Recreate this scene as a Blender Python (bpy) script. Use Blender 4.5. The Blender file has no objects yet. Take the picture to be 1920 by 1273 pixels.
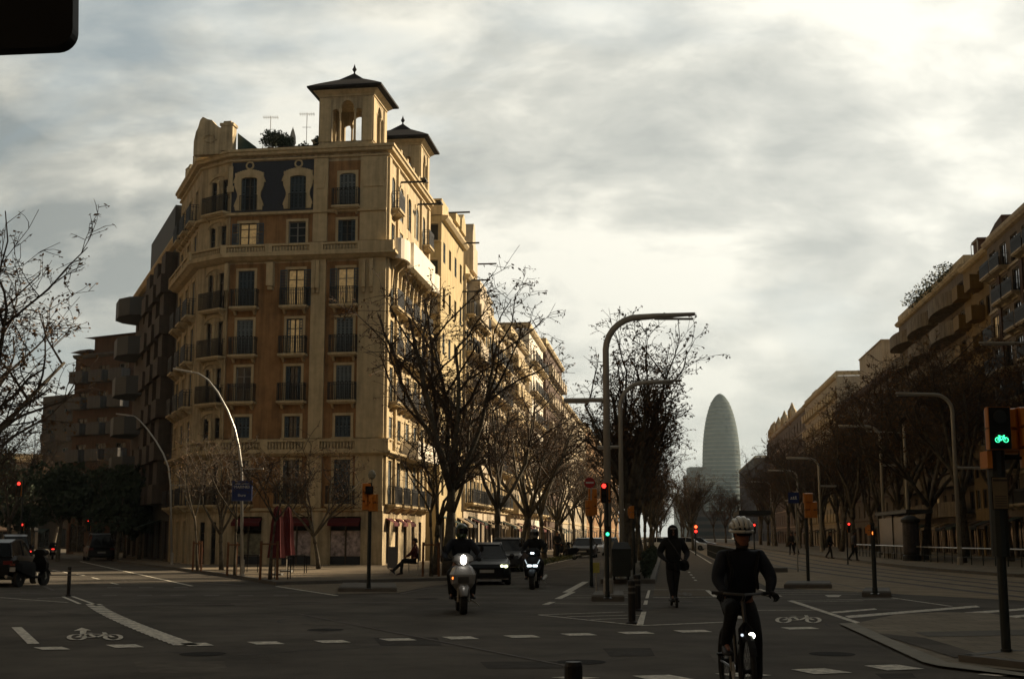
import bpy, math, random
from mathutils import Vector, Matrix
R = math.radians
V = Vector
scene = bpy.context.scene
col = scene.collection

# ------------------------------------------------------------ camera
H0 = 1.62
FL = 2400.0                      # focal length in photo pixels (1920 wide)
TH = math.atan(368.5 / FL)
cd = bpy.data.cameras.new('camera'); cam = bpy.data.objects.new('camera', cd); col.objects.link(cam)
cd.lens = 45.0; cd.sensor_width = 36.0; cd.clip_start = 0.1; cd.clip_end = 9000
cam.location = (0, 0, H0); cam.rotation_euler = (R(90) + TH, 0, 0)
scene.camera = cam

# ------------------------------------------------------------ sky, sun, exposure
SUN_AZ, SUN_EL = R(60), R(27)     # azimuth clockwise from the view direction (+Y)
W = bpy.data.worlds.new('World'); scene.world = W; W.use_nodes = True
nt = W.node_tree; nt.nodes.clear()
def N(t, **kw):
    n = nt.nodes.new(t)
    for k, v in kw.items(): setattr(n, k, v)
    return n
def Lk(a, b): nt.links.new(a, b)
def wmath(op, a, b=None, c=None, clamp=False):
    n = N('ShaderNodeMath', operation=op); n.use_clamp = clamp
    for i, x in enumerate((a, b, c)):
        if x is None: continue
        if isinstance(x, (int, float)): n.inputs[i].default_value = x
        else: Lk(x, n.inputs[i])
    return n.outputs[0]
def wmix(f, a, b, mode='MIX'):
    n = N('ShaderNodeMix', data_type='RGBA', blend_type=mode)
    for i, x in ((0, f), (6, a), (7, b)):
        if isinstance(x, (int, float)): n.inputs[i].default_value = x
        elif isinstance(x, tuple): n.inputs[i].default_value = (*x, 1)
        else: Lk(x, n.inputs[i])
    return n.outputs[2]
tc = N('ShaderNodeTexCoord'); sx = N('ShaderNodeSeparateXYZ'); Lk(tc.outputs['Generated'], sx.inputs[0])
zc = wmath('MAXIMUM', sx.outputs[2], 0.0)
den = wmath('ADD', zc, 0.55)
cx = wmath('DIVIDE', sx.outputs[0], den); cy = wmath('DIVIDE', sx.outputs[1], den)
cv = N('ShaderNodeCombineXYZ'); Lk(cx, cv.inputs[0]); Lk(wmath('MULTIPLY', cy, 1.5), cv.inputs[1]); Lk(wmath('MULTIPLY', zc, 1.2), cv.inputs[2])
def noise(scale, det, rough, off, dist=0.0):
    mp = N('ShaderNodeMapping'); mp.inputs['Location'].default_value = off; Lk(cv.outputs[0], mp.inputs[0])
    n = N('ShaderNodeTexNoise'); n.inputs['Scale'].default_value = scale; n.inputs['Detail'].default_value = det
    n.inputs['Roughness'].default_value = rough; n.inputs['Distortion'].default_value = dist
    Lk(mp.outputs[0], n.inputs['Vector']); return n.outputs[0]
n1 = noise(2.9, 9, 0.54, (3.1, 0.4, 0), 0.2)
n2 = noise(8.0, 9, 0.58, (7.7, 2.2, 0), 0.25)
n3 = noise(2.0, 5, 0.55, (1.2, 5.2, 0), .3)
def ramp(fac, stops):
    n = N('ShaderNodeValToRGB'); Lk(fac, n.inputs[0]); e = n.color_ramp.elements
    while len(e) < len(stops): e.new(0.5)
    for i, (p, c) in enumerate(stops): e[i].position = p; e[i].color = (*c, 1) if isinstance(c, tuple) else (c, c, c, 1)
    return n.outputs[0]
sky = N('ShaderNodeTexSky', sky_type='NISHITA'); sky.sun_disc = False; sky.sun_elevation = SUN_EL; sky.sun_rotation = SUN_AZ
sky.air_density = 1.2; sky.dust_density = 2.0
az = wmath('ARCTAN2', sx.outputs[0], sx.outputs[1])          # radians, + to the right
elv = wmath('ARCSINE', sx.outputs[2])
# the sun stands behind the cloud to the right: cloud brightness rises that way
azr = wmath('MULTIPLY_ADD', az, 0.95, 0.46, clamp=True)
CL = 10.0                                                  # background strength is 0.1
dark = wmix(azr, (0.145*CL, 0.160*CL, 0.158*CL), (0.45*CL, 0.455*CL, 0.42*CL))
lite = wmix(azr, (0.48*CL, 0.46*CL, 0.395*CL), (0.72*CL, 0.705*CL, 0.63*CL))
cover = wmath('ADD', wmath('MULTIPLY', n1, 0.68), wmath('MULTIPLY', n2, 0.32))
cl = wmix(ramp(cover, [(0.42, 0.0), (0.50, 0.40), (0.575, 1.0)]), dark, lite)
hole = ramp(n3, [(0.40, 1.0), (0.50, 0.0)])
blue = wmix(0.35, (0.14*CL, 0.20*CL, 0.225*CL), sky.outputs[0])
cl = wmix(wmath('MULTIPLY', hole, 0.4), cl, wmix(azr, blue, (0.50*CL, 0.52*CL, 0.50*CL)))
hz = ramp(wmath('MULTIPLY', elv, 2.2), [(0.0, 0.75), (0.22, 0.4), (0.5, 0.0)])
cl = wmix(hz, cl, wmix(azr, (0.19*CL, 0.215*CL, 0.22*CL), (0.56*CL, 0.555*CL, 0.49*CL)))
# unseen sky dimmed overhead, left and behind, so road and facades stay dark
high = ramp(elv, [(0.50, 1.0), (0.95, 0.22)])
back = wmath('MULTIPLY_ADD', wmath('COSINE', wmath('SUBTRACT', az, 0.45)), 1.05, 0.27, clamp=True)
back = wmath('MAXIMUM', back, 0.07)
back = wmath('MAXIMUM', back, wmath('MULTIPLY_ADD', wmath('COSINE', wmath('SUBTRACT', az, 2.5)), 1.3, -.62, clamp=True))  # lobe added in the unseen sky behind right to light the front facade
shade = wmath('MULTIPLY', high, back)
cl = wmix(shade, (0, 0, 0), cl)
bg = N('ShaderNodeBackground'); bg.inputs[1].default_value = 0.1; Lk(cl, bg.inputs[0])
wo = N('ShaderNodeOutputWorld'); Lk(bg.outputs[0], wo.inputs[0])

sl = bpy.data.lights.new('sun', 'SUN'); sl.energy = 5.0; sl.angle = R(2.5); sl.color = (1.0, 0.79, 0.52)
so = bpy.data.objects.new('sun', sl); col.objects.link(so); so.location = (60, 20, 60)
sd = V((math.sin(SUN_AZ)*math.cos(SUN_EL), math.cos(SUN_AZ)*math.cos(SUN_EL), math.sin(SUN_EL)))
so.rotation_euler = sd.to_track_quat('Z', 'Y').to_euler()
vs = scene.view_settings
vs.view_transform = 'Standard'; vs.look = 'None'; vs.exposure = 0.8; vs.gamma = 1.0; vs.use_curve_mapping = False
scene.cycles.max_bounces = 5; scene.cycles.diffuse_bounces = 3; scene.cycles.volume_bounces = 0
scene.cycles.transparent_max_bounces = 6

# ------------------------------------------------------------ picture <-> world
CT, ST = math.cos(TH), math.sin(TH)
def at(px, py, D):
    u = (px-960)/FL; v = (636.5-py)/FL
    dy = CT - v*ST; k = D/dy
    return V((u*k, D, H0 + (ST + v*CT)*k))
def gnd(px, py, z=0.0):
    u = (px-960)/FL; v = (636.5-py)/FL
    k = (z-H0)/(ST + v*CT)
    return V((u*k, (CT - v*ST)*k, z))
AZ = math.atan(290/FL/1.0117)
AD = V((math.sin(AZ), math.cos(AZ), 0)); AR = V((math.cos(AZ), -math.sin(AZ), 0))
def AV(lat, al, z=0.0): return AD*al + AR*lat + V((0, 0, z))
EZ = math.atan(-1010/FL/1.0117)
ED = V((math.sin(EZ), math.cos(EZ), 0)); ER = V((math.cos(EZ), -math.sin(EZ), 0))
ZZ = V((0, 0, 1))

# ------------------------------------------------------------ materials
MATS = {}
def mat(name, color, rough=0.8, metal=0.0, var=0.12, vscale=3.0, bump=0.0, bscale=30.0, streak=0.0, spec=0.5, emit=None, estr=0.0, coat=0.0, detail=6, brick=None):
    if name in MATS: return MATS[name]
    m = bpy.data.materials.new(name); m.use_nodes = True; t = m.node_tree
    b = t.nodes['Principled BSDF']
    b.inputs['Roughness'].default_value = rough; b.inputs['Metallic'].default_value = metal
    b.inputs['Specular IOR Level'].default_value = spec; b.inputs['Coat Weight'].default_value = coat
    tcn = t.nodes.new('ShaderNodeTexCoord')
    col_out = None
    if var > 0:
        nz = t.nodes.new('ShaderNodeTexNoise'); nz.inputs['Scale'].default_value = vscale; nz.inputs['Detail'].default_value = detail
        nz.inputs['Roughness'].default_value = 0.65
        t.links.new(tcn.outputs['Object'], nz.inputs['Vector'])
        mr = t.nodes.new('ShaderNodeMapRange'); mr.inputs[1].default_value = 0.3; mr.inputs[2].default_value = 0.7
        mr.inputs[3].default_value = 1-var; mr.inputs[4].default_value = 1+var
        t.links.new(nz.outputs[0], mr.inputs[0])
        val = mr.outputs[0]
        if streak > 0:
            mp = t.nodes.new('ShaderNodeMapping'); mp.inputs['Scale'].default_value = (2.2, 2.2, 0.16)
            t.links.new(tcn.outputs['Object'], mp.inputs[0])
            n2_ = t.nodes.new('ShaderNodeTexNoise'); n2_.inputs['Scale'].default_value = 2.0; n2_.inputs['Detail'].default_value = 7
            t.links.new(mp.outputs[0], n2_.inputs['Vector'])
            m2 = t.nodes.new('ShaderNodeMapRange'); m2.inputs[1].default_value = 0.42; m2.inputs[2].default_value = 0.7
            m2.inputs[3].default_value = 1.0; m2.inputs[4].default_value = 1-streak
            t.links.new(n2_.outputs[0], m2.inputs[0])
            mm = t.nodes.new('ShaderNodeMath'); mm.operation = 'MULTIPLY'; t.links.new(val, mm.inputs[0]); t.links.new(m2.outputs[0], mm.inputs[1]); val = mm.outputs[0]
        vm = t.nodes.new('ShaderNodeVectorMath'); vm.operation = 'SCALE'; vm.inputs[0].default_value = color
        t.links.new(val, vm.inputs['Scale']); col_out = vm.outputs[0]
        if brick:
            bk = t.nodes.new('ShaderNodeTexBrick'); bk.inputs['Scale'].default_value = 1.0
            bk.inputs['Brick Width'].default_value = brick[0]; bk.inputs['Row Height'].default_value = brick[1]; bk.inputs['Mortar Size'].default_value = brick[2]
            bk.inputs['Color1'].default_value = (1, 1, 1, 1); bk.inputs['Color2'].default_value = (.86, .86, .86, 1); bk.inputs['Mortar'].default_value = (*brick[3], 1)
            mp2 = t.nodes.new('ShaderNodeMapping'); t.links.new(tcn.outputs['Object'], mp2.inputs[0])
            if len(brick) > 4: mp2.inputs['Rotation'].default_value = brick[4]
            t.links.new(mp2.outputs[0], bk.inputs['Vector'])
            mx = t.nodes.new('ShaderNodeVectorMath'); mx.operation = 'MULTIPLY'
            t.links.new(col_out, mx.inputs[0]); t.links.new(bk.outputs[0], mx.inputs[1]); col_out = mx.outputs[0]
        t.links.new(col_out, b.inputs['Base Color'])
    else:
        b.inputs['Base Color'].default_value = (*color, 1)
    if bump > 0:
        nb = t.nodes.new('ShaderNodeTexNoise'); nb.inputs['Scale'].default_value = bscale; nb.inputs['Detail'].default_value = 4
        t.links.new(tcn.outputs['Object'], nb.inputs['Vector'])
        bp = t.nodes.new('ShaderNodeBump'); bp.inputs['Strength'].default_value = bump; bp.inputs['Distance'].default_value = 0.02
        t.links.new(nb.outputs[0], bp.inputs['Height']); t.links.new(bp.outputs[0], b.inputs['Normal'])
    if emit:
        b.inputs['Emission Color'].default_value = (*emit, 1); b.inputs['Emission Strength'].default_value = estr
    MATS[name] = m; return m
cream = mat('cream_stone', (.51, .415, .265), .9, var=.24, vscale=1.3, streak=.5, bump=.35)
ochre = mat('ochre_render', (.31, .17, .07), .9, var=.25, vscale=1.6, streak=.45, bump=.25)
trimm = mat('stone_trim', (.54, .43, .26), .9, var=.14, vscale=2.5, streak=.25, bump=.2)
whitec = mat('white_render', (.80, .74, .64), .85, var=.06, vscale=1.0, streak=.12)
navy = mat('navy_tile_panel', (.018, .024, .042), .45, var=.3, vscale=8)
slate = mat('roof_slate', (.020, .018, .020), .8, spec=.2, var=.3, vscale=6)
glass = mat('window_glass', (.015, .018, .022), .06, var=0, spec=.6)
glassd = mat('dim_glass', (.014, .016, .018), .3, spec=.25, var=.4, vscale=2)
lit = mat('warm_window', (.42, .29, .12), .5, var=.7, vscale=3.2, emit=(1.0, .66, .28), estr=.07)  # warm mottled pane with weak emission
shut = mat('blue_grey_shutter', (.06, .085, .105), .7, var=.18, vscale=4)
shutl = mat('pale_shutter', (.15, .175, .185), .7, var=.15, vscale=4)
wood = mat('dark_wood_frame', (.07, .055, .04), .7, var=.2)
framew = mat('pale_frame', (.22, .21, .19), .7, var=.1)
iron = mat('black_iron', (.014, .015, .017), .55, var=.1)
redc = mat('red_awning_fabric', (.09, .010, .012), .9, var=.15, vscale=6)
darkc = mat('dark_interior', (.012, .012, .012), .9, var=0)
yellowr = mat('yellow_render', (.50, .40, .22), .9, var=.12, vscale=.8, streak=.3, bump=.2)
beige = mat('beige_render', (.44, .37, .27), .9, var=.14, vscale=1.0, streak=.3)
paleb = mat('pale_plaster', (.54, .46, .35), .9, var=.14, vscale=1.0, streak=.3)
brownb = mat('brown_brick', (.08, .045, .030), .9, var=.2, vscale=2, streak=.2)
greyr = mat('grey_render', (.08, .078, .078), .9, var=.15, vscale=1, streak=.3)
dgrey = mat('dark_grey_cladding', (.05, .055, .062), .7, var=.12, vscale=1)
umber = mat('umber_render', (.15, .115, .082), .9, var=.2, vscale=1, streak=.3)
mustard = mat('mustard_render', (.20, .13, .045), .9, var=.15, vscale=1, streak=.2)
steel = mat('galvanised_steel', (.42, .39, .34), .5, metal=.15, var=.08)
dgreen = mat('dark_green_pole_paint', (.015, .022, .022), .4, var=.1)
orange = mat('signal_orange', (.60, .20, .02), .5, var=.08)
blackp = mat('black_plastic', (.012, .012, .013), .6, spec=.2, var=.1)
rubber = mat('tyre_rubber', (.018, .018, .018), .85, var=.1)
bark = mat('plane_bark', (.105, .09, .066), .95, var=.6, vscale=3.5, bump=.5)
twigm = mat('twig_bark', (.070, .052, .038), .95, var=.3, vscale=4)
leafm = mat('withered_leaf', (.14, .078, .035), .9, var=.4, vscale=.7)
greenm = mat('evergreen_leaf', (.030, .045, .022), .85, var=.4, vscale=1.2)
woodst = mat('wooden_stake', (.16, .07, .03), .85, var=.25, vscale=6)
GLOW = {}
def glow(name, c, s):
    return mat(name, tuple(min(1, x*.5) for x in c), .4, var=0, emit=c, estr=s)
gred = glow('red_lamp', (1, .03, .02), 2.2); ggreen = glow('green_lamp', (.05, 1, .38), 1.6)
gwhite = glow('white_headlamp', (1, .93, .80), 7.0); gcool = glow('cool_led_lamp', (.8, .95, 1), 4.0); gyel = glow('yellow_led_lamp', (.95, 1, .55), 5.0); gorange = glow('orange_lamp', (1, .2, .03), 2.0)

# ------------------------------------------------------------ mesh building
ORG = {}
def link(o): col.objects.link(o); return o
class MB:
    def __init__(s): s.v = []; s.f = []
    def add(s, vs_, fs):
        n = len(s.v); s.v.extend(V(p) for p in vs_); s.f.extend([tuple(i+n for i in f) for f in fs]); return s
    def quad(s, a, b, c, d): return s.add((a, b, c, d), ((0, 1, 2, 3),))
    def hexa(s, p):   # 8 points: bottom 4 ccw, top 4 ccw
        return s.add(p, ((0, 3, 2, 1), (4, 5, 6, 7), (0, 1, 5, 4), (1, 2, 6, 5), (2, 3, 7, 6), (3, 0, 4, 7)))
    def box(s, x0, x1, y0, y1, z0, z1):
        return s.hexa([(x0, y0, z0), (x1, y0, z0), (x1, y1, z0), (x0, y1, z0), (x0, y0, z1), (x1, y0, z1), (x1, y1, z1), (x0, y1, z1)])
    def fbox(s, fr, u0, u1, z0, z1, d0, d1):
        P = fr.P
        return s.hexa([P(u0, z0, d1), P(u1, z0, d1), P(u1, z0, d0), P(u0, z0, d0), P(u0, z1, d1), P(u1, z1, d1), P(u1, z1, d0), P(u0, z1, d0)])
    def tube(s, pts, rads, n=6, cap=True):
        pts = [V(p) for p in pts]
        if not isinstance(rads, (list, tuple)): rads = [rads]*len(pts)
        base = len(s.v); up = None
        for i, p in enumerate(pts):
            d = (pts[min(i+1, len(pts)-1)] - pts[max(i-1, 0)])
            d = d.normalized() if d.length > 1e-9 else V((0, 0, 1))
            if up is None: up = d.orthogonal().normalized()
            up = (up - d*up.dot(d)); up = up.normalized() if up.length > 1e-6 else d.orthogonal().normalized()
            w = d.cross(up)
            for k in range(n):
                a = 2*math.pi*k/n
                s.v.append(p + (up*math.cos(a) + w*math.sin(a))*rads[i])
        for i in range(len(pts)-1):
            for k in range(n):
                a = base+i*n+k; b = base+i*n+(k+1) % n
                s.f.append((a, b, b+n, a+n))
        if cap:
            s.f.append(tuple(base+k for k in reversed(range(n)))); s.f.append(tuple(base+(len(pts)-1)*n+k for k in range(n)))
        return s
    def lathe(s, c, prof, n=12, sx=1, sy=1, axis='z'):
        base = len(s.v); c = V(c)
        for r, z in prof:
            for k in range(n):
                a = 2*math.pi*k/n; x, y = r*math.cos(a)*sx, r*math.sin(a)*sy
                q = V((x, y, z)) if axis == 'z' else (V((z, x, y)) if axis == 'x' else V((y, z, x)))
                s.v.append(c+q)
        m = len(prof)
        for i in range(m-1):
            for k in range(n):
                a = base+i*n+k; b = base+i*n+(k+1) % n
                s.f.append((a, b, b+n, a+n))
        s.f.append(tuple(base+k for k in reversed(range(n)))); s.f.append(tuple(base+(m-1)*n+k for k in range(n)))
        return s
    def prism(s, poly, ext):
        poly = [V(p) for p in poly]; e = V(ext); n = len(poly)
        s.add(poly + [p+e for p in poly], [tuple(reversed(range(n))), tuple(range(n, 2*n))] + [(i, (i+1) % n, (i+1) % n+n, i+n) for i in range(n)])
        return s
    def loft(s, rings, cap=True, closed=True):
        base = len(s.v); n = len(rings[0])
        for r in rings: s.v.extend(V(p) for p in r)
        for i in range(len(rings)-1):
            for k in range(n if closed else n-1):
                a = base+i*n+k; b = base+i*n+(k+1) % n
                s.f.append((a, b, b+n, a+n))
        if cap:
            s.f.append(tuple(base+k for k in reversed(range(n)))); s.f.append(tuple(base+(len(rings)-1)*n+k for k in range(n)))
        return s
    def mesh(s, name, m, org=None, smooth=False):
        me = bpy.data.meshes.new(name)
        vv = [tuple(p-org) for p in s.v] if org is not None else [tuple(p) for p in s.v]
        me.from_pydata(vv, [], s.f); me.materials.append(m)
        if smooth: me.shade_smooth()
        return me
    def build(s, name, m, parent=None, w=False, smooth=False, loc=None):
        """w: vertices are in world coordinates; a top-level mesh gets its origin at loc"""
        if parent is not None:
            org = ORG.get(parent.name) if w else None
            o = bpy.data.objects.new(name, s.mesh(name, m, org, smooth)); link(o); o.parent = parent
            if w: ORG[o.name] = org
        else:
            L = V(loc) if loc is not None else (sum(s.v, V())/len(s.v) if s.v else V())
            if loc is None: L.z = min(p.z for p in s.v)
            o = bpy.data.objects.new(name, s.mesh(name, m, L, smooth)); link(o); o.location = L
            ORG[o.name] = L
        return o
class Fr:
    def __init__(s, O, t): s.O = V(O); s.t = V(t).normalized(); s.n = s.t.cross(ZZ); s.rz = math.atan2(s.t.y, s.t.x)
    def P(s, u, z, d=0.0): return s.O + s.t*u + s.n*d + ZZ*z
def thing(name, label, cat, loc=(0, 0, 0), rz=0.0, group=None):
    o = bpy.data.objects.new(name, None); link(o); o.empty_display_size = .3
    o.location = loc; o.rotation_euler = (0, 0, rz); o['label'] = label; o['category'] = cat
    if group: o['group'] = group
    ORG[o.name] = V(loc); return o
def tag(o, label, cat, group=None):
    o['label'] = label; o['category'] = cat
    if group: o['group'] = group
    return o
def struct(o, kind='structure'): o['kind'] = kind; return o
def copytree(o, parent=None):
    c = o.copy(); link(c)
    if parent is not None: c.parent = parent
    for ch in list(o.children): copytree(ch, c)
    return c
def dup(o, loc, rz, label, group=None, scale=None):
    c = copytree(o); c.location = loc; c.rotation_euler = (0, 0, rz); c['label'] = label
    if group: c['group'] = group
    if scale: c.scale = scale if isinstance(scale, (tuple, list)) else (scale,)*3
    ORG[c.name] = V(loc); return c

# ------------------------------------------------------------ ground
asph = mat('asphalt', (.112, .100, .084), .9, spec=.12, streak=.0, var=.5, vscale=.38, bump=.5, bscale=60, detail=10)
pave = mat('pavement_tiles', (.23, .19, .14), .9, spec=.15, var=.2, vscale=1.2, bump=.25, brick=(.4, .4, .012, (.6, .6, .6)))
pave2 = mat('pale_paving', (.28, .24, .18), .9, spec=.15, var=.25, vscale=.8, bump=.2, brick=(.6, .4, .014, (.6, .6, .6)))
kerbm = mat('kerb_stone', (.14, .13, .115), .85, var=.15)
kerbd = mat('kerb_face_dark', (.06, .055, .05), .9, var=.15)
trackm = mat('tram_bed_paving', (.34, .27, .18), .9, spec=.15, var=.25, vscale=.9, bump=.3, brick=(1.2, .3, .02, (.55, .55, .55), (0, 0, -AZ+R(90))))
railm = mat('tram_rail_steel', (.04, .028, .022), .8, metal=0, var=.1)
paint = mat('worn_road_paint', (.66, .62, .53), .85, var=.65, vscale=9, detail=10)
paintd = mat('faded_road_paint', (.135, .115, .10), .85, var=.4, vscale=3, detail=10)
def sheet(name, pix, z, m, world=False):
    pts = [V((p[0], p[1], z)) for p in pix] if world else [gnd(p[0], p[1], z) for p in pix]
    # always wound so that the face looks up
    a = sum(pts[i].x*pts[(i+1) % len(pts)].y - pts[(i+1) % len(pts)].x*pts[i].y for i in range(len(pts)))
    if a < 0: pts.reverse()
    b = MB(); b.add(pts, [tuple(range(len(pts)))]); return struct(b.build(name, m))
g = MB(); g.add([(-1900, -300, 0), (1900, -300, 0), (1900, 2600, 0), (-1900, 2600, 0)], [(0, 1, 2, 3)])
struct(g.build('ground', asph))

def slab(name, pts, h, m, kerb=True):
    """raised pavement of height h with a real kerb step"""
    P_ = [V((p.x, p.y, 0)) for p in pts]
    a = sum(P_[i].x*P_[(i+1) % len(P_)].y - P_[(i+1) % len(P_)].x*P_[i].y for i in range(len(P_)))
    if a < 0: P_.reverse()
    b = MB(); n = len(P_)
    b.add([p+ZZ*h for p in P_], [tuple(range(n))])
    o = struct(b.build(name, m, loc=(P_[0].x, P_[0].y, 0)))
    k = MB()
    for i in range(n):
        p, q = P_[i], P_[(i+1) % n]
        t = (q-p); 
        if t.length < .05: continue
        t.normalize(); nn = t.cross(ZZ)
        k.hexa([p+nn*.02-ZZ*.02, q+nn*.02-ZZ*.02, q-nn*.16-ZZ*.02, p-nn*.16-ZZ*.02, p+nn*.02+ZZ*(h+.004), q+nn*.02+ZZ*(h+.004), q-nn*.16+ZZ*(h+.004), p-nn*.16+ZZ*(h+.004)])
    struct(k.build('kerb', kerbm, loc=(P_[0].x, P_[0].y, 0)))
    return o
cor = [gnd(*p) for p in ((518, 1097), (440, 1083), (330, 1068), (262, 1060))]
cor += [cor[-1] + ED*60, cor[-1] + ED*60 + ER*14, AV(-15, 120), AV(-7.2, 200), AV(-7.2, 52)]
cor += [gnd(870, 1088)]
slab('pavement_corner', cor, .12, pave)
# flush dropped corner in front of the kerb
sheet('dropped_pavement', [(518, 1097.5), (620, 1113), (745, 1111), (800, 1100), (872, 1088.5), (700, 1080)], .012, pave)
rk = [AV(12.0, 520), AV(12.0, 74), AV(12.6, 62), AV(13.8, 54), AV(17, 48), AV(30, 44), AV(60, 44), AV(60, 520)]
slab('pavement_right', rk, .14, pave2)
slab('central_strip', [AV(-2.3, 45.5), AV(-.45, 45.5), AV(-.45, 420), AV(-2.3, 420)], .14, mat('strip_soil', (.05, .045, .03), .95, var=.4, vscale=2))
slab('tram_platform', [AV(3.6, 60), AV(5.4, 60), AV(5.4, 115), AV(3.6, 115)], .2, pave2)
sheet('tram_bed', [tuple(AV(3.2, 500))[:2], tuple(AV(3.2, 42.5))[:2], tuple(gnd(1500, 1104))[:2], tuple(gnd(1920, 1126))[:2], tuple(gnd(2150, 1130))[:2], tuple(AV(17, 46))[:2], tuple(AV(11.9, 64))[:2], tuple(AV(11.9, 500))[:2]], .006, trackm, True)
sheet('bike_lane', [tuple(AV(-.4, 300))[:2], tuple(AV(-.4, 36))[:2], tuple(AV(2.9, 36))[:2], tuple(AV(2.9, 300))[:2]], .004, mat('bike_lane_asphalt', (.135, .11, .078), .9, spec=.12, var=.2, vscale=1.2, bump=.4, bscale=60, detail=10), True)
# tram rails: two tracks, bending to the right as they enter the junction
tr = MB()
for off in (4.9+.9, 6.33+.9, 8.6, 10.03):
    pts = []
    for al in list(range(400, 80, -20)) + list(range(80, 30, -3)):
        bend = .0052*max(0, 82-al)**1.72
        pts.append(AV(off+bend, al, .012))
    for i in range(len(pts)-1):
        a, b = pts[i], pts[i+1]; t = (b-a).normalized(); nn = t.cross(ZZ)*.10
        tr.quad(a-nn, a+nn, b+nn, b-nn)
        nn2 = t.cross(ZZ)
        tr.quad(a+nn2*.19-nn*.5, a+nn2*.19+nn*.5, b+nn2*.19+nn*.5, b+nn2*.19-nn*.5)
struct(tr.build('tram_rails', railm))
# right front pavement island, flush with the road
sheet('pavement_near', [(1600, 1169), (1680, 1151), (1760, 1147), (1850, 1148), (1990, 1172), (2100, 1275), (1905, 1256), (1765, 1241)], .02, pave2)
sheet('asphalt_patch', [(1640, 1186), (1735, 1195), (1840, 1226), (1790, 1232)], .030, asph)
sheet('tactile_strip', [(1715, 1184.5), (1990, 1178), (2000, 1189), (1740, 1193)], .026, mat('tactile_paving', (.10, .09, .07), .9, var=.3, vscale=8))
sheet('pale_kerb_band', [(1573, 1168), (1602, 1167), (1668, 1196), (1775, 1240), (1930, 1262), (1930, 1268), (1760, 1247), (1730, 1240)], .034, mat('pale_kerb', (.25, .23, .18), .85, var=.18, vscale=2))
slab('kerb_island', [gnd(1800, 1242), gnd(1890, 1232), gnd(2100, 1236), gnd(2100, 1272), gnd(1930, 1258)], .10, pave2)

mk = MB(); mkd = MB()
def line(a, b, w0, w1=None, z=.010, B=None, horiz=False):
    """painted line between two picture points; w in metres"""
    B = B or mk; w1 = w1 or w0
    p, q = gnd(*a, z), gnd(*b, z); t = (q-p).normalized(); n = V((t.y, -t.x, 0))
    c = [p-n*w0/2, p+n*w0/2, q+n*w1/2, q-n*w1/2]
    if (c[1]-c[0]).cross(c[2]-c[0]).z < 0: c.reverse()
    B.quad(*c)
def pq(pts, z=.010, B=None):
    B = B or mk; c = [gnd(*p, z) for p in pts]
    if (c[1]-c[0]).cross(c[2]-c[0]).z < 0: c.reverse()
    B.add(c, [tuple(range(len(c)))])
for x0, x1, y0, y1 in ((62, 130, 1212, 1217.5), (198, 268, 1207.5, 1213.5), (335, 400, 1204.5, 1210.5), (463, 532, 1202, 1207.5), (588, 656, 1199.5, 1204.5), (710, 780, 1196, 1200.5), (828, 896, 1192.5, 1198), (943, 1012, 1190, 1195), (1050, 1118, 1186.5, 1191), (1157, 1226, 1183.5, 1188), (1262, 1334, 1180.5, 1185), (1463, 1535, 1175, 1179.3)):
    pq([(x0, y0+.6), (x0+18, y1), (x1+2, y1-1), (x1-14, y0-.4)])
for x0, x1, y0, y1 in ((1033, 1120, 1268, 1273), (1185, 1300, 1265, 1276), (1340, 1442, 1261, 1268), (1483, 1592, 1253, 1263), (1620, 1728, 1246, 1256), (1832, 1886, 1263, 1267)):
    pq([(x0, y0+1), (x0+44, y1), (x1+6, y1-3), (x1-46, y0-1)])
for i in range(24):
    f = i/23; g_ = f**1.25
    x = 160+g_*160; y = 1133+f*74; hw = 1.1+f*.7
    pq([(x, y-hw), (x+4, y+hw), (x+34+g_*20, y+hw-.2), (x+28+g_*18, y-hw-.2)])
line((31, 1175), (63, 1206), .17, .17)
line((118, 1118), (150, 1131.5), .09); line((136, 1117.5), (182, 1134), .09)
line((0, 1119.5), (128, 1129), .07); line((70, 1121), (118, 1119.5), .07)
line((150, 1052), (360, 1098), .12)
for x, y in ((98, 1068), (118, 1071.5), (144, 1075.5), (172, 1082), (208, 1092)): line((x, y), (x+14, y+3.2), .10)
for x in (190, 256, 318, 382, 446, 512): pq([(x, 1115), (x+2, 1117), (x+30, 1116.5), (x+28, 1114.5)], B=mkd)
for x in (200, 260, 325): pq([(x, 1100), (x+2, 1102), (x+28, 1101.6), (x+26, 1099.6)], B=mkd)
line((40, 1110), (80, 1113), .12, B=mkd); line((80, 1097), (100, 1106), .12, B=mkd)
line((180, 1135), (840, 1128), .16, B=mkd); line((560, 1150), (1060, 1247), .05, B=mkd)
line((430, 1083), (518, 1098.5), .07, B=mkd); line((518, 1098.6), (632, 1116), .12)
line((752, 1112.5), (850, 1092), .12, B=mkd); line((770, 1115), (800, 1114), .12, B=mkd)
line((380, 1093), (455, 1097), .3, B=mkd); line((395, 1090), (430, 1091.5), .3, B=mkd)
for x in (905, 950, 995, 1040): line((x, 1124), (x+22, 1123.6), .10, B=mkd)
for x in (898, 962, 1024): line((x, 1108), (x+34, 1107.6), .12, B=mkd)
line((962, 1083), (1100, 1054), .10, B=mkd); line((968, 1092.5), (1076, 1090), .14, B=mkd); line((965, 1070.8), (1106, 1040.4), .14)
line((880, 1129), (1020, 1128), .10, B=mkd)
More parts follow.
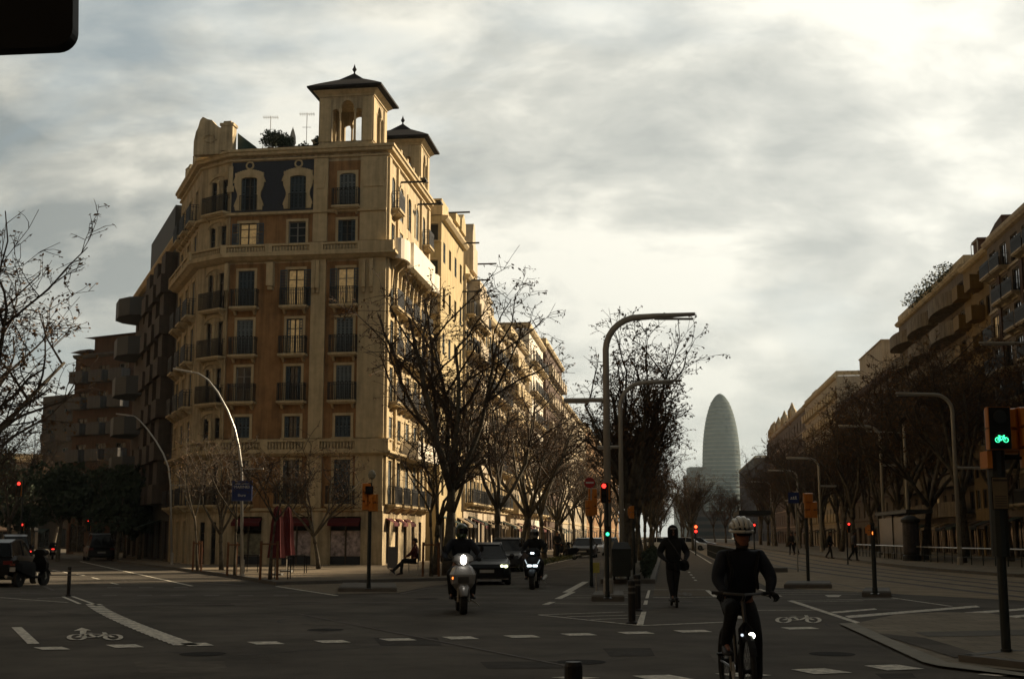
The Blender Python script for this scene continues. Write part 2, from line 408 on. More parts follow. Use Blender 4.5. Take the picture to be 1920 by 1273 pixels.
# central hatching by the lamp
line((1010, 1152), (1170, 1146.5), .08); line((1010, 1152), (1200, 1172), .08)
line((1062, 1155.5), (1178, 1152.5), .08); line((1108, 1160.5), (1180, 1158.5), .08)
line((1040, 1131), (1180, 1132.5), .07); line((1022, 1133), (1036, 1128), .16); line((1046, 1122), (1074, 1109), .18)
pq([(1054, 1110), (1070, 1110), (1104, 1090), (1092, 1090)])
for y in (1107.5, 1111, 1115, 1120): line((1070-(y-1107)*.6, y), (1182, y-.5), .07)
pq([(1193, 1171), (1206, 1171), (1212, 1146), (1203, 1146)]); pq([(1206, 1133), (1213.5, 1133), (1215, 1125), (1208.5, 1125)]); pq([(1210, 1121), (1216, 1121), (1219.5, 1106), (1215, 1106)])
line((1200, 1172.2), (1372, 1165), .12); line((1205, 1153), (1182, 1153), .08)
line((1226, 1104.8), (1262, 1105), .12); line((1275, 1105), (1322, 1105), .12); line((1224, 1119.6), (1345, 1118.6), .12); line((1326, 1106), (1342, 1119), .12)
for i in range(9): line((1305-i*4.0, 1088-i*6.3*.8), (1303-i*4.0, 1086.4-i*6.3*.8), .10)
line((1334, 1056), (1266, 1014), .12)
line((1245, 1128), (1300, 1127), .14, B=mkd)
line((1372, 1146), (1390, 1159), .12); line((1420, 1143.5), (1532, 1143), .10); line((1424, 1104), (1463, 1117.5), .12)
for y in (1106.5, 1110, 1113.5): line((1452, y), (1612, y-.3), .07)
pq([(1546, 1115), (1578, 1115), (1572, 1118.5), (1553, 1118.5)])
line((1482, 1125.5), (1612, 1168), .17, .14); line((1482, 1125), (1690, 1122), .09); line((1494, 1128), (1620, 1125.5), .08)
pq([(1556, 1146.5), (1566, 1149), (1645, 1142), (1640, 1140)])
pq([(1584, 1154), (1592, 1158), (1838, 1137.5), (1830, 1134.5)]); pq([(1800, 1148), (1816, 1151), (1990, 1138), (1985, 1135)]); pq([(1866, 1156), (1880, 1159.5), (2000, 1150), (1990, 1146)])
line((1672, 1120), (1784, 1136), .09); line((1560, 1092), (1680, 1117), .10, B=mkd)
line((1640, 1184), (1780, 1173), .10, B=mkd)
def bike_mark(cx_, cy_, sx_, sy_, B):
    for wx in (-.34, .34):
        pts = []
        for k in range(15):
            a = 2*math.pi*k/14; pts.append((cx_+(wx+.15*math.cos(a))*sx_, cy_+(.30*math.sin(a)+.1)*sy_))
        for k in range(14): line(pts[k], pts[k+1], .07, B=B, z=.014)
    for a, b in (((-.34, .1), (-.12, -.25)), ((-.12, -.25), (.2, -.22)), ((.2, -.22), (.34, .1)), ((-.12, -.25), (.02, .12)), ((.02, .12), (.2, -.22)), ((-.34, .1), (.02, .12)), ((-.2, -.34), (-.05, -.34)), ((.2, -.22), (.17, -.42))):
        line((cx_+a[0]*sx_, cy_+a[1]*sy_), (cx_+b[0]*sx_, cy_+b[1]*sy_), .07, B=B, z=.014)
bike_mark(178, 1192, 100, 17, mk); bike_mark(1497, 1160, 82, 17, mk); bike_mark(1276, 1113, 40, 8, mkd)
pq([(150, 1188), (160, 1188), (163, 1181), (171, 1181), (153, 1176), (138, 1182), (150, 1181.6)])
struct(mk.build('road_marking', paint)); struct(mkd.build('faded_marking', paintd))

# repairs, manholes and cracks in the road
rp = random.Random(2)
for (x, y, w, h_, k) in ((700, 1195, 120, 14, 0), (250, 1240, 170, 20, 1), (1130, 1215, 90, 14, 0), (560, 1165, 110, 7, 1), (900, 1240, 150, 12, 0), (430, 1130, 90, 5, 1), (1330, 1225, 80, 16, 1), (1640, 1262, 70, 8, 0)):
    sheet('road_patch', [(x, y), (x+w, y-1), (x+w+8, y+h_), (x+14, y+h_+1)], .0035, mat('road_patch_dark', (.062, .055, .048), .9, spec=.12, var=.3, vscale=3, bump=.5, bscale=50) if k == 0 else mat('road_patch_worn', (.13, .115, .095), .9, spec=.12, var=.3, vscale=3, bump=.5, bscale=50))
for (x, y) in ((610, 1180), (1090, 1240), (380, 1225), (1560, 1225), (800, 1122)):
    c = gnd(x, y, .005); b = MB(); b.add([c+V((.32*math.cos(a), .32*math.sin(a), 0)) for a in [6.283*k/18 for k in range(18)]], [tuple(range(18))]); struct(b.build('manhole_cover', mat('cast_iron_cover', (.03, .028, .026), .9, spec=.1, var=.5, vscale=14, bump=.6, bscale=40)))
ck = MB()
for _ in range(26):
    p = V((rp.uniform(-14, 9), rp.uniform(13, 45), .0045)); a = rp.random()*6.28
    for k in range(rp.randrange(8, 26)):
        a += rp.gauss(0, .35); q = p+V((math.cos(a), math.sin(a), 0))*.28; n = V((-math.sin(a), math.cos(a), 0))*rp.uniform(.008, .02)
        ck.quad(p-n, q-n, q+n, p+n); p = q
struct(ck.build('road_cracks', mat('tar_crack', (.018, .017, .016), .8, var=0)))

# ------------------------------------------------------------ facade kit
MC = {}
def mcache(key, name, m, fn, smooth=False):
    k = (key, m.name)
    if k not in MC:
        b = MB(); fn(b); MC[k] = b.mesh(name, m, None, smooth)
    return MC[k]
def inst(name, me, parent, loc=(0, 0, 0), rz=0.0):
    o = bpy.data.objects.new(name, me); link(o); o.parent = parent; o.location = loc; o.rotation_euler = (0, 0, rz); return o
def wall(mb, fr, u0, u1, z0, z1, ops, rec=.24, d=0.0):
    us = sorted({u0, u1, *[min(max(x, u0), u1) for o in ops for x in o[:2]]}); zs = sorted({z0, z1, *[min(max(x, z0), z1) for o in ops for x in o[2:4]]})
    P = fr.P
    for i in range(len(us)-1):
        for j in range(len(zs)-1):
            cu, cz = (us[i]+us[i+1])/2, (zs[j]+zs[j+1])/2
            if any(o[0] < cu < o[1] and o[2] < cz < o[3] for o in ops): continue
            mb.quad(P(us[i], zs[j], d), P(us[i+1], zs[j], d), P(us[i+1], zs[j+1], d), P(us[i], zs[j+1], d))
    for a, b, c, e in [o[:4] for o in ops]:
        mb.quad(P(a, c, d), P(a, e, d), P(a, e, d-rec), P(a, c, d-rec)); mb.quad(P(b, e, d), P(b, c, d), P(b, c, d-rec), P(b, e, d-rec))
        mb.quad(P(a, e, d), P(b, e, d), P(b, e, d-rec), P(a, e, d-rec)); mb.quad(P(b, c, d), P(a, c, d), P(a, c, d-rec), P(b, c, d-rec))
def molding(mb, path, prof, z=0.0):
    """sweep profile [(outward, height)] along plan points running left to right as seen from outside"""
    pts = [V((p[0], p[1], 0)) for p in path]; ns = []
    for i in range(len(pts)-1): ns.append((pts[i+1]-pts[i]).normalized().cross(ZZ))
    rings = []
    for i, p in enumerate(pts):
        if i == 0: m = ns[0]
        elif i == len(pts)-1: m = ns[-1]
        else:
            m = (ns[i-1]+ns[i]).normalized(); m = m/max(.3, m.dot(ns[i]))
        rings.append([p + m*d_ + ZZ*(z+h) for d_, h in prof])
    mb.loft(rings, cap=True, closed=True)
def arch_span(mb, fr, u0, u1, zs, zt, d0, d1, rise=None, n=8):
    r = (u1-u0)/2; c = (u0+u1)/2; rise = r if rise is None else rise
    zz = lambda u: zs + rise*math.sqrt(max(0, 1-((u-c)/r)**2))
    P = fr.P
    for i in range(n):
        a = u0+(u1-u0)*(.5-.5*math.cos(math.pi*i/n)); b = u0+(u1-u0)*(.5-.5*math.cos(math.pi*(i+1)/n))
        mb.hexa([P(a, zz(a), d1), P(b, zz(b), d1), P(b, zz(b), d0), P(a, zz(a), d0), P(a, zt, d1), P(b, zt, d1), P(b, zt, d0), P(a, zt, d0)])
def frame_fn(w, h, n=2, t=.05, tr=True):
    def f(b):
        b.box(-w/2, w/2, .09, .15, 0, t*1.3); b.box(-w/2, w/2, .09, .15, h-t, h)
        b.box(-w/2, -w/2+t, .09, .15, t*1.3, h-t); b.box(w/2-t, w/2, .09, .15, t*1.3, h-t)
        for i in range(1, n):
            x = -w/2+w*i/n; b.box(x-t*.7, x+t*.7, .088, .15, t*1.3, h-t)
        if tr: b.box(-w/2+t, w/2-t, .095, .148, h*.72, h*.72+t*.8); b.box(-w/2+t, w/2-t, .097, .148, h*.36, h*.36+t*.5)
    return f
def shut_fn(w, h, kind):
    def panel(b, x0, x1, y0, y1):
        b.box(x0, x0+.045, y0, y1, .02, h-.02); b.box(x1-.045, x1, y0, y1, .02, h-.02)
        b.box(x0+.045, x1-.045, y0, y1, .02, .10); b.box(x0+.045, x1-.045, y0, y1, h-.10, h-.02); b.box(x0+.045, x1-.045, y0, y1, h*.5-.04, h*.5+.04)
        n = max(4, int(h/.09))
        for i in range(n):
            z = .12+(h-.24)*i/n
            if abs(z-h*.5) < .08: continue
            b.hexa([(x0+.045, y0+.002, z), (x1-.045, y0+.002, z), (x1-.045, y0+.03, z+.02), (x0+.045, y0+.03, z+.02), (x0+.045, y0+.002, z+.02), (x1-.045, y0+.002, z+.02), (x1-.045, y0+.03, z+.05), (x0+.045, y0+.03, z+.05)])
    def f(b):
        if kind == 'side':       # opened flat against the wall either side
            panel(b, -w/2-.42, -w/2-.01, -.07, -.03); panel(b, w/2+.01, w/2+.42, -.07, -.03)
        elif kind == 'closed':
            n = 4
            for i in range(n): panel(b, -w/2+w*i/n+.008, -w/2+w*(i+1)/n-.008, .02, .06)
        elif kind == 'part':
            q = w/4
            for i in (0, 3): panel(b, -w/2+q*i+.008, -w/2+q*(i+1)-.008, .02, .06)
    return f
def surround_fn(w, h, t=.14, arch=0.0, sill=True, crown=True):
    def f(b):
        y0, y1 = -.05, .0
        b.box(-w/2-t, -w/2, y0, y1, 0, h); b.box(w/2, w/2+t, y0, y1, 0, h)
        if arch:
            n = 8; 
            for i in range(n):
                xa = -w/2+w*i/n; xb = -w/2+w*(i+1)/n
                za = h-arch+arch*math.sqrt(max(0, 1-(xa*2/w)**2)); zb = h-arch+arch*math.sqrt(max(0, 1-(xb*2/w)**2))
                b.hexa([(xa, y0, za), (xb, y0, zb), (xb, .16, zb), (xa, .16, za), (xa, y0, h+.001), (xb, y0, h+.001), (xb, .16, h+.001), (xa, .16, h+.001)])
        b.box(-w/2-t, w/2+t, y0-.01, y1, h, h+t)
        if crown: b.box(-w/2-t-.08, w/2+t+.08, y0-.08, y1, h+t, h+t+.07)
        if sill: b.box(-w/2-t-.05, w/2+t+.05, y0-.06, .08, -.09, 0)
    return f
def rail_fn(w, dep, h=.95, pitch=.095):
    def f(b):
        r = .016
        x0, x1, y = -w/2+.04, w/2-.04, -dep+.04
        for z in (.06, h*.86, h): b.box(x0, x1, y-.014, y+.014, z-.012, z+.012); b.box(x0-.014, x0+.014, y+.014, 0, z-.012, z+.012); b.box(x1-.014, x1+.014, y+.014, 0, z-.012, z+.012)
        n = int((x1-x0)/pitch)
        for i in range(n+1):
            x = x0+(x1-x0)*i/n; b.box(x-r, x+r, y-r, y+r, .0, h)
            if i % 2: b.box(x-.03, x+.03, y-.006, y+.006, h*.86, h)
        m = max(2, int(dep/.14))
        for i in range(1, m):
            yy = y+(0-y)*i/m
            for x in (x0, x1): b.box(x-r, x+r, yy-r, yy+r, .0, h)
    return f
def bslab_fn(w, dep):
    def f(b):
        b.box(-w/2, w/2, -dep, 0, -.12, 0); b.box(-w/2+.08, w/2-.08, -dep+.09, 0, -.19, -.12)
        for x in (-w/2+.22, w/2-.22): b.hexa([(x-.06, -.12, -.42), (x+.06, -.12, -.42), (x+.06, 0, -.42), (x-.06, 0, -.42), (x-.06, -dep*.75, -.19), (x+.06, -dep*.75, -.19), (x+.06, 0, -.19), (x-.06, 0, -.19)])
    return f
def parapet_fn(w, dep, h=.95):
    def f(b):
        b.box(-w/2, w/2, -dep, 0, -.16, 0); b.box(-w/2, w/2, -dep, -dep+.12, 0, h); b.box(-w/2, -w/2+.10, -dep+.12, 0, 0, h); b.box(w/2-.10, w/2, -dep+.12, 0, 0, h)
    return f
def win(bld, fr, u, z, w, h, n=2, shutter=None, sm=None, pane=None, balc=None, bw=None, bd=.55, sur=True, arch=0.0, fm=None, detail=2, tm=None, sill=True, bm=None, crown=False, tr=True):
    fm = fm or framew; pane = pane or glass; w = round(w, 2); h = round(h, 2)
    loc = fr.P(u, z) - ORG[bld.name]
    o = inst('window', mcache(('fr', w, h, n, tr), 'window', fm, frame_fn(w, h, n, tr=tr)), bld, loc, fr.rz)
    inst('pane', mcache(('pn', w, h), 'pane', pane, lambda b: b.box(-w/2, w/2, .13, .17, 0, h)), o)
    if shutter: inst('shutter', mcache(('sh', w, h, shutter), 'shutter', sm or shut, shut_fn(w, h, shutter)), o)
    if sur: inst('surround', mcache(('su', w, h, arch, sill, crown), 'surround', tm or trimm, surround_fn(w, h, arch=arch, sill=sill and not balc, crown=crown)), o)
    if balc:
        bw = round(bw or w+.66, 2)
        if balc == 'iron':
            q = inst('balcony', mcache(('bs', bw, bd), 'balcony', tm or trimm, bslab_fn(bw, bd)), bld, loc - ZZ*.004 + fr.n*.001, fr.rz)
            inst('railing', mcache(('rl', bw, bd), 'railing', iron, rail_fn(bw, bd)), q)
        elif balc == 'slab':
            inst('balcony', mcache(('pp', bw, bd), 'balcony', bm or tm or trimm, parapet_fn(bw, bd)), bld, loc + fr.n*.001, fr.rz)
    return o
def baluster_row(b, fr, u0, u1, z, d, h=.62, pitch=.17, solid=()):
    """rail, plinth and turned balusters along a facade, at distance d from it"""
    b.fbox(fr, u0, u1, z, z+.10, d-.20, d); b.fbox(fr, u0, u1, z+h, z+h+.11, d-.22, d+.02)
    n = max(1, int((u1-u0)/pitch))
    for i in range(n):
        u = u0+(u1-u0)*(i+.5)/n
        b.lathe(fr.P(u, z+.10, d-.10), [(.035, 0), (.06, .12), (.06, .2), (.028, .36), (.045, h-.10)], n=6)

# ------------------------------------------------------------ corner building
A = gnd(410, 1061); A = A*(69.3/A.y); A.z = 0
B = gnd(716, 1061); B = B*(68.0/B.y); B.z = 0
P0 = gnd(352, 1060); P0 = P0*(70.9/P0.y); P0.z = 0
Ff = Fr(A, B-A); WF = (B-A).length
Fc = Fr(P0, A-P0); WC = (A-P0).length
B2 = B + AD*12.2
Fa = Fr(B, AD); WA = 12.2
L1 = P0 + ED*8.0
Fl = Fr(L1, P0-L1); WL = 8.0
def Zf(py, px=560):
    return at(px, py, A.y+(B.y-A.y)*(px-410)/306).z
def Uf(px, py):
    u = (px-960)/FL; v = (636.5-py)/FL; k = u/(CT-v*ST)     # x = k*y
    # A.x + t.x*s = k*(A.y + t.y*s)
    return (k*A.y - A.x)/(Ff.t.x - k*Ff.t.y)
ZC = Zf(286)       # underside of the crown of the main cornice
ZT = Zf(460)       # top of the balustrade
CB = thing('corner_building', 'ochre corner apartment block with two open roof towers, dark attic panel and iron balconies', 'building', A)
wl = MB(); och = MB(); nav = MB(); trm = MB()
rowz = {}   # name: (z0,z1)
for nm, a, b in (('g', 1060, 975), ('r1', 945, 862), ('r2', 820, 780), ('r3', 752, 686), ('r4', 664, 597), ('r5', 574, 505), ('r6', 456, 415), ('r7', 391, 328)):
    rowz[nm] = (Zf(a), Zf(b))
# front pilasters / recessed bays:  u of each opening
w1, w2, w3 = Uf(465, 450), Uf(557, 450), Uf(650, 450)
pil = [(0, Uf(436, 300)), (Uf(590, 300), Uf(617, 300)), (Uf(677, 300), WF)]
bw_ = .92
ops = []
HW = {'r7': .92, 'r6': .98, 'r5': .92, 'r4': .92, 'r3': .86, 'r2': .86, 'r1': .9}
for nm in ('r1', 'r2', 'r3', 'r4', 'r5', 'r6', 'r7'):
    z0, z1 = rowz[nm]
    for u in (w1, w2, w3): ops.append((u-HW[nm]/2, u+HW[nm]/2, z0, z1))
gz1 = Zf(968); shops = [(Uf(436, 1000)+.1, Uf(490, 1000)), (Uf(528, 1000), Uf(583, 1000)), (Uf(619, 1000), Uf(676, 1000))]
for a, b in shops: ops.append((a, b, .13, gz1))
zl = Zf(399)       # ledge below the attic
wall(wl, Ff, 0, WF, 0, ZC, [o for o in ops])
# ochre render fields set proud of the base wall between pilasters, cut round the same openings
def field(mb, fr, u0, u1, z0, z1, ops, d=.012):
    sub = [o for o in ops if o[0] > u0-.01 and o[1] < u1+.01 and o[3] > z0 and o[2] < z1]
    wall(mb, fr, u0, u1, z0, z1, sub, rec=.012, d=d)
fields = [(pil[0][1], pil[1][0]), (pil[1][1], pil[2][0])]
for (a, b) in fields:
    for y0_, y1_ in ((960, 850), (822, 492), (455, 402)):
        och = MB(); field(och, Ff, a, b, Zf(y0_), Zf(y1_), ops); och.build('render_field', ochre, CB, w=True)
och = MB()
field(nav, Ff, fields[0][0], fields[0][1], Zf(394), Zf(293), ops)
field(och, Ff, fields[1][0], fields[1][1], Zf(394), Zf(305), ops)
for i, (a, b) in enumerate(pil):   # pilasters stand out
    trm.fbox(Ff, a+.02, b-.0, Zf(952), Zf(850), .0, .16); trm.fbox(Ff, a+.02, b, Zf(822), Zf(486), .0, .16); trm.fbox(Ff, a+.02, b, Zf(455), Zf(300), 0, .14)
    trm.fbox(Ff, a+.12, b-.12, Zf(345), Zf(308), .14, .19); trm.fbox(Ff, a+.2, b-.2, Zf(356), Zf(345), .14, .185)
    for s in (.22, .5):
        trm.fbox(Ff, a+(b-a)*s-.09, a+(b-a)*s+.11, Zf(543), Zf(492), .16, .42); trm.fbox(Ff, a+(b-a)*s-.06, a+(b-a)*s+.08, Zf(552), Zf(543), .16, .30)
um = (w1+w2)/2
trm.fbox(Ff, um-.17, um+.2, Zf(536), Zf(492), .012, .40); trm.fbox(Ff, um-.12, um+.15, Zf(543), Zf(536), .012, .30)
# path round the building for the bands, left to right as seen from outside
path = [L1, P0, A, B, B2]
molding(trm, path, [(0, -.02), (.30, .02), (.34, .16), (.42, .20), (.42, .34), (.0, .40)], ZC-.12)
molding(trm, path, [(0, 0), (.14, .05), (.14, .14), (.0, .16)], ZC-.42)
molding(trm, path[:4], [(0, 0), (.24, .03), (.26, .16), (.0, .20)], zl-.09)
zb = Zf(479)
molding(trm, path, [(0, -.16), (.30, -.10), (.50, .02), (.62, .05), (.62, .19), (0, .20)], zb-.14)
zb2 = Zf(850)
molding(trm, path, [(0, -.12), (.28, -.06), (.45, .04), (.45, .16), (0, .17)], zb2-.05)
molding(trm, path[:4], [(0, -.05), (.10, 0), (.10, .12), (0, .14)], Zf(957))
bal = MB(); bal2 = MB()
def balrow(fr, Wd, z, d, posts, h=.62):
    ps = sorted(posts); bal = bal2 if z < 12 else globals()['bal']
    for a, b in ps: bal.fbox(fr, a, b, z, z+h+.13, d-.24, d+.03)
    e = [(ps[i][1], ps[i+1][0]) for i in range(len(ps)-1)]
    for a, b in e:
        if b-a > .3: baluster_row(bal, fr, a, b, z, d, h)
hb = ZT-zb-.17
balrow(Ff, WF, zb+.06, .58, [(-.3, pil[0][1]+.05), (um-.2, um+.2), (pil[1][0], pil[1][1]-.05), (pil[2][0]+.05, WF+.5)], hb)
balrow(Fc, WC, zb+.06, .58, [(-.3, .08), (WC-.05, WC+.1)], hb)
balrow(Fl, WL, zb+.06, .58, [(-.0, .3), (WL*.33, WL*.33+.25), (WL*.66, WL*.66+.25), (WL-.2, WL+.3)], hb)
balrow(Ff, WF, zb2+.11, .42, [(-.2, pil[0][1]+.05), (um-.2, um+.2), (pil[1][0], pil[1][1]-.05), (pil[2][0]+.05, WF+.35)], .5)
balrow(Fc, WC, zb2+.11, .42, [(-.2, .08), (WC-.05, WC+.1)], .5)
# chamfer bay with paired openings
opc = []
ua, ub = WC*.42, WC*.78
cw = .46
for nm in ('r1', 'r2', 'r3', 'r4', 'r5', 'r6', 'r7'):
    z0, z1 = rowz[nm]
    for u in (ua, ub): opc.append((u-cw/2, u+cw/2, z0, z1))
for u in (ua, ub): opc.append((u-cw/2, u+cw/2, .13, Zf(978)))
wall(wl, Fc, 0, WC, 0, ZC, opc)
for nm in ('r1', 'r2', 'r3', 'r4', 'r5', 'r6', 'r7'):
    z0, z1 = rowz[nm]; um_ = (ua+ub)/2
    trm.tube([Fc.P(um_, z0, .07), Fc.P(um_, z1-.15, .07)], .075, 8); trm.fbox(Fc, um_-.12, um_+.12, z1-.15, z1, .01, .18)
    arch_span(trm, Fc, ua-.34, ub+.34, z1-.1, z1+.42, .01, .08, rise=.35)
# left street facade
opl = []
lus = [1.3, 3.9, 6.5]
for nm in rowz:
    z0, z1 = rowz[nm]
    for u in lus: opl.append((u-.45, u+.45, max(z0, .13), z1))
wall(wl, Fl, 0, WL, 0, ZC, opl)
# avenue facade
aus = [1.35, 3.65, 5.95, 8.25, 10.4]
opa = []
for nm in rowz:
    z0, z1 = rowz[nm]
    for u in aus: opa.append((u-.45, u+.45, max(z0, .13), z1))
wall(wl, Fa, 0, WA, 0, ZC, opa)
for a, b in ((0, .55), (2.3, 2.62), (9.3, 9.65), (11.75, WA)):
    trm.fbox(Fa, a+.01, b, Zf(945), zb2-.2, 0, .14); trm.fbox(Fa, a+.01, b, zb2+.12, zb-.3, 0, .14); trm.fbox(Fa, a+.01, b, zb+.1, ZC-.45, 0, .13)
for u in (1.35, 3.65, 5.95, 8.25, 10.4):
    for s in (-.62, .62):
        trm.prism([Fa.P(u+s-.09, zb-1.9, .13 if abs(u-6) > 4.5 else .01), Fa.P(u+s-.09, zb-1.9, .16), Fa.P(u+s-.09, zb-.7, .26), Fa.P(u+s-.09, zb-.28, .72), Fa.P(u+s-.09, zb-.28, .01)], Fa.t*.18)
    arch_span(trm, Fa, u-.52, u+.52, rowz['r5'][1]-.02, rowz['r5'][1]+.42, .01, .10, rise=.32)
# solid white parapet of the terrace over the avenue, and the lower one
wht = MB()
wht.fbox(Fa, 2.65, 9.3, zb-.30, zb+.05, .6, .98); wht.fbox(Fa, 2.65, 9.3, zb+.05, zb+1.15, .84, .98); wht.fbox(Fa, 2.65, 2.8, zb+.05, zb+1.15, .05, .84); wht.fbox(Fa, 9.15, 9.3, zb+.05, zb+1.15, .05, .84)
wht2 = MB()
wht2.fbox(Fa, 4.6, 11.1, zb2-.05, zb2+.0, .4, .98); wht2.fbox(Fa, 4.6, 11.1, zb2, zb2+.95, .84, .98); wht2.fbox(Fa, 4.6, 4.75, zb2, zb2+.95, .05, .84); wht2.fbox(Fa, 10.95, 11.1, zb2, zb2+.95, .05, .84)
for u0, u1 in ((.1, 2.3), (9.6, 11.5)):   # bowed corner terraces
    pts = [(u0, .6)]+[(u0+(u1-u0)*(.5-.5*math.cos(a)), .6+.42*math.sin(a)) for a in [math.pi*i/8 for i in range(1, 8)]]+[(u1, .6)]
    for i in range(len(pts)-1):
        p, q = pts[i], pts[i+1]
        wht.hexa([Fa.P(p[0], zb-.28, p[1]), Fa.P(q[0], zb-.28, q[1]), Fa.P(q[0], zb-.28, q[1]-.16), Fa.P(p[0], zb-.28, p[1]-.16), Fa.P(p[0], zb+.85, p[1]), Fa.P(q[0], zb+.85, q[1]), Fa.P(q[0], zb+.85, q[1]-.16), Fa.P(p[0], zb+.85, p[1]-.16)])
# back and roof
back = [L1, B2]
rf = MB()
Cc = [L1, P0, A, B, B2]
rf.add([p+ZZ*(ZC+.0) for p in Cc], [(0, 1, 2, 3, 4)])
wl.quad(B2, L1, L1+ZZ*ZC, B2+ZZ*ZC)
wl.build('wall', cream, CB, w=True); och.build('render_field', ochre, CB, w=True); nav.build('attic_panel', navy, CB, w=True)
trm.build('stone_trim', trimm, CB, w=True); bal.build('balustrade', trimm, CB, w=True); bal2.build('balustrade', trimm, CB, w=True); wht2.build('terrace_parapet', whitec, CB, w=True); wht.build('terrace_parapet', whitec, CB, w=True); rf.build('roof', slate, CB, w=True)

rnd = random.Random(5)
# front windows
spec = {('r5', 1): lit, ('r5', 2): lit, ('r4', 1): lit, ('r6', 0): lit, ('r4', 2): glass}
for nm in ('r1', 'r2', 'r3', 'r4', 'r5', 'r6', 'r7'):
    z0, z1 = rowz[nm]; h = z1-z0
    for i, u in enumerate((w1, w2, w3)):
        sh = {'r6': ('side', None, 'part')[i], 'r7': ('part', 'closed', 'closed')[i]}.get(nm, ('closed', 'part', 'closed')[i])
        if nm == 'r5': sh = ('closed', 'side', 'side')[i]
        if nm == 'r3' and i == 0: sh = None
        b_ = 'iron' if nm in ('r1', 'r3', 'r4', 'r5') or (nm == 'r7' and i == 2) else None
        win(CB, Ff, u, z0, HW[nm], h, shutter=sh, sm=shutl if sh == 'closed' and rnd.random() < .55 else shut, pane=spec.get((nm, i)), balc=b_, bw=1.55, sur=not (nm == 'r7' and i < 2), arch=.12 if nm in ('r7',) else 0, fm=wood if rnd.random() < .5 else framew)
        if nm == 'r7' and i < 2:
            # carved frame with a wavy outline, and its low railing
            c = MB(); n = 26; wv = lambda f: .30+.09*math.sin(f*9.5+.6)+(.10 if f > .8 else 0)-(.05 if f < .1 else 0)
            for sgn in (-1, 1):
                for k in range(n):
                    f0, f1 = k/n, (k+1)/n
                    a0, a1 = HW[nm]/2, HW[nm]/2+wv((f0+f1)/2)
                    zz0 = z0+(h+.05)*f0; zz1 = z0+(h+.05)*f1
                    x0, x1 = (u+a0, u+a1) if sgn > 0 else (u-a1, u-a0)
                    c.fbox(Ff, x0, x1, zz0, zz1, .013, .12)
            arch_span(c, Ff, u-HW[nm]/2, u+HW[nm]/2, z1-.16, z1+.05, -.1, .12, rise=.14)
            n = 12; half = HW[nm]/2+.36
            for k in range(n):
                x0 = -half+2*half*k/n; x1 = -half+2*half*(k+1)/n; xm = (x0+x1)/2
                c.fbox(Ff, u+x0, u+x1, z1+.05, z1+.14+.26*math.cos(xm/half*1.35), .013, .14)
            c.build('carved_surround', trimm, CB, w=True)
            ring = MB(); zc_ = Zf(307)
            pts = [Ff.P(u+.20*math.cos(a), zc_+.20*math.sin(a), .06) for a in [2*math.pi*k/16 for k in range(17)]]
            ring.tube(pts, .055, 6, cap=False); ring.build('oculus_ring', trimm, CB, w=True)
            rr = MB(); rr.lathe(Ff.P(u, zc_, .02), [(.19, -.0), (.19, .01)], n=14, axis='z') if False else None
            rl = MB(); 
            for k in range(9): rl.fbox(Ff, u-.5+k*.125-.01, u-.5+k*.125+.01, z0, z0+.8, .15, .17)
            rl.fbox(Ff, u-.52, u+.52, z0+.8, z0+.83, .14, .18); rl.build('railing', iron, CB, w=True)
for nm in ('r1', 'r2', 'r3', 'r4', 'r5', 'r6', 'r7'):
    z0, z1 = rowz[nm]
    for u in (ua, ub): win(CB, Fc, u, z0, cw, z1-z0, n=1, sur=False, fm=wood)
    if nm in ('r1', 'r3', 'r4', 'r5', 'r7'):
        q = inst('balcony', mcache(('bs', 1.9, .5), 'balcony', trimm, bslab_fn(1.9, .5)), CB, Fc.P((ua+ub)/2, z0-.02, .001)-ORG[CB.name], Fc.rz)
        inst('railing', mcache(('rl', 1.9, .5), 'railing', iron, rail_fn(1.9, .5)), q)
for u in (ua, ub): win(CB, Fc, u, .13, cw, Zf(978)-.13, n=1, sur=False, fm=wood)
for nm in rowz:
    z0, z1 = rowz[nm]; z0 = max(z0, .13)
    for i, u in enumerate(lus):
        win(CB, Fl, u, z0, .9, z1-z0, shutter=('closed', 'part', None)[(i+len(nm)+int(z0)) % 3] if nm != 'g' else None, sm=shut, balc='iron' if nm in ('r1', 'r3', 'r4', 'r5', 'r7') else None, bw=1.6, fm=wood)
    for i, u in enumerate(aus):
        if nm == 'g': win(CB, Fa, u, z0, .9, z1-z0, sur=False, fm=wood, pane=glassd); continue
        b_ = 'iron' if nm in ('r1', 'r3', 'r4', 'r5') or (nm == 'r7' and i in (0, 4)) else None
        win(CB, Fa, u, z0, .9, z1-z0, shutter=('closed', 'closed', 'part')[(i*2+int(z0)) % 3], sm=shut if (i+int(z0)) % 2 else shutl, balc=b_, bw=1.6, bd=.58, arch=.2 if nm in ('r5', 'r7') else 0, fm=wood)
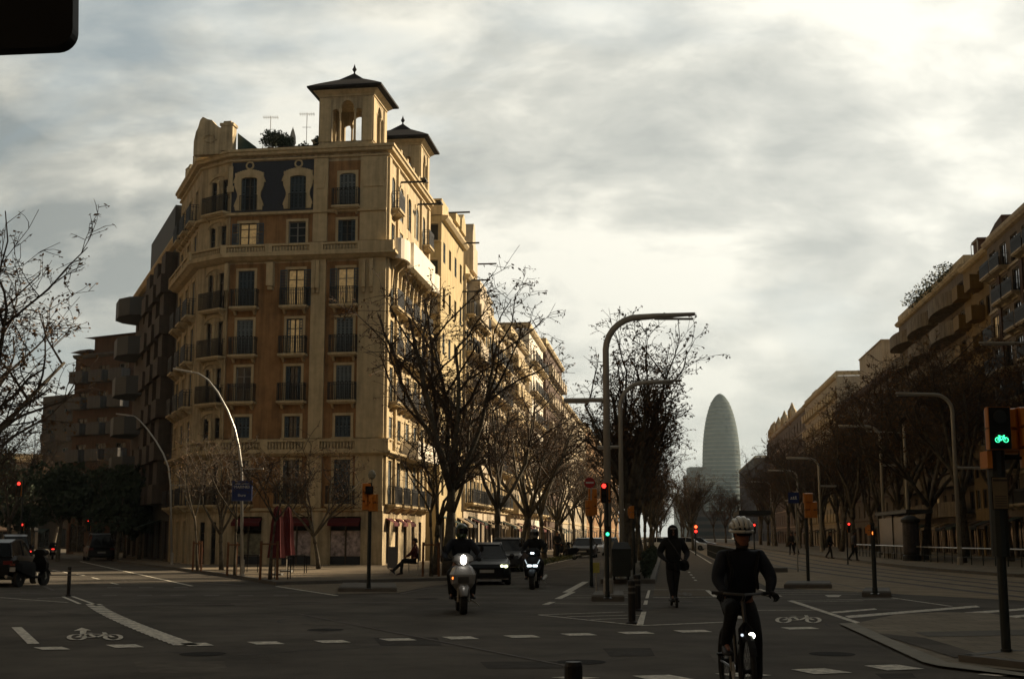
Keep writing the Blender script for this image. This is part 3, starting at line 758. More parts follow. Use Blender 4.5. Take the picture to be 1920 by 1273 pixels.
# shop fronts
graf = mat('graffiti_roller_shutter', (.40, .33, .32), .8, var=.75, vscale=3.2, detail=3)
shopglass = mat('shop_glass', (.02, .02, .022), .15, var=.3)
for i, (a, b) in enumerate(shops):
    s = MB(); s.fbox(Ff, a, b, Zf(1042), Zf(995) if i else Zf(1000), -.20, -.14); o = s.build('shop_window', graf if i else mat('poster_glass', (.16, .15, .10), .6, var=.6, vscale=4), CB, w=True)
    s = MB(); s.fbox(Ff, a, b, .14, Zf(1042)-.01, -.22, -.10); s.build('shop_base', mat('shop_base_paint', (.03, .032, .04), .7), CB, w=True)
    s = MB(); s.fbox(Ff, a, b, Zf(994), gz1, -.23, -.18); s.build('shop_transom', darkc, CB, w=True)
    s = MB(); s.fbox(Ff, (a+b)/2-.04, (a+b)/2+.04, .14, gz1-.01, -.13, -.06); s.build('shop_mullion', wood, CB, w=True)
    s = MB(); s.prism([Ff.P(a-.03, Zf(971), .02), Ff.P(a-.03, Zf(971), .06), Ff.P(a-.03, Zf(980), .5), Ff.P(a-.03, Zf(986), .5), Ff.P(a-.03, Zf(986), .47), Ff.P(a-.03, Zf(979), .46), Ff.P(a-.03, Zf(973), .02)], Ff.t*(b-a+.06))
    s.build('awning', redc, CB, w=True)
for i in (0, 1, 2):
    s = MB(); a = aus[i]-.7; s.prism([Fa.P(a, Zf(971), .02), Fa.P(a, Zf(971), .06), Fa.P(a, Zf(980), .5), Fa.P(a, Zf(986), .5), Fa.P(a, Zf(979), .46), Fa.P(a, Zf(973), .02)], Fa.t*1.4)
    s.build('awning', redc, CB, w=True)
    l = MB(); l.lathe(Fa.P(aus[i]+1.1, 2.45, .12), [(.02, -.06), (.07, 0), (.02, .06)], 8); l.build('wall_lamp', glow('warm_shop_lamp', (1, .55, .25), 5), CB, w=True)

# ---- roof towers
def tower(u0, u1, v0, dep, frm, name_f):
    """square loggia tower. frm: frame of its front; it runs dep metres back"""
    Wt = u1-u0
    cor_ = [frm.P(u0, 0, -v0), frm.P(u1, 0, -v0), frm.P(u1, 0, -v0-dep), frm.P(u0, 0, -v0-dep)]
    zb_, zt_ = ZC+.25, ZT0
    T = MB(); Tt = MB()
    for i in range(4):
        p, q = cor_[i], cor_[(i+1) % 4]; fr = Fr(V((p.x, p.y, 0)), q-p); L = (q-p).length; th = .24
        s1, s2 = L*.235, L*.79; c1, c2 = L*.375, L*.655
        zsill = ZOP0; zsp = ZOP1; zct = ZOP2
        T.fbox(fr, 0, s1, zb_, zt_, -th, 0) if i % 2 == 0 else T.fbox(fr, th+.001, s1, zb_, zt_, -th, 0)
        T.fbox(fr, s2, L, zb_, zt_, -th, 0) if i % 2 == 0 else T.fbox(fr, s2, L-th-.001, zb_, zt_, -th, 0)
        T.fbox(fr, s1, s2, zb_, zsill, -th, 0); T.fbox(fr, s1, s2, zct+.08, zt_, -th, -.002)
        arch_span(T, fr, s1, c1-.04, zsp-.1, zct+.08, -th+.01, -.02, rise=.14, n=5); arch_span(T, fr, c1+.04, c2-.04, zsp, zct+.08, -th+.01, -.02, rise=zct-zsp-.02, n=10); arch_span(T, fr, c2+.04, s2, zsp-.1, zct+.08, -th+.01, -.02, rise=.14, n=5)
        T.fbox(fr, c1-.04, c1+.04, zsp+.05, zct+.08, -th+.01, -.03); T.fbox(fr, c2-.04, c2+.04, zsp+.05, zct+.08, -th+.01, -.03)
        for c in (c1, c2):
            Tt.lathe(fr.P(c, zsill, -.12), [(.10, 0), (.10, .06), (.068, .1), (.06, zsp-zsill-.2), (.11, zsp-zsill-.04), (.11, zsp-zsill+.05)], 10)
        Tt.fbox(fr, .04, s1-.06, zsill, zct+.1, 0, .045); Tt.fbox(fr, s2+.06, L-.04, zsill, zct+.1, 0, .045)
        Tt.fbox(fr, .0, L, zct+.18, zct+.26, -.0, .07); Tt.fbox(fr, .02, L-.02, zb_, zb_+.2, 0, .05)
    cen = sum(cor_, V())/4
    T.build('tower_wall', cream, CB, w=True)
    ex = (cor_[1]-cor_[0]).normalized(); ey = (cor_[3]-cor_[0]).normalized()
    def ring(h, z): return [cen-ex*h-ey*h+ZZ*z, cen+ex*h-ey*h+ZZ*z, cen+ex*h+ey*h+ZZ*z, cen-ex*h+ey*h+ZZ*z]
    hw = Wt/2
    Tt.loft([ring(hw+.04, zt_), ring(hw+.12, zt_+.08), ring(hw+.30, zt_+.22), ring(hw+.3, zt_+.26)])
    Tt.build('tower_trim', trimm, CB, w=True)
    r = MB(); z0 = zt_+.262
    r.loft([ring(hw+.26, z0), ring(hw+.58, z0+.06), ring(hw+.60, z0+.16), ring(hw+.10, z0+.46), ring(hw*.45, z0+.98), ring(.06, z0+1.52)])
    for k in range(4):   # hips
        pass
    o = r.build('tower_roof', slate, CB, w=True)
    f = MB(); f.lathe(cen+ZZ*(z0+1.5), [(.05, 0), (.06, .06), (.03, .12), (.10, .22), (.13, .30), (.07, .40), (.02, .56), (.005, .62)], 8); fo = f.build('finial', slate, o); 
    for v in fo.data.vertices: v.co = v.co - ORG[CB.name]
    return cen
ZT0 = Zf(178, 650); ZOP0 = Zf(264, 650); ZOP1 = Zf(204, 650); ZOP2 = Zf(186, 650)
tower(Uf(599, 230), Uf(699, 230), -.0, Uf(699, 230)-Uf(599, 230), Ff, 'a')
Ft2 = Fr(Fa.P(9.35, 0, 0) - Fa.n*2.92, Fa.n)     # its front faces the camera side
tower(0, 2.9, 0, 2.9, Ft2, 'b')

# ---- roof ornament on the left corner
gb = MB()
uz = lambda px, py: Ff.P(Uf(px, py), Zf(py, 450), .12)
pts = [uz(*p) for p in ((364, 287), (365, 262), (369, 244), (373, 236), (377, 222), (382, 216), (391, 221), (399, 223), (405, 231), (413, 237), (416, 238), (416, 287))]
gb.prism(pts, -Ff.n*.5)
gb.fbox(Ff, Uf(416, 250), Uf(438, 250), ZC+.28, Zf(236, 430), -.45, .16)
gb.fbox(Ff, Uf(414, 250), Uf(440, 250), Zf(236, 430), Zf(231, 430), -.5, .2); gb.fbox(Ff, Uf(420, 250), Uf(434, 250), Zf(231, 430), Zf(227, 430), -.45, .12)
for k in range(10):
    a = k*.63; p0 = uz(396, 258)+Ff.n*.02; gb.tube([p0+Ff.t*.28*math.cos(a)+ZZ*.18*math.sin(a), p0+Ff.t*.4*math.cos(a+.5)+ZZ*.28*math.sin(a+.5)], .035, 5)
gb.build('corner_gable', cream, CB, w=True)
gb = MB()
for u in (WL-.4, WL*.62, WL*.25):
    gb.fbox(Fl, u-.3, u+.3, ZC+.28, ZC+1.2, -.5, .1); gb.lathe(Fl.P(u, ZC+1.2, -.2), [(.34, 0), (.36, .1), (.2, .25), (.12, .42)], 8)
gb.fbox(Fl, 0, WL, ZC+.28, ZC+.6, -.3, .04); gb.fbox(Fa, 3.1, 9.2, ZC+.28, ZC+.55, -.3, .04)
for u in (3.4, 5.2, 7.0, 8.8): gb.fbox(Fa, u-.16, u+.16, ZC+.55, ZC+.95, -.32, .06)
gb.build('parapet', cream, CB, w=True)
gh = MB(); gh.prism([Ff.P(Uf(440, 270), ZC+.3, -.5), Ff.P(Uf(474, 280), ZC+.3, -.5), Ff.P(Uf(474, 280), Zf(266), -.5), Ff.P(Uf(440, 240), Zf(238), -.5)], -Ff.n*2.4)
gh.build('roof_lean_to', mat('green_glazing', (.02, .05, .045), .3, var=.4, vscale=4), CB, w=True)
rr = MB(); rr.fbox(Ff, Uf(540, 280), Uf(588, 280), ZC+.28, Zf(272), -1.6, -.3); rr.fbox(Ff, Uf(520, 280), Uf(590, 280), Zf(272), Zf(270.5), -1.7, -.2); rr.build('roof_shed', slate, CB, w=True)
ch = MB(); ch.fbox(Ff, Uf(567, 260), Uf(580, 260), ZC+.28, Zf(246), -2.4, -1.9); ch.fbox(Ff, Uf(565, 260), Uf(582, 260), Zf(246), Zf(243), -2.5, -1.8); ch.build('chimney', cream, CB, w=True)
bm_ = MB()
for u in (3.6, 8.6): bm_ = MB(); bm_.fbox(Fa, u-.05, u+.05, ZC-.95, ZC-.85, .0, 1.5); bm_.fbox(Fa, u-.5, u+.5, ZC-.86, ZC-.80, 1.2, 1.5); bm_.build('awning_bracket', iron, CB, w=True)

def leaf_cloud(b, c, rad, n, size, rn):
    for _ in range(n):
        while True:
            d = V((rn.uniform(-1, 1), rn.uniform(-1, 1), rn.uniform(-1, 1)))
            if .15 < d.length < 1: break
        p = V(c)+V((d.x*rad[0], d.y*rad[1], d.z*rad[2]))
        a = V((rn.gauss(0, 1), rn.gauss(0, 1), rn.gauss(0, 1))).normalized()*size*rn.uniform(.6, 1.3); bb = a.orthogonal().normalized()*size*rn.uniform(.4, 1)
        b.add([p-a, p+bb, p+a, p-bb], [(0, 1, 2, 3)])
rn = random.Random(3)
def roof_plant(px0, px1, py0, py1, dep, label, n, mat_=None):
    c = Ff.P(Uf((px0+px1)/2, py1), ZC+.3, -dep); hh = Zf(py0)-ZC-.3; ww = abs(Uf(px1, py1)-Uf(px0, py1))/2; hh *= 1.12
    t = thing('roof_plant', label, 'plant', c, 0, 'plants on the roof terrace')
    b = MB()
    for k in range(6): leaf_cloud(b, (rn.uniform(-.7, .7)*ww, rn.uniform(-.3, .3), hh*rn.uniform(.45, .82)), (ww*.75, .5, hh*.34), n//6, .07, rn)
    b.build('foliage', mat_ or greenm, t)
    b = MB(); b.tube([(0, 0, .25), (.05, 0, hh*.6)], .04, 5); b.build('stem', bark, t)
    b = MB(); b.lathe((0, 0, 0), [(.2, 0), (.28, .35), (.3, .38)], 10); b.build('pot', brownb, t)
roof_plant(474, 520, 238, 282, 1.2, 'big dark green bush on the roof terrace, tallest of the roof plants', 1500)
roof_plant(512, 540, 244, 282, 1.0, 'round dark shrub on the roof terrace beside the folded white parasol', 800)
roof_plant(548, 566, 258, 280, 1.3, 'thin wispy plant on the roof terrace left of the chimney', 160)
roof_plant(580, 596, 252, 280, 1.0, 'scraggly plant on the roof terrace against the tower', 200)
0 and roof_plant(362, 352, 284, 300, -.1, 'small tuft growing on the cornice at the left corner of the roof', 90)
t = thing('closed_parasol', 'folded pale parasol standing among the roof terrace plants', 'parasol', Ff.P(Uf(532, 280), ZC+.3, -1.5))
b = MB(); b.tube([(0, 0, 0), (0, 0, 1.7)], .02, 6); b.build('pole', steel, t)
b = MB(); b.lathe((0, 0, .55), [(.10, 0), (.2, .2), (.17, .6), (.08, .95), (.02, 1.1)], 8); b.build('canopy', mat('white_canvas', (.5, .5, .47), .9), t)
def antenna(px, py, dep, label):
    c = Ff.P(Uf(px, 280), ZC+.3, -dep); hh = at(px, py, c.y).z-c.z
    t = thing('tv_antenna', label, 'antenna', c, 0, 'rooftop antennas')
    b = MB(); b.tube([(0, 0, 0), (0, 0, hh)], .018, 5); b.build('mast', steel, t)
    b = MB(); b.tube([(-.45, 0, hh-.08), (.45, 0, hh-.08)], .014, 4)
    for k in range(7): x = -.39+k*.13; b.tube([(x, -.2, hh-.08), (x, .25, hh-.08)], .008, 4); b.tube([(x, 0, hh-.2), (x, 0, hh+.05)], .008, 4)
    b.tube([(0, 0, hh*.7), (0, 0, hh)], .022, 4); b.tube([(-.25, 0, hh*.7), (.25, 0, hh*.7)], .014, 4)
    b.build('aerial', steel, t)
antenna(481, 218, 2.2, 'television antenna rising above the dark roof bush'); antenna(547, 212, 2.6, 'tallest television antenna, between the folded parasol and the chimney')

# ------------------------------------------------------------ generic street blocks
def block(name, label, fr, L, H, dep, wm, floors, bays, g=3.4, style='plain', bal=None, pane=None, ww=1.0, wh=None, group=None, near_side=None, parapet=.7, cat='building', balmask=None, shut_=None, balm=None, detail=2, corn=True, top=None, ground='shops', seed=1, bd=.7, bwf=None, trim_=None, sidem=None):
    rn_ = random.Random(seed)
    t = thing(name, label, cat, fr.P(0, 0), 0, group)
    fh = (H-g-.5)/floors; wh = wh or min(1.9, fh*.62)
    b = MB(); ops = []; us = [L*(i+.5)/bays for i in range(bays)]
    for k in range(floors):
        z = g+fh*k+(fh-wh)*.35
        for u in us: ops.append((u-ww/2, u+ww/2, z, z+wh))
    for u in us:
        if ground == 'shops': ops.append((u-min(1.1, L/bays*.38), u+min(1.1, L/bays*.38), .15, g-.8))
        else: ops.append((u-.6, u+.6, .15, g-.8))
    wall(b, fr, 0, L, 0, H, ops)
    P = fr.P
    sops = []
    sb = MB()
    sd_ = sb if sidem else b
    if near_side:     # side windows on the u=0 (near) or u=L end
        nfr = Fr(P(0, 0, -dep), P(0, 0)-P(0, 0, -dep)) if near_side[0] == 0 else Fr(P(L, 0), P(L, 0, -dep)-P(L, 0))
        for (uu, w_, zz, hh) in near_side[1]: sops.append((uu-w_/2, uu+w_/2, zz, zz+hh))
        wall(sd_, nfr, 0, dep, 0, H, sops)
    if not (near_side and near_side[0] == 0): sd_.quad(P(0, 0, -dep), P(0, 0), P(0, H), P(0, H, -dep))
    if not (near_side and near_side[0] == 1): sd_.quad(P(L, 0), P(L, 0, -dep), P(L, H, -dep), P(L, H))
    sd_.quad(P(L, 0, -dep), P(0, 0, -dep), P(0, H, -dep), P(L, H, -dep))
    b.quad(P(0, H), P(L, H), P(L, H, -dep), P(0, H, -dep))
    b.build('wall', wm, t, w=True)
    if sidem: sb.build('side_wall', sidem, t, w=True)
    tm_ = trim_ or trimm
    c = MB()
    if corn: molding(c, [P(0, 0), P(L, 0)], [(0, -.05), (.25, 0), (.42, .18), (.42, .32), (0, .36)], H-.3)
    if parapet:
        c.fbox(fr, 0, L, H+.07, H+parapet, -.25, .05); c.fbox(fr, 0, .25, H+.07, H+parapet-.002, -dep, -.25); c.fbox(fr, L-.25, L, H+.07, H+parapet-.002, -dep, -.25)
    if style == 'bands':
        for k in range(floors): c.fbox(fr, .01, L-.01, g+fh*k-.12, g+fh*k+.05, 0, .10)
    if style == 'classic':
        for k in (0, floors-1): c.fbox(fr, .01, L-.01, g+fh*k-.12, g+fh*k+.08, 0, .22)
        for i in range(bays+1):
            u = L*i/bays; c.fbox(fr, max(.01, u-.14), min(L-.01, u+.14), g+.1, H-.35, 0, .09)
    c.build('cornice', tm_, t, w=True)
    for k in range(floors):
        z = g+fh*k+(fh-wh)*.35
        for i, u in enumerate(us):
            bb = bal if (bal and (balmask is None or balmask(k, i))) else None
            sh = None
            if shut_: sh = rn_.choice(shut_)
            if detail: win(t, fr, u, z, ww, wh, shutter=sh, sm=rn_.choice([shut, shutl]), pane=(lit if rn_.random() < .03 else pane), balc=bb, bw=(bwf or min(L/bays-.25, ww+.9)), bd=bd, sur=style in ('classic', 'trim') and detail > 1, tm=tm_, bm=balm, fm=wood if rn_.random() < .5 else framew, tr=False)
    for i, u in enumerate(us):
        w_ = 2*min(1.1, L/bays*.38) if ground == 'shops' else 1.2
        win(t, fr, u, .15, round(w_, 1), g-.95, pane=shopglass, sur=False, fm=wood, tr=False)
    if ground == 'shops' and detail:
        for u in us:
            if rn_.random() < .62:
                wd = min(1.25, L/bays*.42); zz_ = g-.75+rn_.uniform(-.1, .15); a_ = MB(); dp_ = rn_.uniform(.7, 1.5)
                a_.prism([P(u-wd, zz_, .03), P(u-wd, zz_+.05, .03), P(u-wd, zz_-.42, dp_), P(u-wd, zz_-.62, dp_), P(u-wd, zz_-.62, dp_-.03), P(u-wd, zz_-.45, dp_-.04)], fr.t*(2*wd))
                a_.build('awning', rn_.choice([redc, mat('green_awning', (.02, .04, .03), .9), mat('brown_awning', (.06, .035, .02), .9), mat('sand_awning', (.22, .17, .11), .9), mat('black_awning', (.015, .015, .016), .9)]), t, w=True)
    if near_side:
        for (uu, w_, zz, hh) in near_side[1]: win(t, nfr, uu, zz, w_, hh, n=1, sur=True, pane=rn_.choice([glass, glassd, mat('roller_blind', (.35, .34, .32), .8)]), fm=framew, tr=False)
    if top: top(t, fr, L, H, dep)
    return t
def topbox(u0, u1, d0, d1, h, m, name='penthouse', z0=.07):
    def f(t, fr, L, H, dep):
        b = MB(); b.fbox(fr, u0, u1, H+z0, H+h, -d1, -d0); b.fbox(fr, u0-.1, u1+.1, H+h, H+h+.15, -d1-.1, -d0+.1)
        b.fbox(fr, u0+.4, u0+.8, H+h+.15, H+h+.8, -d1+.3, -d1+.7)
        b.build(name, m, t, w=True)
    return f
def multi(*fs):
    def f(*a):
        for q in fs: q(*a)
    return f
# --- avenue, left side
def AL(lat, al0): return Fr(AV(lat, al0), AD)
side = [(9.0-.47, .54, z, 1.12) for z in (20.55, 18.15, 15.75, 13.35, 10.95, 8.55, 6.15)]
def brk(t, fr, L, H, dep):
    for u, z in ((3.0, H+.9), (7.4, H-.2), (L-.3, H-3.4)): b = MB(); b.fbox(fr, u-.05, u+.05, z, z+.1, -.3, 1.4); b.build('awning_bracket', iron, t, w=True)
    b = MB(); b.fbox(fr, -.0, 2.6, H+.71, H+1.15, -1.6, .0); b.fbox(fr, 4.2, 6.0, H+.71, H+1.3, -1.5, .25); b.prism([fr.P(7.0, H+.7, -.3), fr.P(9.0, H+.7, -.3), fr.P(8.9, H+1.5, -.3), fr.P(8.0, H+2.1, -.3), fr.P(7.1, H+1.5, -.3)], fr.n*.5); b.build('attic_gable', yellowr, t, w=True)
def iso(*a): return None
block('apartment_building', 'yellow rendered apartment block with small square side windows, next to the towered corner block', AL(-14.15, 79.9), 9.1, 22.2, 9, yellowr, 6, 4, g=3.6, style='plain', pane=glassd, ww=.85, wh=1.35, near_side=(0, side), shut_=[None, 'part', None], top=brk, group='buildings lining the avenue', bal=None, seed=3)
# oriel of the yellow block
def crest(t, fr, L, H, dep):
    b = MB(); b.fbox(fr, 2.0, 4.2, H+.7, H+2.6, -1.4, .3); b.prism([fr.P(2.3, H+2.6, -.5), fr.P(3.9, H+2.6, -.5), fr.P(3.7, H+3.7, -.5), fr.P(3.35, H+4.4, -.5), fr.P(2.85, H+4.4, -.5), fr.P(2.5, H+3.7, -.5)], fr.n*.7)
    b.fbox(fr, 5.8, 6.2, H+.7, H+1.5, -.4, .0); b.build('roof_crest', paleb, t, w=True)
    b = MB()
    for k in range(1, 6):
        z = 3.6+2.75*k; b.fbox(fr, 1.2, 5.0, z-.2, z, 0, 1.05)
        b.fbox(fr, 1.2, 5.0, z, z+.9, .95, 1.05)
    b.fbox(fr, 1.4, 4.8, H-3.2, H-.2, .0, .9); b.build('gallery_bay', paleb, t, w=True)
    b = MB(); b.fbox(fr, 5.2, 5.3, H+1.8, H+1.9, -.2, 1.6); b.fbox(fr, 1.0, 1.1, H-.3, H-.2, -.2, 1.7); b.build('awning_bracket', iron, t, w=True)
block('apartment_building', 'pale ornate block with projecting gallery bays and a crest on its roof', AL(-14.05, 89.1), 9.4, 20.2, 12, paleb, 6, 5, g=3.6, style='classic', bal='iron', shut_=['closed', 'part', None], top=crest, group='buildings lining the avenue', seed=4, ww=.9)
def dome(t, fr, L, H, dep):
    b = MB(); c = fr.P(3.0, H, -1.6); b.lathe(c, [(1.7, 0), (1.75, 1.3), (1.9, 1.4), (1.7, 1.9), (1.2, 2.5), (.5, 2.9), (.1, 3.0)], 12); b.build('roof_dome', paleb, t, w=True)
    b = MB(); b.fbox(fr, 9, 10.2, H+.7, H+2.2, -2, -.6); b.build('chimney', beige, t, w=True)
block('apartment_building', 'cream apartment block with a low round turret cap on its roof behind the plane trees', AL(-14.0, 98.7), 14, 18.9, 12, paleb, 5, 6, g=3.6, style='classic', bal='iron', shut_=['closed', None], top=dome, group='buildings lining the avenue', seed=5, ww=.95)
block('apartment_building', 'light grey apartment block with a bare side strip, taller than the turret block', AL(-13.6, 112.9), 12, 19.6, 12, beige, 6, 5, style='bands', bal='slab', shut_=[None, 'closed'], group='buildings lining the avenue', seed=6, near_side=(0, [(10, .8, 17, 1.2)]), detail=1)
block('apartment_building', 'narrow white apartment block whose bright edge shows above the trees', AL(-13.2, 125.1), 14, 22.0, 12, whitec, 6, 5, style='bands', bal='iron', group='buildings lining the avenue', seed=7, detail=1, pane=glassd)
block('apartment_building', 'red brown brick apartment block past the narrow white one', AL(-12.9, 139.4), 22, 22.6, 12, brownb, 6, 7, style='bands', bal='slab', balm=beige, group='buildings lining the avenue', seed=8, detail=1, sidem=brownb)
block('apartment_building', 'long beige apartment block far along the left of the avenue', AL(-13.6, 161.8), 60, 19.5, 14, beige, 6, 14, style='bands', group='buildings lining the avenue', seed=9, detail=1)
block('apartment_building', 'last ochre apartment block visible at the far left end of the avenue', AL(-13.6, 222.2), 150, 20.5, 14, ochre, 5, 16, style='bands', group='buildings lining the avenue', seed=10, detail=1)
# --- avenue, right side (facade runs towards the camera)
def ARt(lat, al_far): return Fr(AV(lat, al_far), -AD)
def strips(t, fr, L, H, dep):
    b = MB()
    for u in (3.0, 8.9, 14.7): b.fbox(fr, u-.35, u+.35, 3.6, H-1.6, .0, .12)
    b.build('brick_pier', brownb, t, w=True)
    b = MB(); b.fbox(fr, 1.0, L-1, H+.31, H+.9, -9, -6.0); b.fbox(fr, 12, 14, H+.9, H+1.6, -8, -6); b.build('penthouse', beige, t, w=True)
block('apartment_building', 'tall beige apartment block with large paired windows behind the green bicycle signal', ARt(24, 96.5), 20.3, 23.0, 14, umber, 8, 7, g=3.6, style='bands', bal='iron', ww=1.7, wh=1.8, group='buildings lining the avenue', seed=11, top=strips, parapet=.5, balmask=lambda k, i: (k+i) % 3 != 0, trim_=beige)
def stair_roof(t, fr, L, H, dep):
    b = MB(); b.prism([fr.P(0, H+.05, -1), fr.P(L, H+.05, -1), fr.P(L, H+2.4, -1), fr.P(L-2, H+2.2, -1), fr.P(1.2, H+.9, -1)], -fr.n*6); b.build('sloping_roof', brownb, t, w=True)
    b = MB(); b.tube([fr.P(1, H+.05, -.5), fr.P(1, H+1.8, -.5), fr.P(3, H+1.8, -.5), fr.P(3, H, -.5)], .04, 4); b.build('frame_rail', steel, t, w=True)
block('apartment_building', 'mustard and brown apartment block between the beige block and the rounded balconies', ARt(24.2, 105.2), 8.6, 22.9, 14, mustard, 8, 4, g=3.4, style='plain', bal='slab', balm=mustard, ww=1.3, group='buildings lining the avenue', seed=12, top=stair_roof, balmask=lambda k, i: k > 3 and i % 2 == 0, bd=1.0, parapet=0)
def curvebal(t, fr, L, H, dep):
    fh = (H-3.4-.5)/8
    for k in range(8):
        z = 3.4+fh*k
        for (a, c) in ((.6, 9.4), (10.2, 19.0), (20.2, 29.4)):
            b = MB(); n = 10; pts = []
            for i in range(n+1):
                f = i/n; pts.append((a+(c-a)*f, .9+.7*math.sin(math.pi*f)**.6))
            for i in range(n):
                p, q = pts[i], pts[i+1]; P = fr.P
                b.hexa([P(p[0], z-.2, p[1]), P(q[0], z-.2, q[1]), P(q[0], z-.2, .01), P(p[0], z-.2, .01), P(p[0], z, p[1]), P(q[0], z, q[1]), P(q[0], z, .01), P(p[0], z, .01)])
                b.hexa([P(p[0], z, p[1]), P(q[0], z, q[1]), P(q[0], z, q[1]-.14), P(p[0], z, p[1]-.14), P(p[0], z+1.0, p[1]), P(q[0], z+1.0, q[1]), P(q[0], z+1.0, q[1]-.14), P(p[0], z+1.0, p[1]-.14)])
            b.build('balcony', mat('stained_concrete', (.20, .16, .11), .9, var=.3, vscale=1.5, streak=.6), t, w=True)
    b = MB(); b.fbox(fr, 27.4, 29.1, H+.05, H+2.2, -3, -1.4); b.fbox(fr, 27.2, 29.3, H+2.2, H+2.4, -3.1, -1.3); b.build('chimney', brownb, t, w=True)
    b = MB(); rq = random.Random(4)
    for k in range(9): leaf_cloud(b, fr.P(9+k*2.0, H+.7, .2), (1.2, 1.2, .6+.3*(k % 2)), 160, .12, rq)
    b.build('terrace_planting', greenm, t, w=True)
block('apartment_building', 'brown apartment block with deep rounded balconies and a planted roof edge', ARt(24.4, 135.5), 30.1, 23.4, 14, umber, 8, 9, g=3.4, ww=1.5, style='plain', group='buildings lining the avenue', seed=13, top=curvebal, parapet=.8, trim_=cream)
block('apartment_building', 'low dark apartment block with a pale lift tower on its roof, past the rounded balconies', ARt(23.5, 180), 44, 18.4, 14, umber, 6, 11, style='bands', group='buildings lining the avenue', seed=14, top=topbox(19.5, 36, .5, 4, 4.6, beige, 'lift_tower'), detail=1, trim_=brownb)
block('apartment_building', 'tan apartment block with a stepped flat roof behind the right hand lamp posts', ARt(23.8, 222), 41.6, 23.6, 14, beige, 7, 12, style='bands', bal='slab', group='buildings lining the avenue', seed=15, detail=1, top=topbox(3, 9, 1, 5, 1.6, paleb))
def pinn(t, fr, L, H, dep):
    b = MB()
    for u in (1, 5, 9, 20, 34, 50): b.lathe(fr.P(u, H+.6, -.6), [(.9, 0), (.9, 1.6), (.5, 2.2), (.1, 3.2)], 6)
    b.build('roof_finials', cream, t, w=True)
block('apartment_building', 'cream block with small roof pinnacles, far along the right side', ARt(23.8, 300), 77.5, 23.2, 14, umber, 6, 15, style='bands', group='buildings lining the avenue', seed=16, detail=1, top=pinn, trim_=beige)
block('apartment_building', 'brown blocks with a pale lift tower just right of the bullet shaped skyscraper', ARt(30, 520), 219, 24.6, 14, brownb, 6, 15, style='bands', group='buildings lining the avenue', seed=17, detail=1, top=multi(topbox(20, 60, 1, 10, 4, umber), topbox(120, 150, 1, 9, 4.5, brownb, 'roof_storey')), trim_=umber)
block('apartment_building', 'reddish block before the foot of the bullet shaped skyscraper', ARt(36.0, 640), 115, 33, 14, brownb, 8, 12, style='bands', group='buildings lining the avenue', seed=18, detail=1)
# unseen blocks added round the crossing, sized and placed to shade it
block('apartment_building', 'unseen block added at the near right to keep sun off the crossing', Fr(AV(25, 76), -AD), 81, 33.0, 14, umber, 6, 9, style='bands', group='unseen blocks added for shade', seed=31, detail=0)
block('apartment_building', 'unseen long row added on the left to darken the side street', Fr(P0 - ER*21, ED), 110, 22.0, 12, umber, 6, 9, style='bands', group='unseen blocks added for shade', seed=34, detail=0)
block('apartment_building', 'unseen block added behind the camera to shade the lower floors', Fr(AV(24, -8), -AR), 62, 28.0, 14, umber, 6, 9, style='bands', group='unseen blocks added for shade', seed=32, detail=0)
block('apartment_building', 'unseen block added at the near left to shade the lower floors', Fr(AV(-38, -14), ED), 40, 24.0, 14, umber, 6, 9, style='bands', group='unseen blocks added for shade', seed=33, detail=0)
# --- left street
def EL(s0, L, off=0.0): return Fr(P0 + ED*(s0+L) - ER*off, -ED)
def zigzag(t, fr, L, H, dep):
    b = MB()
    for j in range(3):
        a = .6+j*3.9
        for k_ in range(6):
            z_ = 3.6+k_*2.62; b.prism([fr.P(a, z_, .0), fr.P(a+3.2, z_, .0), fr.P(a+3.2, z_, 1.0), fr.P(a+.9, z_, 1.0)], ZZ*1.15); b.prism([fr.P(a+.2, z_+1.15, .0), fr.P(a+3.0, z_+1.15, .0), fr.P(a+3.0, z_+1.15, .75), fr.P(a+1.1, z_+1.15, .75)], ZZ*1.47)
    b.build('bay_window', mat('shaded_umber_render', (.07, .052, .040), .9, var=.2, streak=.3), t, w=True)  # umber darkened: the shade of the side street is put into its colour
    b = MB(); b.fbox(fr, .1, L-.1, H+.1, H+2.0, -4, .35); b.build('attic_storey', dgrey, t, w=True)
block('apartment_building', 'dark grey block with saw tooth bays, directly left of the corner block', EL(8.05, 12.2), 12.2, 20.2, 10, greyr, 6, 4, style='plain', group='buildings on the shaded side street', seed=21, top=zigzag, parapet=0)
def polybal(t, fr, L, H, dep):
    fh = 2.98
    for k in range(6):
        z = H-2.2-fh*k; b = MB(); pts = [(.3, 0.01), (.9, 1.1), (2.0, 1.75), (4.2, 1.75), (5.5, 1.1), (6.0, .01)]
        P = fr.P
        b.prism([P(a, z, c) for a, c in pts], ZZ*.18)
        for i in range(len(pts)-1):
            p, q = pts[i], pts[i+1]; s = .12
            b.hexa([P(p[0], z+.18, p[1]), P(q[0], z+.18, q[1]), P(q[0], z+.18, max(0, q[1]-s)), P(p[0], z+.18, max(0, p[1]-s)), P(p[0], z+1.35, p[1]), P(q[0], z+1.35, q[1]), P(q[0], z+1.35, max(0, q[1]-s)), P(p[0], z+1.35, max(0, p[1]-s))])
        b.build('balcony', dgrey, t, w=True)
block('apartment_building', 'dark block with faceted projecting balconies that stand out against the sky', EL(20.3, 11), 11, 20.2, 10, mat('shaded_umber_render', (.07, .052, .040), .9, var=.2, streak=.3), 6, 3, style='plain', group='buildings on the shaded side street', seed=22, top=polybal, parapet=.3)
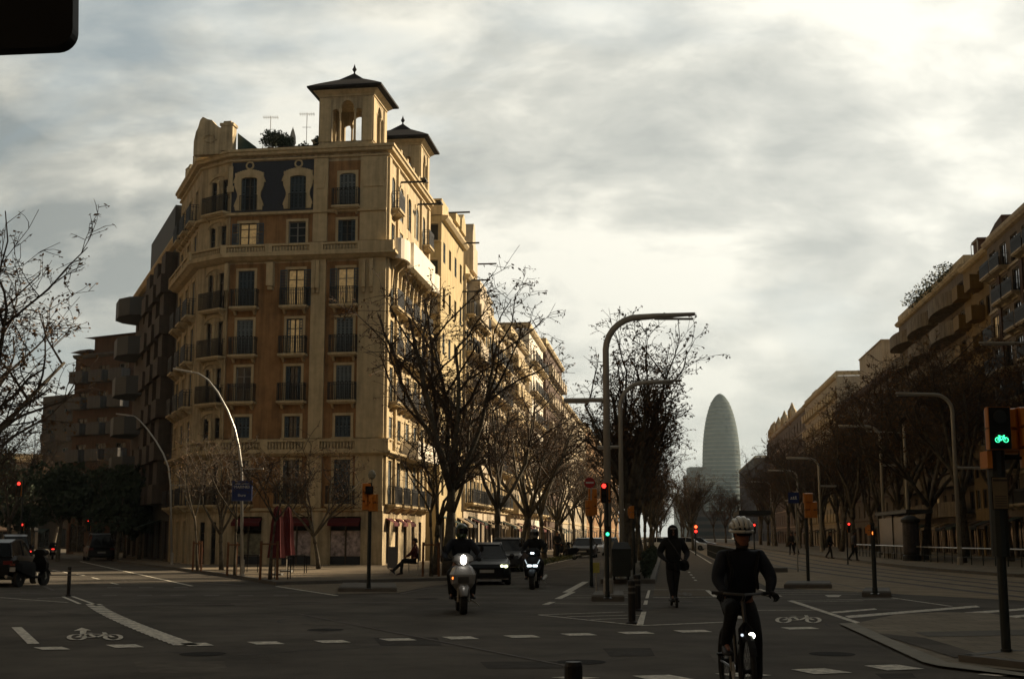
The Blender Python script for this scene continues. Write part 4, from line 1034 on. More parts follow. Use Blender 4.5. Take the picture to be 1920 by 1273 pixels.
# far corner block across the next crossing, its chamfer facing the camera
c0 = at(124, 1030, 121); c0.z = 0; c1 = at(236, 1030, 117); c1.z = 0
fr_ = Fr(c0, c1-c0)
def brtop(t, fr, L, H, dep):
    b = MB(); b.fbox(fr, 1.9, L+3.5, H+.1, H+1.6, -6, -.5); b.prism([fr.P(1.3, H+1.6, .3), fr.P(L+3.9, H+1.6, .3), fr.P(L+3.9, H+2.1, -2.5), fr.P(1.6, H+2.1, -2.5)], -fr.n*4+ZZ*.05)
    b.build('attic_storey', brownb, t, w=True)
    b = MB(); b.prism([fr.P(-.5, H+.3, .3), fr.P(1.5, H+.3, .3), fr.P(1.5, H+.6, -.3), fr.P(.2, H+.6, -.3)], -fr.n*5); b.build('eaves', brownb, t, w=True)
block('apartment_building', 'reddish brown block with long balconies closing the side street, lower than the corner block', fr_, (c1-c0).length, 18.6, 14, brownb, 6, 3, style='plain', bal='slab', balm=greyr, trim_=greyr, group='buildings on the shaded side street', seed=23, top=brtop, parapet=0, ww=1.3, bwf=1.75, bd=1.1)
c0 = at(66, 1025, 172); c0.z = 0; c1 = at(128, 1025, 168); c1.z = 0
block('apartment_building', 'furthest low dark block at the left edge of the side street roofline', Fr(c0, c1-c0), (c1-c0).length, 19.5, 14, mat('shaded_umber_render', (0, 0, 0)), 6, 2, style='bands', bal='slab', balm=mat('shaded_umber_render', (0, 0, 0)), trim_=mat('shaded_umber_render', (0, 0, 0)), group='buildings on the shaded side street', seed=24, ww=1.2, detail=1)
c0 = at(-260, 1040, 150); c0.z = 0; c1 = at(70, 1025, 160); c1.z = 0
block('apartment_building', 'low dark building behind the trees at the far left', Fr(c0, c1-c0), (c1-c0).length, 11, 14, umber, 3, 7, style='bands', group='buildings on the shaded side street', seed=25, ww=1.2, detail=1)

# ------------------------------------------------------------ far skyline
T0 = at(1356, 1000, 1330); T0.z = 0
tw = thing('bullet_skyscraper', 'grey green bullet shaped glass skyscraper at the end of the avenue', 'skyscraper', T0)
tz = at(1356, 738, 1330).z
prof = []
half = 19.6
for i in range(61):
    f = math.sin(math.pi/2*i/60); z = tz*f
    r = half*(.935+.065*math.sin(min(1, f/.42)*math.pi/2)) if f < .42 else half*max(0.0, 1-((f-.42)/.58)**2.5)**.55
    prof.append((max(r, .3), z))
m_t = mat('louvred_glass_skin', (.06, .085, .095), .85, spec=.1, var=.25, vscale=.05)
b = MB(); b.lathe((0, 0, 0), prof, 40); b.build('glass_skin', m_t, tw, smooth=True)
b = MB()
for k in range(34):
    z = 3+k*tz*.94/34; f = z/tz
    r = (half*(.935+.065*math.sin(min(1, f/.42)*math.pi/2)) if f < .42 else half*(1-((f-.42)/.58)**2.5)**.55)
    b.lathe((0, 0, z), [(r+.05, 0), (r+.3, .1), (r+.3, .9), (r+.05, 1.0)], 40)
b.build('louvre_rings', mat('louvre_metal', (.19, .21, .20), .9, spec=.1, var=.2, vscale=.1), tw)
def slabtower(px0, px1, py, D, dep, label, m, step=None):
    c = at(px0, 1003, D); c.z = 0; e = at(px1, 1003, D); L = (V((e.x, e.y, 0))-c).length; Hh = at(px0, py, D).z
    t = thing('office_tower', label, 'office tower', c, 0, 'office towers on the horizon'); fr = Fr(c, V((1, 0, 0)))
    b = MB(); b.fbox(fr, 0, L, 0, Hh, -dep, 0)
    if step: b.fbox(fr, L*step[0], L*1.0+step[2], Hh, at(px0, step[1], D).z, -dep+1, -1)
    b.build('body', m, t, w=True)
    b = MB(); n = int(Hh/4)
    for k in range(n): b.fbox(fr, .6, L-.6, 2+k*4, 4.2+k*4, 0, .15)
    b.build('window_bands', glassd, t, w=True)
hazeb = mat('office_cladding', (.065, .075, .08), .7, var=.1, vscale=.1)
slabtower(1290, 1325, 890, 1150, 25, 'dark grey office tower with a stepped top left of the bullet shaped skyscraper', hazeb, (.18, 875, 6))
slabtower(1268, 1280, 925, 2100, 25, 'faint distant tower between the central trees and the office tower', hazeb)
slabtower(1280, 1292, 948, 1700, 25, 'small pale block at the foot of the distant towers', hazeb)

slabtower(1300, 1372, 958, 720, 20, 'long low dark block in front of the foot of the bullet shaped skyscraper', mat('low_block_render', (.07, .055, .045), .9, var=.2), (.3, 950, -20))
# ------------------------------------------------------------ trees
def tree_meshes(seed, H=10.5, fork=.28, spread=.55, limbs=5, leaves=2400, r0=.22, up=.5, leafsize=.06, nb=(6, 6, 5)):
    rn = random.Random(seed); T = MB(); C = MB(); LF = MB()
    ends = []
    def grow(p, d, L, r, lev, B):
        n = 4 if lev < 3 else 3; pts = [p]; rad = [r]; cur = d.normalized()
        for i in range(n):
            j = V((rn.gauss(0, 1), rn.gauss(0, 1), rn.gauss(0, .8)))*(.20 if lev > 0 else .06)
            cur = (cur + j + ZZ*(up*.16 if lev < 3 else -.02)).normalized()
            pts.append(pts[-1]+cur*L/n); rad.append(max(.008, r*(1-.62*(i+1)/n)))
        B.tube(pts, rad, {0: 8, 1: 6, 2: 5}.get(lev, 3), cap=lev < 2)
        return pts, rad, cur
    hf = H*fork
    pts, rad, cur = grow(V((0, 0, 0)), V((rn.gauss(0, .04), rn.gauss(0, .04), 1)), hf, r0, 0, T)
    # keep the trunk thick up to the fork
    top = pts[-1]; rr = r0*.62
    T.tube([pts[-2], top+ZZ*.05], [r0*.75, rr], 8)
    a0 = rn.random()*6.28
    for i in range(limbs):
        a = a0+6.283*i/limbs+rn.gauss(0, .25)
        d = V((math.cos(a)*spread, math.sin(a)*spread, 1))
        L1_ = (H-hf)*rn.uniform(.62, .86)
        p1, r1, c1_ = grow(top-ZZ*.1, d, L1_, rr*.85, 1, T)
        for k in range(nb[0]):
            f = rn.uniform(.25, 1); q = f*(len(p1)-1); i0 = min(int(q), len(p1)-2); pp = p1[i0].lerp(p1[i0+1], q-i0)
            dd = V((rn.gauss(0, 1), rn.gauss(0, 1), rn.uniform(.2, 1.5))).normalized()+c1_*.5
            p2, r2, c2_ = grow(pp, dd, L1_*rn.uniform(.35, .58), r1[i0]*.66, 2, C)
            for m in range(nb[1]):
                f = rn.uniform(.2, 1); q = f*(len(p2)-1); i0 = min(int(q), len(p2)-2); p3_ = p2[i0].lerp(p2[i0+1], q-i0)
                dd = V((rn.gauss(0, 1), rn.gauss(0, 1), rn.uniform(-.3, 1.1))).normalized()+c2_*.6
                p3, r3, c3_ = grow(p3_, dd, L1_*rn.uniform(.16, .32), max(.014, r2[i0]*.55), 3, C)
                for w in range(nb[2]):
                    f = rn.uniform(.25, 1); q = f*(len(p3)-1); i0 = min(int(q), len(p3)-2); p4_ = p3[i0].lerp(p3[i0+1], q-i0)
                    dd = V((rn.gauss(0, 1), rn.gauss(0, 1), rn.uniform(-.6, .9))).normalized()+c3_*.5
                    p4, r4, _ = grow(p4_, dd, rn.uniform(.35, .8), .013, 4, C); ends.append(p4[-1]); ends.append(p4[-2])
    for _ in range(leaves):
        p = rn.choice(ends)+V((rn.gauss(0, .04), rn.gauss(0, .04), rn.gauss(-.03, .04)))
        a = V((rn.gauss(0, 1), rn.gauss(0, 1), rn.gauss(0, 1))).normalized()*leafsize*rn.uniform(.5, 1.4); bb = a.orthogonal().normalized()*leafsize*rn.uniform(.3, .9)
        LF.add([p-a, p+bb, p+a, p-bb], [(0, 1, 2, 3)])
    return (T.mesh('trunk', bark, None, True), C.mesh('crown', twigm, None, False), LF.mesh('leaves', leafm, None, False))
TM = [tree_meshes(s, **k) for s, k in ((1, dict(H=10.5, spread=.42, limbs=5)), (2, dict(H=11.5, spread=.38, limbs=4, r0=.24)), (3, dict(H=10, spread=.55, limbs=5, leaves=2800)), (4, dict(H=11, spread=.34, limbs=5, leaves=1800)), (5, dict(H=10.8, spread=.24, limbs=6, leaves=3600, nb=(6, 6, 4), up=.75)))]
TS = [tree_meshes(s, H=5.6, fork=.42, spread=.42, limbs=4, leaves=260, r0=.07, nb=(4, 3, 2), leafsize=.04) for s in (11, 12)]
def tree(loc, v, s, rz, label, group, cat='tree', name='plane_tree', small=False):
    t = thing(name, label, cat, loc, rz, group); t.scale = (s, s, s) if not isinstance(s, tuple) else s
    m = (TS if small else TM)[v]
    inst('trunk', m[0], t); c = inst('crown', m[1], t); inst('leaves', m[2], c)
    return t
ordn = ['first', 'second', 'third', 'fourth', 'fifth', 'sixth', 'seventh', 'eighth', 'ninth', 'tenth', 'eleventh', 'twelfth', 'thirteenth', 'fourteenth', 'fifteenth', 'sixteenth', 'seventeenth', 'eighteenth']
rt = random.Random(8)
gl_ = 'plane trees along the left pavement of the avenue'
lefts = [(-8.5, 50, 0, 1.12), (-9.4, 56, 3, .84), (-8.5, 64, 0, .97), (-8.2, 72, 2, .95), (-8.6, 80, 1, .9), (-8.4, 89, 3, .95), (-8.4, 98, 0, .9), (-8.4, 108, 2, .92), (-8.4, 119, 1, .9), (-8.4, 132, 3, .92), (-8.4, 146, 0, .95), (-8.4, 164, 2, .95), (-8.4, 186, 1, .95), (-8.4, 212, 3, 1), (-8.4, 245, 0, 1.0)]
for i, (lat, al, v, s) in enumerate(lefts):
    lb = 'leafless plane tree with a thick forked trunk behind the dark blue scooter rider' if i == 0 else ('slimmer plane tree just behind the thick forked one on the left pavement' if i == 1 else 'bare plane tree on the left pavement, %s in its row counting away from the corner' % ordn[i])
    tree(AV(lat, al, .12), v, s, rt.random()*6, lb, gl_)
gc = 'plane trees on the central strip'
for i, al in enumerate((51, 58, 65, 73, 81, 90, 100, 111, 123, 137, 153, 172, 195, 225, 262, 310)):
    lb = 'wide bare plane tree on the central strip right behind the big curved lamp post' if i == 0 else 'leafy brown plane tree on the central strip, %s behind the curved lamp post' % ordn[i]
    tree(AV(-1.7+rt.uniform(-.2, .2), al, .14), (4, 4, 2, 4, 1, 4)[i % 6], (.95 if i == 0 else .84)*rt.uniform(.95, 1.04), rt.random()*6, lb, gc)
gr_ = 'plane trees on the right pavement'
k = 0
for row, (lat, al0, step, n) in enumerate(((16.8, 76, 9.5, 13), (20.5, 70, 10.5, 11))):
    for i in range(n):
        al = al0+i*step*(1+.03*i)
        tree(AV(lat+rt.uniform(-.4, .4), al, .14), rt.randrange(5), rt.uniform(1.15, 1.4), rt.random()*6, 'bare plane tree on the right pavement, %s of the %s row from the camera' % (ordn[i], ('kerbside', 'facade side')[row]), gr_); k += 1
for i, (lat, al) in enumerate(((3.0, 150), (3.2, 175), (3.0, 205), (3.0, 240), (3.4, 290), (12.5, 240), (13, 290), (12.8, 350))):
    tree(AV(lat, al, 0), i % 4, .9 if al < 250 else 1.25, rt.random()*6, 'small far tree beyond the tram platform, %s from the stop' % ordn[i], 'far trees by the tram line')
# left edge tree, trunk out of frame
tree(V((-11.9, 27, 0)), 4, .74, 1.0, 'bare tree with brown seed balls reaching in from the left edge over the sky', 'trees of the side street')
tree(V((-15.2, 35, 0)), 2, .92, 2.6, 'second bare tree just behind the one reaching in from the left edge', 'trees of the side street')
gs = 'dark trees on the side street'
for i, (px, D, v, s, py) in enumerate(((60, 110, 1, .82, 1), (20, 90, 3, .8, 1), (150, 130, 0, .85, 1), (-30, 75, 2, .95, 1), (100, 145, 2, 1.0, 1), (190, 100, 1, .72, 1), (235, 92, 3, .66, 1))):
    p = at(px, 1010, D); tree(V((p.x, p.y, .0)), v, s, i*1.3, ['twiggy dark tree standing before the furthest low block', 'dark tree over the parked cars at the left', 'dark tree in front of the reddish brown block', 'dark tree at the left picture edge below the pale clouds', 'broad dark tree far down the side street', 'low dark tree beside the right pavement of the side street', 'low dark tree under the faceted balconies'][i], gs)
def bush_tree(loc, H, w, label, sd, group):
    rq = random.Random(sd); t = thing('evergreen_tree', label, 'tree', loc, 0, group)
    b = MB(); b.tube([(0, 0, 0), (.1, 0, H*.4), (0, .1, H*.8)], [.16, .12, .04], 6)
    for k in range(6):
        a = k*1.05; b.tube([(0, 0, H*.35), (math.cos(a)*w*.5, math.sin(a)*w*.5, H*.65)], [.07, .02], 4)
    b.build('trunk', bark, t)
    b = MB()
    for k in range(16):
        a = rq.random()*6.28; r = rq.uniform(0, .7)*w; z = H*rq.uniform(.4, .88)
        leaf_cloud(b, (math.cos(a)*r, math.sin(a)*r, z), (w*.42, w*.42, H*.14), 170, .16, rq)
    b.build('crown', greenm, t)
for i, (px, D, H, w) in enumerate(((50, 100, 6.5, 3.0), (110, 85, 6.5, 2.6), (170, 95, 7.0, 3.0), (220, 84, 6.5, 2.4), (-40, 95, 8.5, 3.4), (262, 86, 5.2, 1.6))):
    p = at(px, 1010, D)
    bush_tree(V((p.x, p.y, 0)), H, w, ['dark evergreen mass above the red taillights', 'dark evergreen behind the left bollard', 'dense dark evergreen in the middle of the side street shade', 'dark evergreen beside the farther arched lamp', 'largest dark evergreen, cut by the left picture edge', 'narrow dark evergreen close to the corner pavement'][i], 30+i, 'evergreens of the side street')

# ------------------------------------------------------------ street furniture
def lamp(px, base_y, top_y, arm_x, label, D=None, r=.11, low=None, group='curved street lamps of the avenue', bend=.9):
    """single swept pole: vertical, quarter bend, long tapering arm; optional low arm on the other side"""
    p = gnd(px, base_y) if D is None else at(px, 1010, D); p.z = 0; D = p.y
    xb = p.x; t = thing('street_lamp', label, 'street lamp', p, 0, group)
    zt = at(px, top_y, D).z; xa = at(arm_x, top_y, D).x - xb; s = 1 if xa > 0 else -1
    pts = [(0, 0, 0), (0, 0, zt-bend)]; rad = [r, r*.82]
    for k in range(1, 8):
        a = math.pi/2*k/7; pts.append((s*bend*(1-math.cos(a)), 0, zt-bend+bend*math.sin(a)-.03)); rad.append(r*.82)
    pts.append((xa*.55, 0, zt)); rad.append(r*.75); pts.append((xa, 0, zt+.06)); rad.append(r*.45)
    b = MB(); b.tube(pts, rad, 10); b.build('pole', steel, t, smooth=True)
    b = MB(); b.box(min(xa*.55, xa*.98), max(xa*.55, xa*.98), -.09, .09, zt-.09, zt-.055); b.build('luminaire', mat('lamp_diffuser', (.3, .3, .28), .4), t)
    b = MB(); b.lathe((0, 0, 0), [(r*2, 0), (r*2, .03), (r*1.3, .05), (r*1.25, .5), (r*1.02, .55)], 12); b.box(-r*.5, r*.5, -r*1.31, -r*1.1, .7, 1.1); b.build('base', steel, t)
    if low:
        zl_ = at(px, low[1], D).z; xl = at(low[0], low[1], D).x-xb
        b = MB(); b.tube([(0, 0, zl_), (xl, 0, zl_)], [r*.62, r*.5], 8); b.box(min(xl*.4, xl*.96), max(xl*.4, xl*.96), -.06, .06, zl_-r*.62-.02, zl_-r*.5); b.build('low_arm', steel, t)
    return t
lamp(1141, 1124, 593, 1303, 'big curved galvanised lamp post in front of the central trees, nearest of its kind', low=(1057, 750), r=.105)
lamp(1166, 0, 716, 1278, 'second curved lamp post, half hidden in the central trees behind the big one', D=47, r=.10, low=(1120, 838))
lamp(1801, 1064, 739, 1680, 'curved lamp post on the right pavement with its arm over the planted balconies', r=.12, low=(1880, 877))
lamp(1660, 1046, 799, 1572, 'second curved lamp post on the right pavement, left of the dark advertising column', r=.13, low=(1700, 872))
lamp(1541, 1037, 859, 1474, 'third curved lamp post on the right pavement, right of the orange signal backs', r=.14, low=(1568, 911))
lamp(1499, 1030, 882, 1440, 'fourth curved lamp post on the right pavement, by the blue direction sign', r=.14, low=(1472, 938))
lamp(1448, 1024, 903, 1400, 'fifth curved lamp post, above the head of the cyclist', r=.14, low=(1470, 942))
lamp(1424, 1019, 913, 1380, 'furthest curved lamp post still told apart on the right', r=.15)
lamp(2010, 1062, 644, 1836, 'curved lamp whose arm alone enters at the right picture edge', r=.12)
t = thing('tram_mast', 'slim plain tram line mast standing between the second and first curved lamps on the right', 'mast', gnd(1706, 1050)); b = MB(); zt = at(1700, 795, t.location.y).z; b.tube([(0, 0, 0), (0, 0, zt)], [.13, .09], 8); b.tube([(0, 0, zt-.6), (-2.6, 0, zt-.5)], .035, 5); b.build('pole', steel, t); b = MB(); b.lathe((0, 0, 0), [(.24, 0), (.24, .04), (.15, .06), (.15, .4)], 10); b.build('base', steel, t)
def arc_lamp(px, by, pts_px, label, r=.05):
    p = gnd(px, by, .12); D = p.y; t = thing('arched_street_lamp', label, 'street lamp', p, 0, 'thin arched street lamps')
    pts = [(0, 0, 0)]+[tuple(at(x, y, D)-p) for x, y in pts_px]; pts = [(a[0], 0, a[2]) for a in pts]
    rad = [r*(1.25-.8*i/len(pts)) for i in range(len(pts))]
    b = MB(); b.tube(pts, rad, 7); b.build('pole', mat('pale_steel', (.42, .42, .40), .35, metal=.5), t, smooth=True)
    b = MB(); e = V(pts[-1]); e2 = V(pts[-2]); d = (e-e2).normalized(); b.tube([e-d*.2, e+d*.55], [.05, .035], 6); b.build('luminaire', steel, t)
    b = MB(); b.lathe((0, 0, 0), [(r*2.2, 0), (r*2.2, .03), (r*1.5, .05), (r*1.5, .6), (r*1.2, .62)], 10); b.build('base', steel, t)
    q = V(pts[1]); b = MB(); b.tube([(q.x, 0, q.z), (q.x+.75, 0, q.z+.05)], [.025, .02], 5); b.box(q.x+.35, q.x+.85, -.06, .06, q.z, q.z+.06); b.build('low_arm', steel, t)
    return t, D
arcA, DA = arc_lamp(454, 1079, [(453, 880), (448, 840), (440, 804), (427, 770), (408, 735), (390, 712), (372, 700), (350, 696)], 'nearer thin arched lamp post carrying the blue sign in front of the corner block')
arc_lamp(322, 1058, [(320, 910), (316, 876), (306, 850), (292, 826), (276, 804), (262, 788), (252, 780), (236, 778)], 'farther thin arched lamp post at the mouth of the dark side street')
def text_mesh(s, size, m, parent, loc, name='lettering', ext=.006):
    cu = bpy.data.curves.new(name, 'FONT'); cu.body = s; cu.size = size; cu.extrude = ext; cu.align_x = 'CENTER'; cu.align_y = 'CENTER'
    o = bpy.data.objects.new(name, cu); me = bpy.data.meshes.new_from_object(o); bpy.data.objects.remove(o); me.materials.clear(); me.materials.append(m)
    q = bpy.data.objects.new(name, me); link(q); q.parent = parent; q.location = loc; q.rotation_euler = (R(90), 0, 0); return q
blue = mat('blue_sign_face', (.012, .03, .14), .5, var=.05); signw = mat('white_sign_paint', (.6, .6, .58), .5, var=.05)
c = at(455, 920, DA); t = thing('direction_sign', 'square blue sign with white lettering clamped on the nearer arched lamp post', 'sign', (c.x, c.y-.14, c.z))
hw = (at(474, 920, DA)-at(436, 920, DA)).x/2
b = MB(); b.box(-hw, hw, 0, .04, -hw, hw); b.build('panel', blue, t)
b = MB(); b.box(-hw, hw, -.008, .0, hw-.025, hw); b.box(-hw, hw, -.008, 0, -hw, -hw+.025); b.box(-hw, -hw+.025, -.008, 0, -hw+.026, hw-.026); b.box(hw-.025, hw, -.008, 0, -hw+.026, hw-.026); b.build('border', mat('sign_border', (.12, .14, .24), .5), t)
text_mesh('APARCAMENT', hw*.21, signw, t, (0, -.008, hw*.66)); text_mesh('MARINES', hw*.38, signw, t, (0, -.008, hw*.36)); text_mesh('lliure', hw*.38, signw, t, (0, -.008, -hw*.45))

def housing(root, x, y, z, rz, n, cell, lamps, sym=None, name='signal_head', back=False, narrow=1.0, visor=True):
    """n stacked cells of size cell; the front (lens side) looks towards local -Y rotated by rz"""
    w = cell*narrow; h = cell*n; dp = cell*.62
    M = Matrix.Rotation(rz, 3, 'Z'); L = V((x, y, z))
    def put(b, nm, m, par): 
        b.v = [M @ p + L for p in b.v]; return b.build(nm, m, par)
    b = MB()
    for k in range(n):
        z0, z1 = k*cell+.006, (k+1)*cell-.006; i = cell*.07
        b.loft([[(-w/2, 0, z0), (w/2, 0, z0), (w/2, 0, z1), (-w/2, 0, z1)], [(-w/2, dp*.55, z0), (w/2, dp*.55, z0), (w/2, dp*.55, z1), (-w/2, dp*.55, z1)], [(-w/2+i, dp, z0+i), (w/2-i, dp, z0+i), (w/2-i, dp, z1-i), (-w/2+i, dp, z1-i)]])
    b.box(-w*.12, w*.12, dp, dp+.06, h*.2, h*.8)
    hd = put(b, name, orange, root)
    b = MB(); q = cell*.04; b.box(-w/2+q, w/2-q, -.012, 0, q, h-q); put(b, 'front_plate', blackp, hd)
    for k, l in enumerate(lamps):      # top to bottom
        zc = h-(k+.5)*cell; r = cell*.33
        b = MB(); b.lathe((0, 0, zc), [(r, -.03), (r*.9, -.036)], 16, axis='y')
        if not (sym and l): put(b, 'lens', l or mat('dark_lens', (.01, .01, .01), .3, var=0), hd)
        else: put(b, 'lens', mat('dark_lens', (.01, .01, .01), .3, var=0), hd)
        if visor:
            b = MB(); m_ = 9
            for i in range(m_):
                a0, a1 = math.pi*(-.08+1.16*i/m_), math.pi*(-.08+1.16*(i+1)/m_); r1, r2 = r*1.12, r*1.2
                c0, s0, c1, s1 = math.cos(a0), math.sin(a0), math.cos(a1), math.sin(a1); d0, d1 = -cell*.38*(.45+.55*max(0, s0)), -cell*.38*(.45+.55*max(0, s1))
                b.hexa([(c0*r1, d0, zc+s0*r1), (c0*r2, d0, zc+s0*r2), (c0*r2, -.013, zc+s0*r2), (c0*r1, -.013, zc+s0*r1), (c1*r1, d1, zc+s1*r1), (c1*r2, d1, zc+s1*r2), (c1*r2, -.013, zc+s1*r2), (c1*r1, -.013, zc+s1*r1)])
            put(b, 'visor', blackp, hd)
    if sym:
        for k, l in enumerate(lamps):
            if not l: continue
            zc = h-(k+.5)*cell; s = cell; b = MB()
            def seg(a, c_): b.tube([(a[0]*s, -.045, zc+a[1]*s), (c_[0]*s, -.045, zc+c_[1]*s)], cell*.017, 5)
            for wx in (-.19, .19):
                pts = [((wx+.105*math.cos(a)), -.05+.105*math.sin(a)) for a in [2*math.pi*i/14 for i in range(15)]]
                for i in range(14): seg(pts[i], pts[i+1])
            for a, c_ in (((-.19, -.05), (-.10, .10)), ((-.10, .10), (.09, .10)), ((.09, .10), (-.01, -.07)), ((-.01, -.07), (-.10, .10)), ((-.19, -.05), (-.01, -.07)), ((.19, -.05), (.08, .15)), ((.08, .15), (.14, .15)), ((-.16, .14), (-.06, .14)), ((-.11, .14), (-.10, .10))): seg(a, c_)
            put(b, 'bicycle_symbol', l, hd)
    return hd
def pole(root, h, r=.06, m=None, base=True):
    b = MB(); b.tube([(0, 0, 0), (0, 0, h)], r, 10); b.build('pole', m or dgreen, root, smooth=False)
    if base: b = MB(); b.lathe((0, 0, 0), [(r*2.2, 0), (r*2.2, .02), (r*1.2, .035), (r*1.2, .16), (r, .18)], 10); b.build('base_plate', m or dgreen, root)
def bracket(root, x, z, y=0): 
    b = MB(); b.tube([(0, 0, z), (x, y, z)], .02, 5); b.build('bracket', blackp, root)
# near right: bicycle signal
p = gnd(1888, 1236, .0); D = p.y; pm = lambda px, py: at(px, py, D)-p
t = thing('traffic_signal', 'near signal post at the right edge with a lit green bicycle and small notice', 'traffic signal', p, 0, 'traffic signals')
b = MB(); b.tube([(0, 0, 0), (0, 0, 2.05)], .062, 12); b.tube([(0, 0, 1.35), (0, 0, pm(1888, 770).z)], .12, 12); b.build('pole', dgreen, t)
b = MB(); b.lathe((0, 0, 0), [(.15, 0), (.15, .02), (.075, .03), (.075, .14)], 12); b.build('base_plate', dgreen, t)
cs = pm(1860, 765).z - pm(1860, 845).z; cs /= 2
h_ = housing(t, pm(1859, 800).x, -.30, pm(1860, 846).z, R(0), 2, cs, [None, ggreen], sym=True, narrow=1.05, visor=False)
b = MB(); b.box(pm(1837, 800).x, pm(1846, 800).x, -.22, .06, pm(0, 879).z, pm(0, 847).z); b.build('signal_head', orange, t)
housing(t, pm(1890, 800).x, .02, pm(0, 846).z, R(150), 2, cs, [None, None], visor=False)
housing(t, pm(1932, 800).x, -.12, pm(0, 879).z, R(170), 3, cs*.95, [None, None, None], narrow=1.5, visor=False)
housing(t, pm(1900, 800).x, .34, pm(0, 850).z, R(180), 2, cs*.95, [None, None])
bracket(t, pm(1859, 0).x, pm(0, 860).z, -.2); bracket(t, pm(1925, 0).x, pm(0, 855).z)
b = MB(); x0, x1 = pm(1853, 900).x, pm(1880, 900).x; b.box(x0, x1, -.16, -.14, pm(0, 954).z, pm(0, 896).z); b.build('notice', mat('notice_paper', (.20, .15, .085), .7, var=.15, vscale=5), t)
b = MB(); ink = mat('notice_ink', (.05, .04, .03), .7, var=0); zz = lambda y: pm(0, y).z
for y in (930, 934.5, 939, 943.5, 948): b.box(x0+.02, x1-.02, -.165, -.161, zz(y+1.2), zz(y))
b.box(x0, x1, -.165, -.161, zz(903), zz(899)); b.build('notice_text', ink, t)
b = MB(); b.box(x0-.012, x1+.012, -.14, -.125, pm(0, 955).z, pm(0, 895).z); b.box(x0, 0, -.125, -.1, pm(0, 925).z-.02, pm(0, 925).z); b.build('notice_frame', blackp, t)
# signal at 690
def sig(px, by, label, heads, top=880, r=.055, base_z=0.0, D=None):
    p = gnd(px, by, base_z) if D is None else at(px, 1010, D); p.z = base_z; D = p.y
    t = thing('traffic_signal', label, 'traffic signal', p, 0, 'traffic signals'); pole(t, at(px, top, D).z-base_z, r)
    for (hx, hy0, hy1, n, rz, lamps, kw) in heads:
        z0 = at(hx, hy1, D).z-p.z; z1 = at(hx, hy0, D).z-p.z; cell = (z1-z0)/n; x = at(hx, hy0, D).x-p.x
        yy = kw.pop('y', -.16); housing(t, x, yy, z0, rz, n, cell, lamps, **kw); bracket(t, x, z0+cell*.4)
    return t
sig(691, 1104, 'orange backed signal post on the kerb island in front of the corner shop', [(688, 905, 957, 3, R(180), [None]*3, dict(y=.1)), (702, 926, 959, 2, R(165), [None]*2, dict(y=-.05)), (694, 911, 927, 1, R(12), [None], dict(y=-.2, visor=False))], top=905, base_z=.16)
b = MB(); a_ = at(698, 893, gnd(691, 1104).y); b.lathe((0, 0, 0), [(.02, 0), (.11, .06), (.12, .16), (.08, .26), (.02, .3)], 10); b.tube([(0, 0, -.1), (0, 0, .02)], .02, 5)
tag(b.build('warning_beacon', mat('pale_beacon', (.32, .30, .22), .5), None, loc=(0, 0, 0)), 'small pale beacon on top of the orange signal before the corner shop', 'beacon').location = (a_.x, a_.y-.1, a_.z-.1)
# cluster left of the big lamp
sig(1109, 1100, 'orange signal backs on the post that carries the round no entry sign', [(1111, 915, 966, 3, R(180), [None]*3, dict(y=.05)), (1104, 937, 968, 2, R(195), [None]*2, dict(y=-.1))], top=915)
D = gnd(1109, 1100).y; c = at(1105, 905, D)
t = thing('no_entry_sign', 'round red no entry sign above the orange signal backs', 'sign', (c.x, c.y-.2, c.z)); rr_ = (at(1115, 905, D)-at(1095, 905, D)).x/2
b = MB(); b.lathe((0, 0, 0), [(rr_, .02), (rr_, -.0)], 24, axis='y'); b.build('disc', mat('sign_red', (.36, .02, .02), .5, var=.05), t)
b = MB(); b.box(-rr_*.72, rr_*.72, -.008, -.001, -rr_*.16, rr_*.16); b.build('bar', signw, t)
b = MB(); b.tube([(.05, .06, -.9), (.05, .06, .1)], .03, 6); b.build('stem', steel, t)
sig(1139, 1122, 'signal post with red lamp above and small green lamp, before the big lamp post', [(1131, 905, 943, 3, R(8), [gred, None, None], dict(y=-.15, narrow=.9)), (1143, 905, 943, 3, R(100), [None]*3, dict(y=.1)), (1138, 986, 1006, 2, R(4), [None, ggreen], dict(y=-.12, visor=False))], top=905, r=.05, base_z=.16)
sig(1188, 1100, 'thin signal post with a single orange head seen from the side among the central trees', [(1187, 948, 972, 2, R(100), [None]*2, dict(y=-.05))], top=948, D=48)
sig(1516, 1098, 'signal post with two orange heads seen from behind, between the cyclist and the tram tracks', [(1519, 940, 971, 2, R(180), [None]*2, dict(y=0, narrow=1.5)), (1513, 924, 943, 1, R(180), [None], dict(y=-.05, narrow=.9))], top=926)
sig(1641, 1114, 'signal post on a concrete foot at the crossing with an orange head turned sideways', [(1632, 983, 1004, 2, R(60), [None, gorange], dict(y=-.05))], top=980, base_z=.16, r=.058)
sig(1588, 1060, 'distant red signal beside the tram tracks', [(1590, 979, 998, 3, 0, [gred, None, None], dict())], top=979, D=75, r=.04)
sig(1414, 1050, 'distant red signal just beside the helmet of the cyclist', [(1413, 981, 1000, 3, 0, [gred, None, None], dict())], top=978, D=78, r=.04)
sig(1304, 1035, 'distant red orange signal between the rider on the kick scooter and the cyclist', [(1304, 983, 1000, 2, 0, [glow('deep_orange_lamp', (1, .10, .03), 2.5), gred], dict())], top=980, D=110, r=.05)
sig(38, 1060, 'distant red signal high in the shade at the left picture edge', [(38, 902, 930, 3, 0, [gred, None, None], dict())], top=900, D=75, r=.05)
sig(168, 1045, 'distant red signal deep in the shaded side street', [(168, 974, 996, 3, 0, [gred, None, None], dict())], top=972, D=95, r=.05)
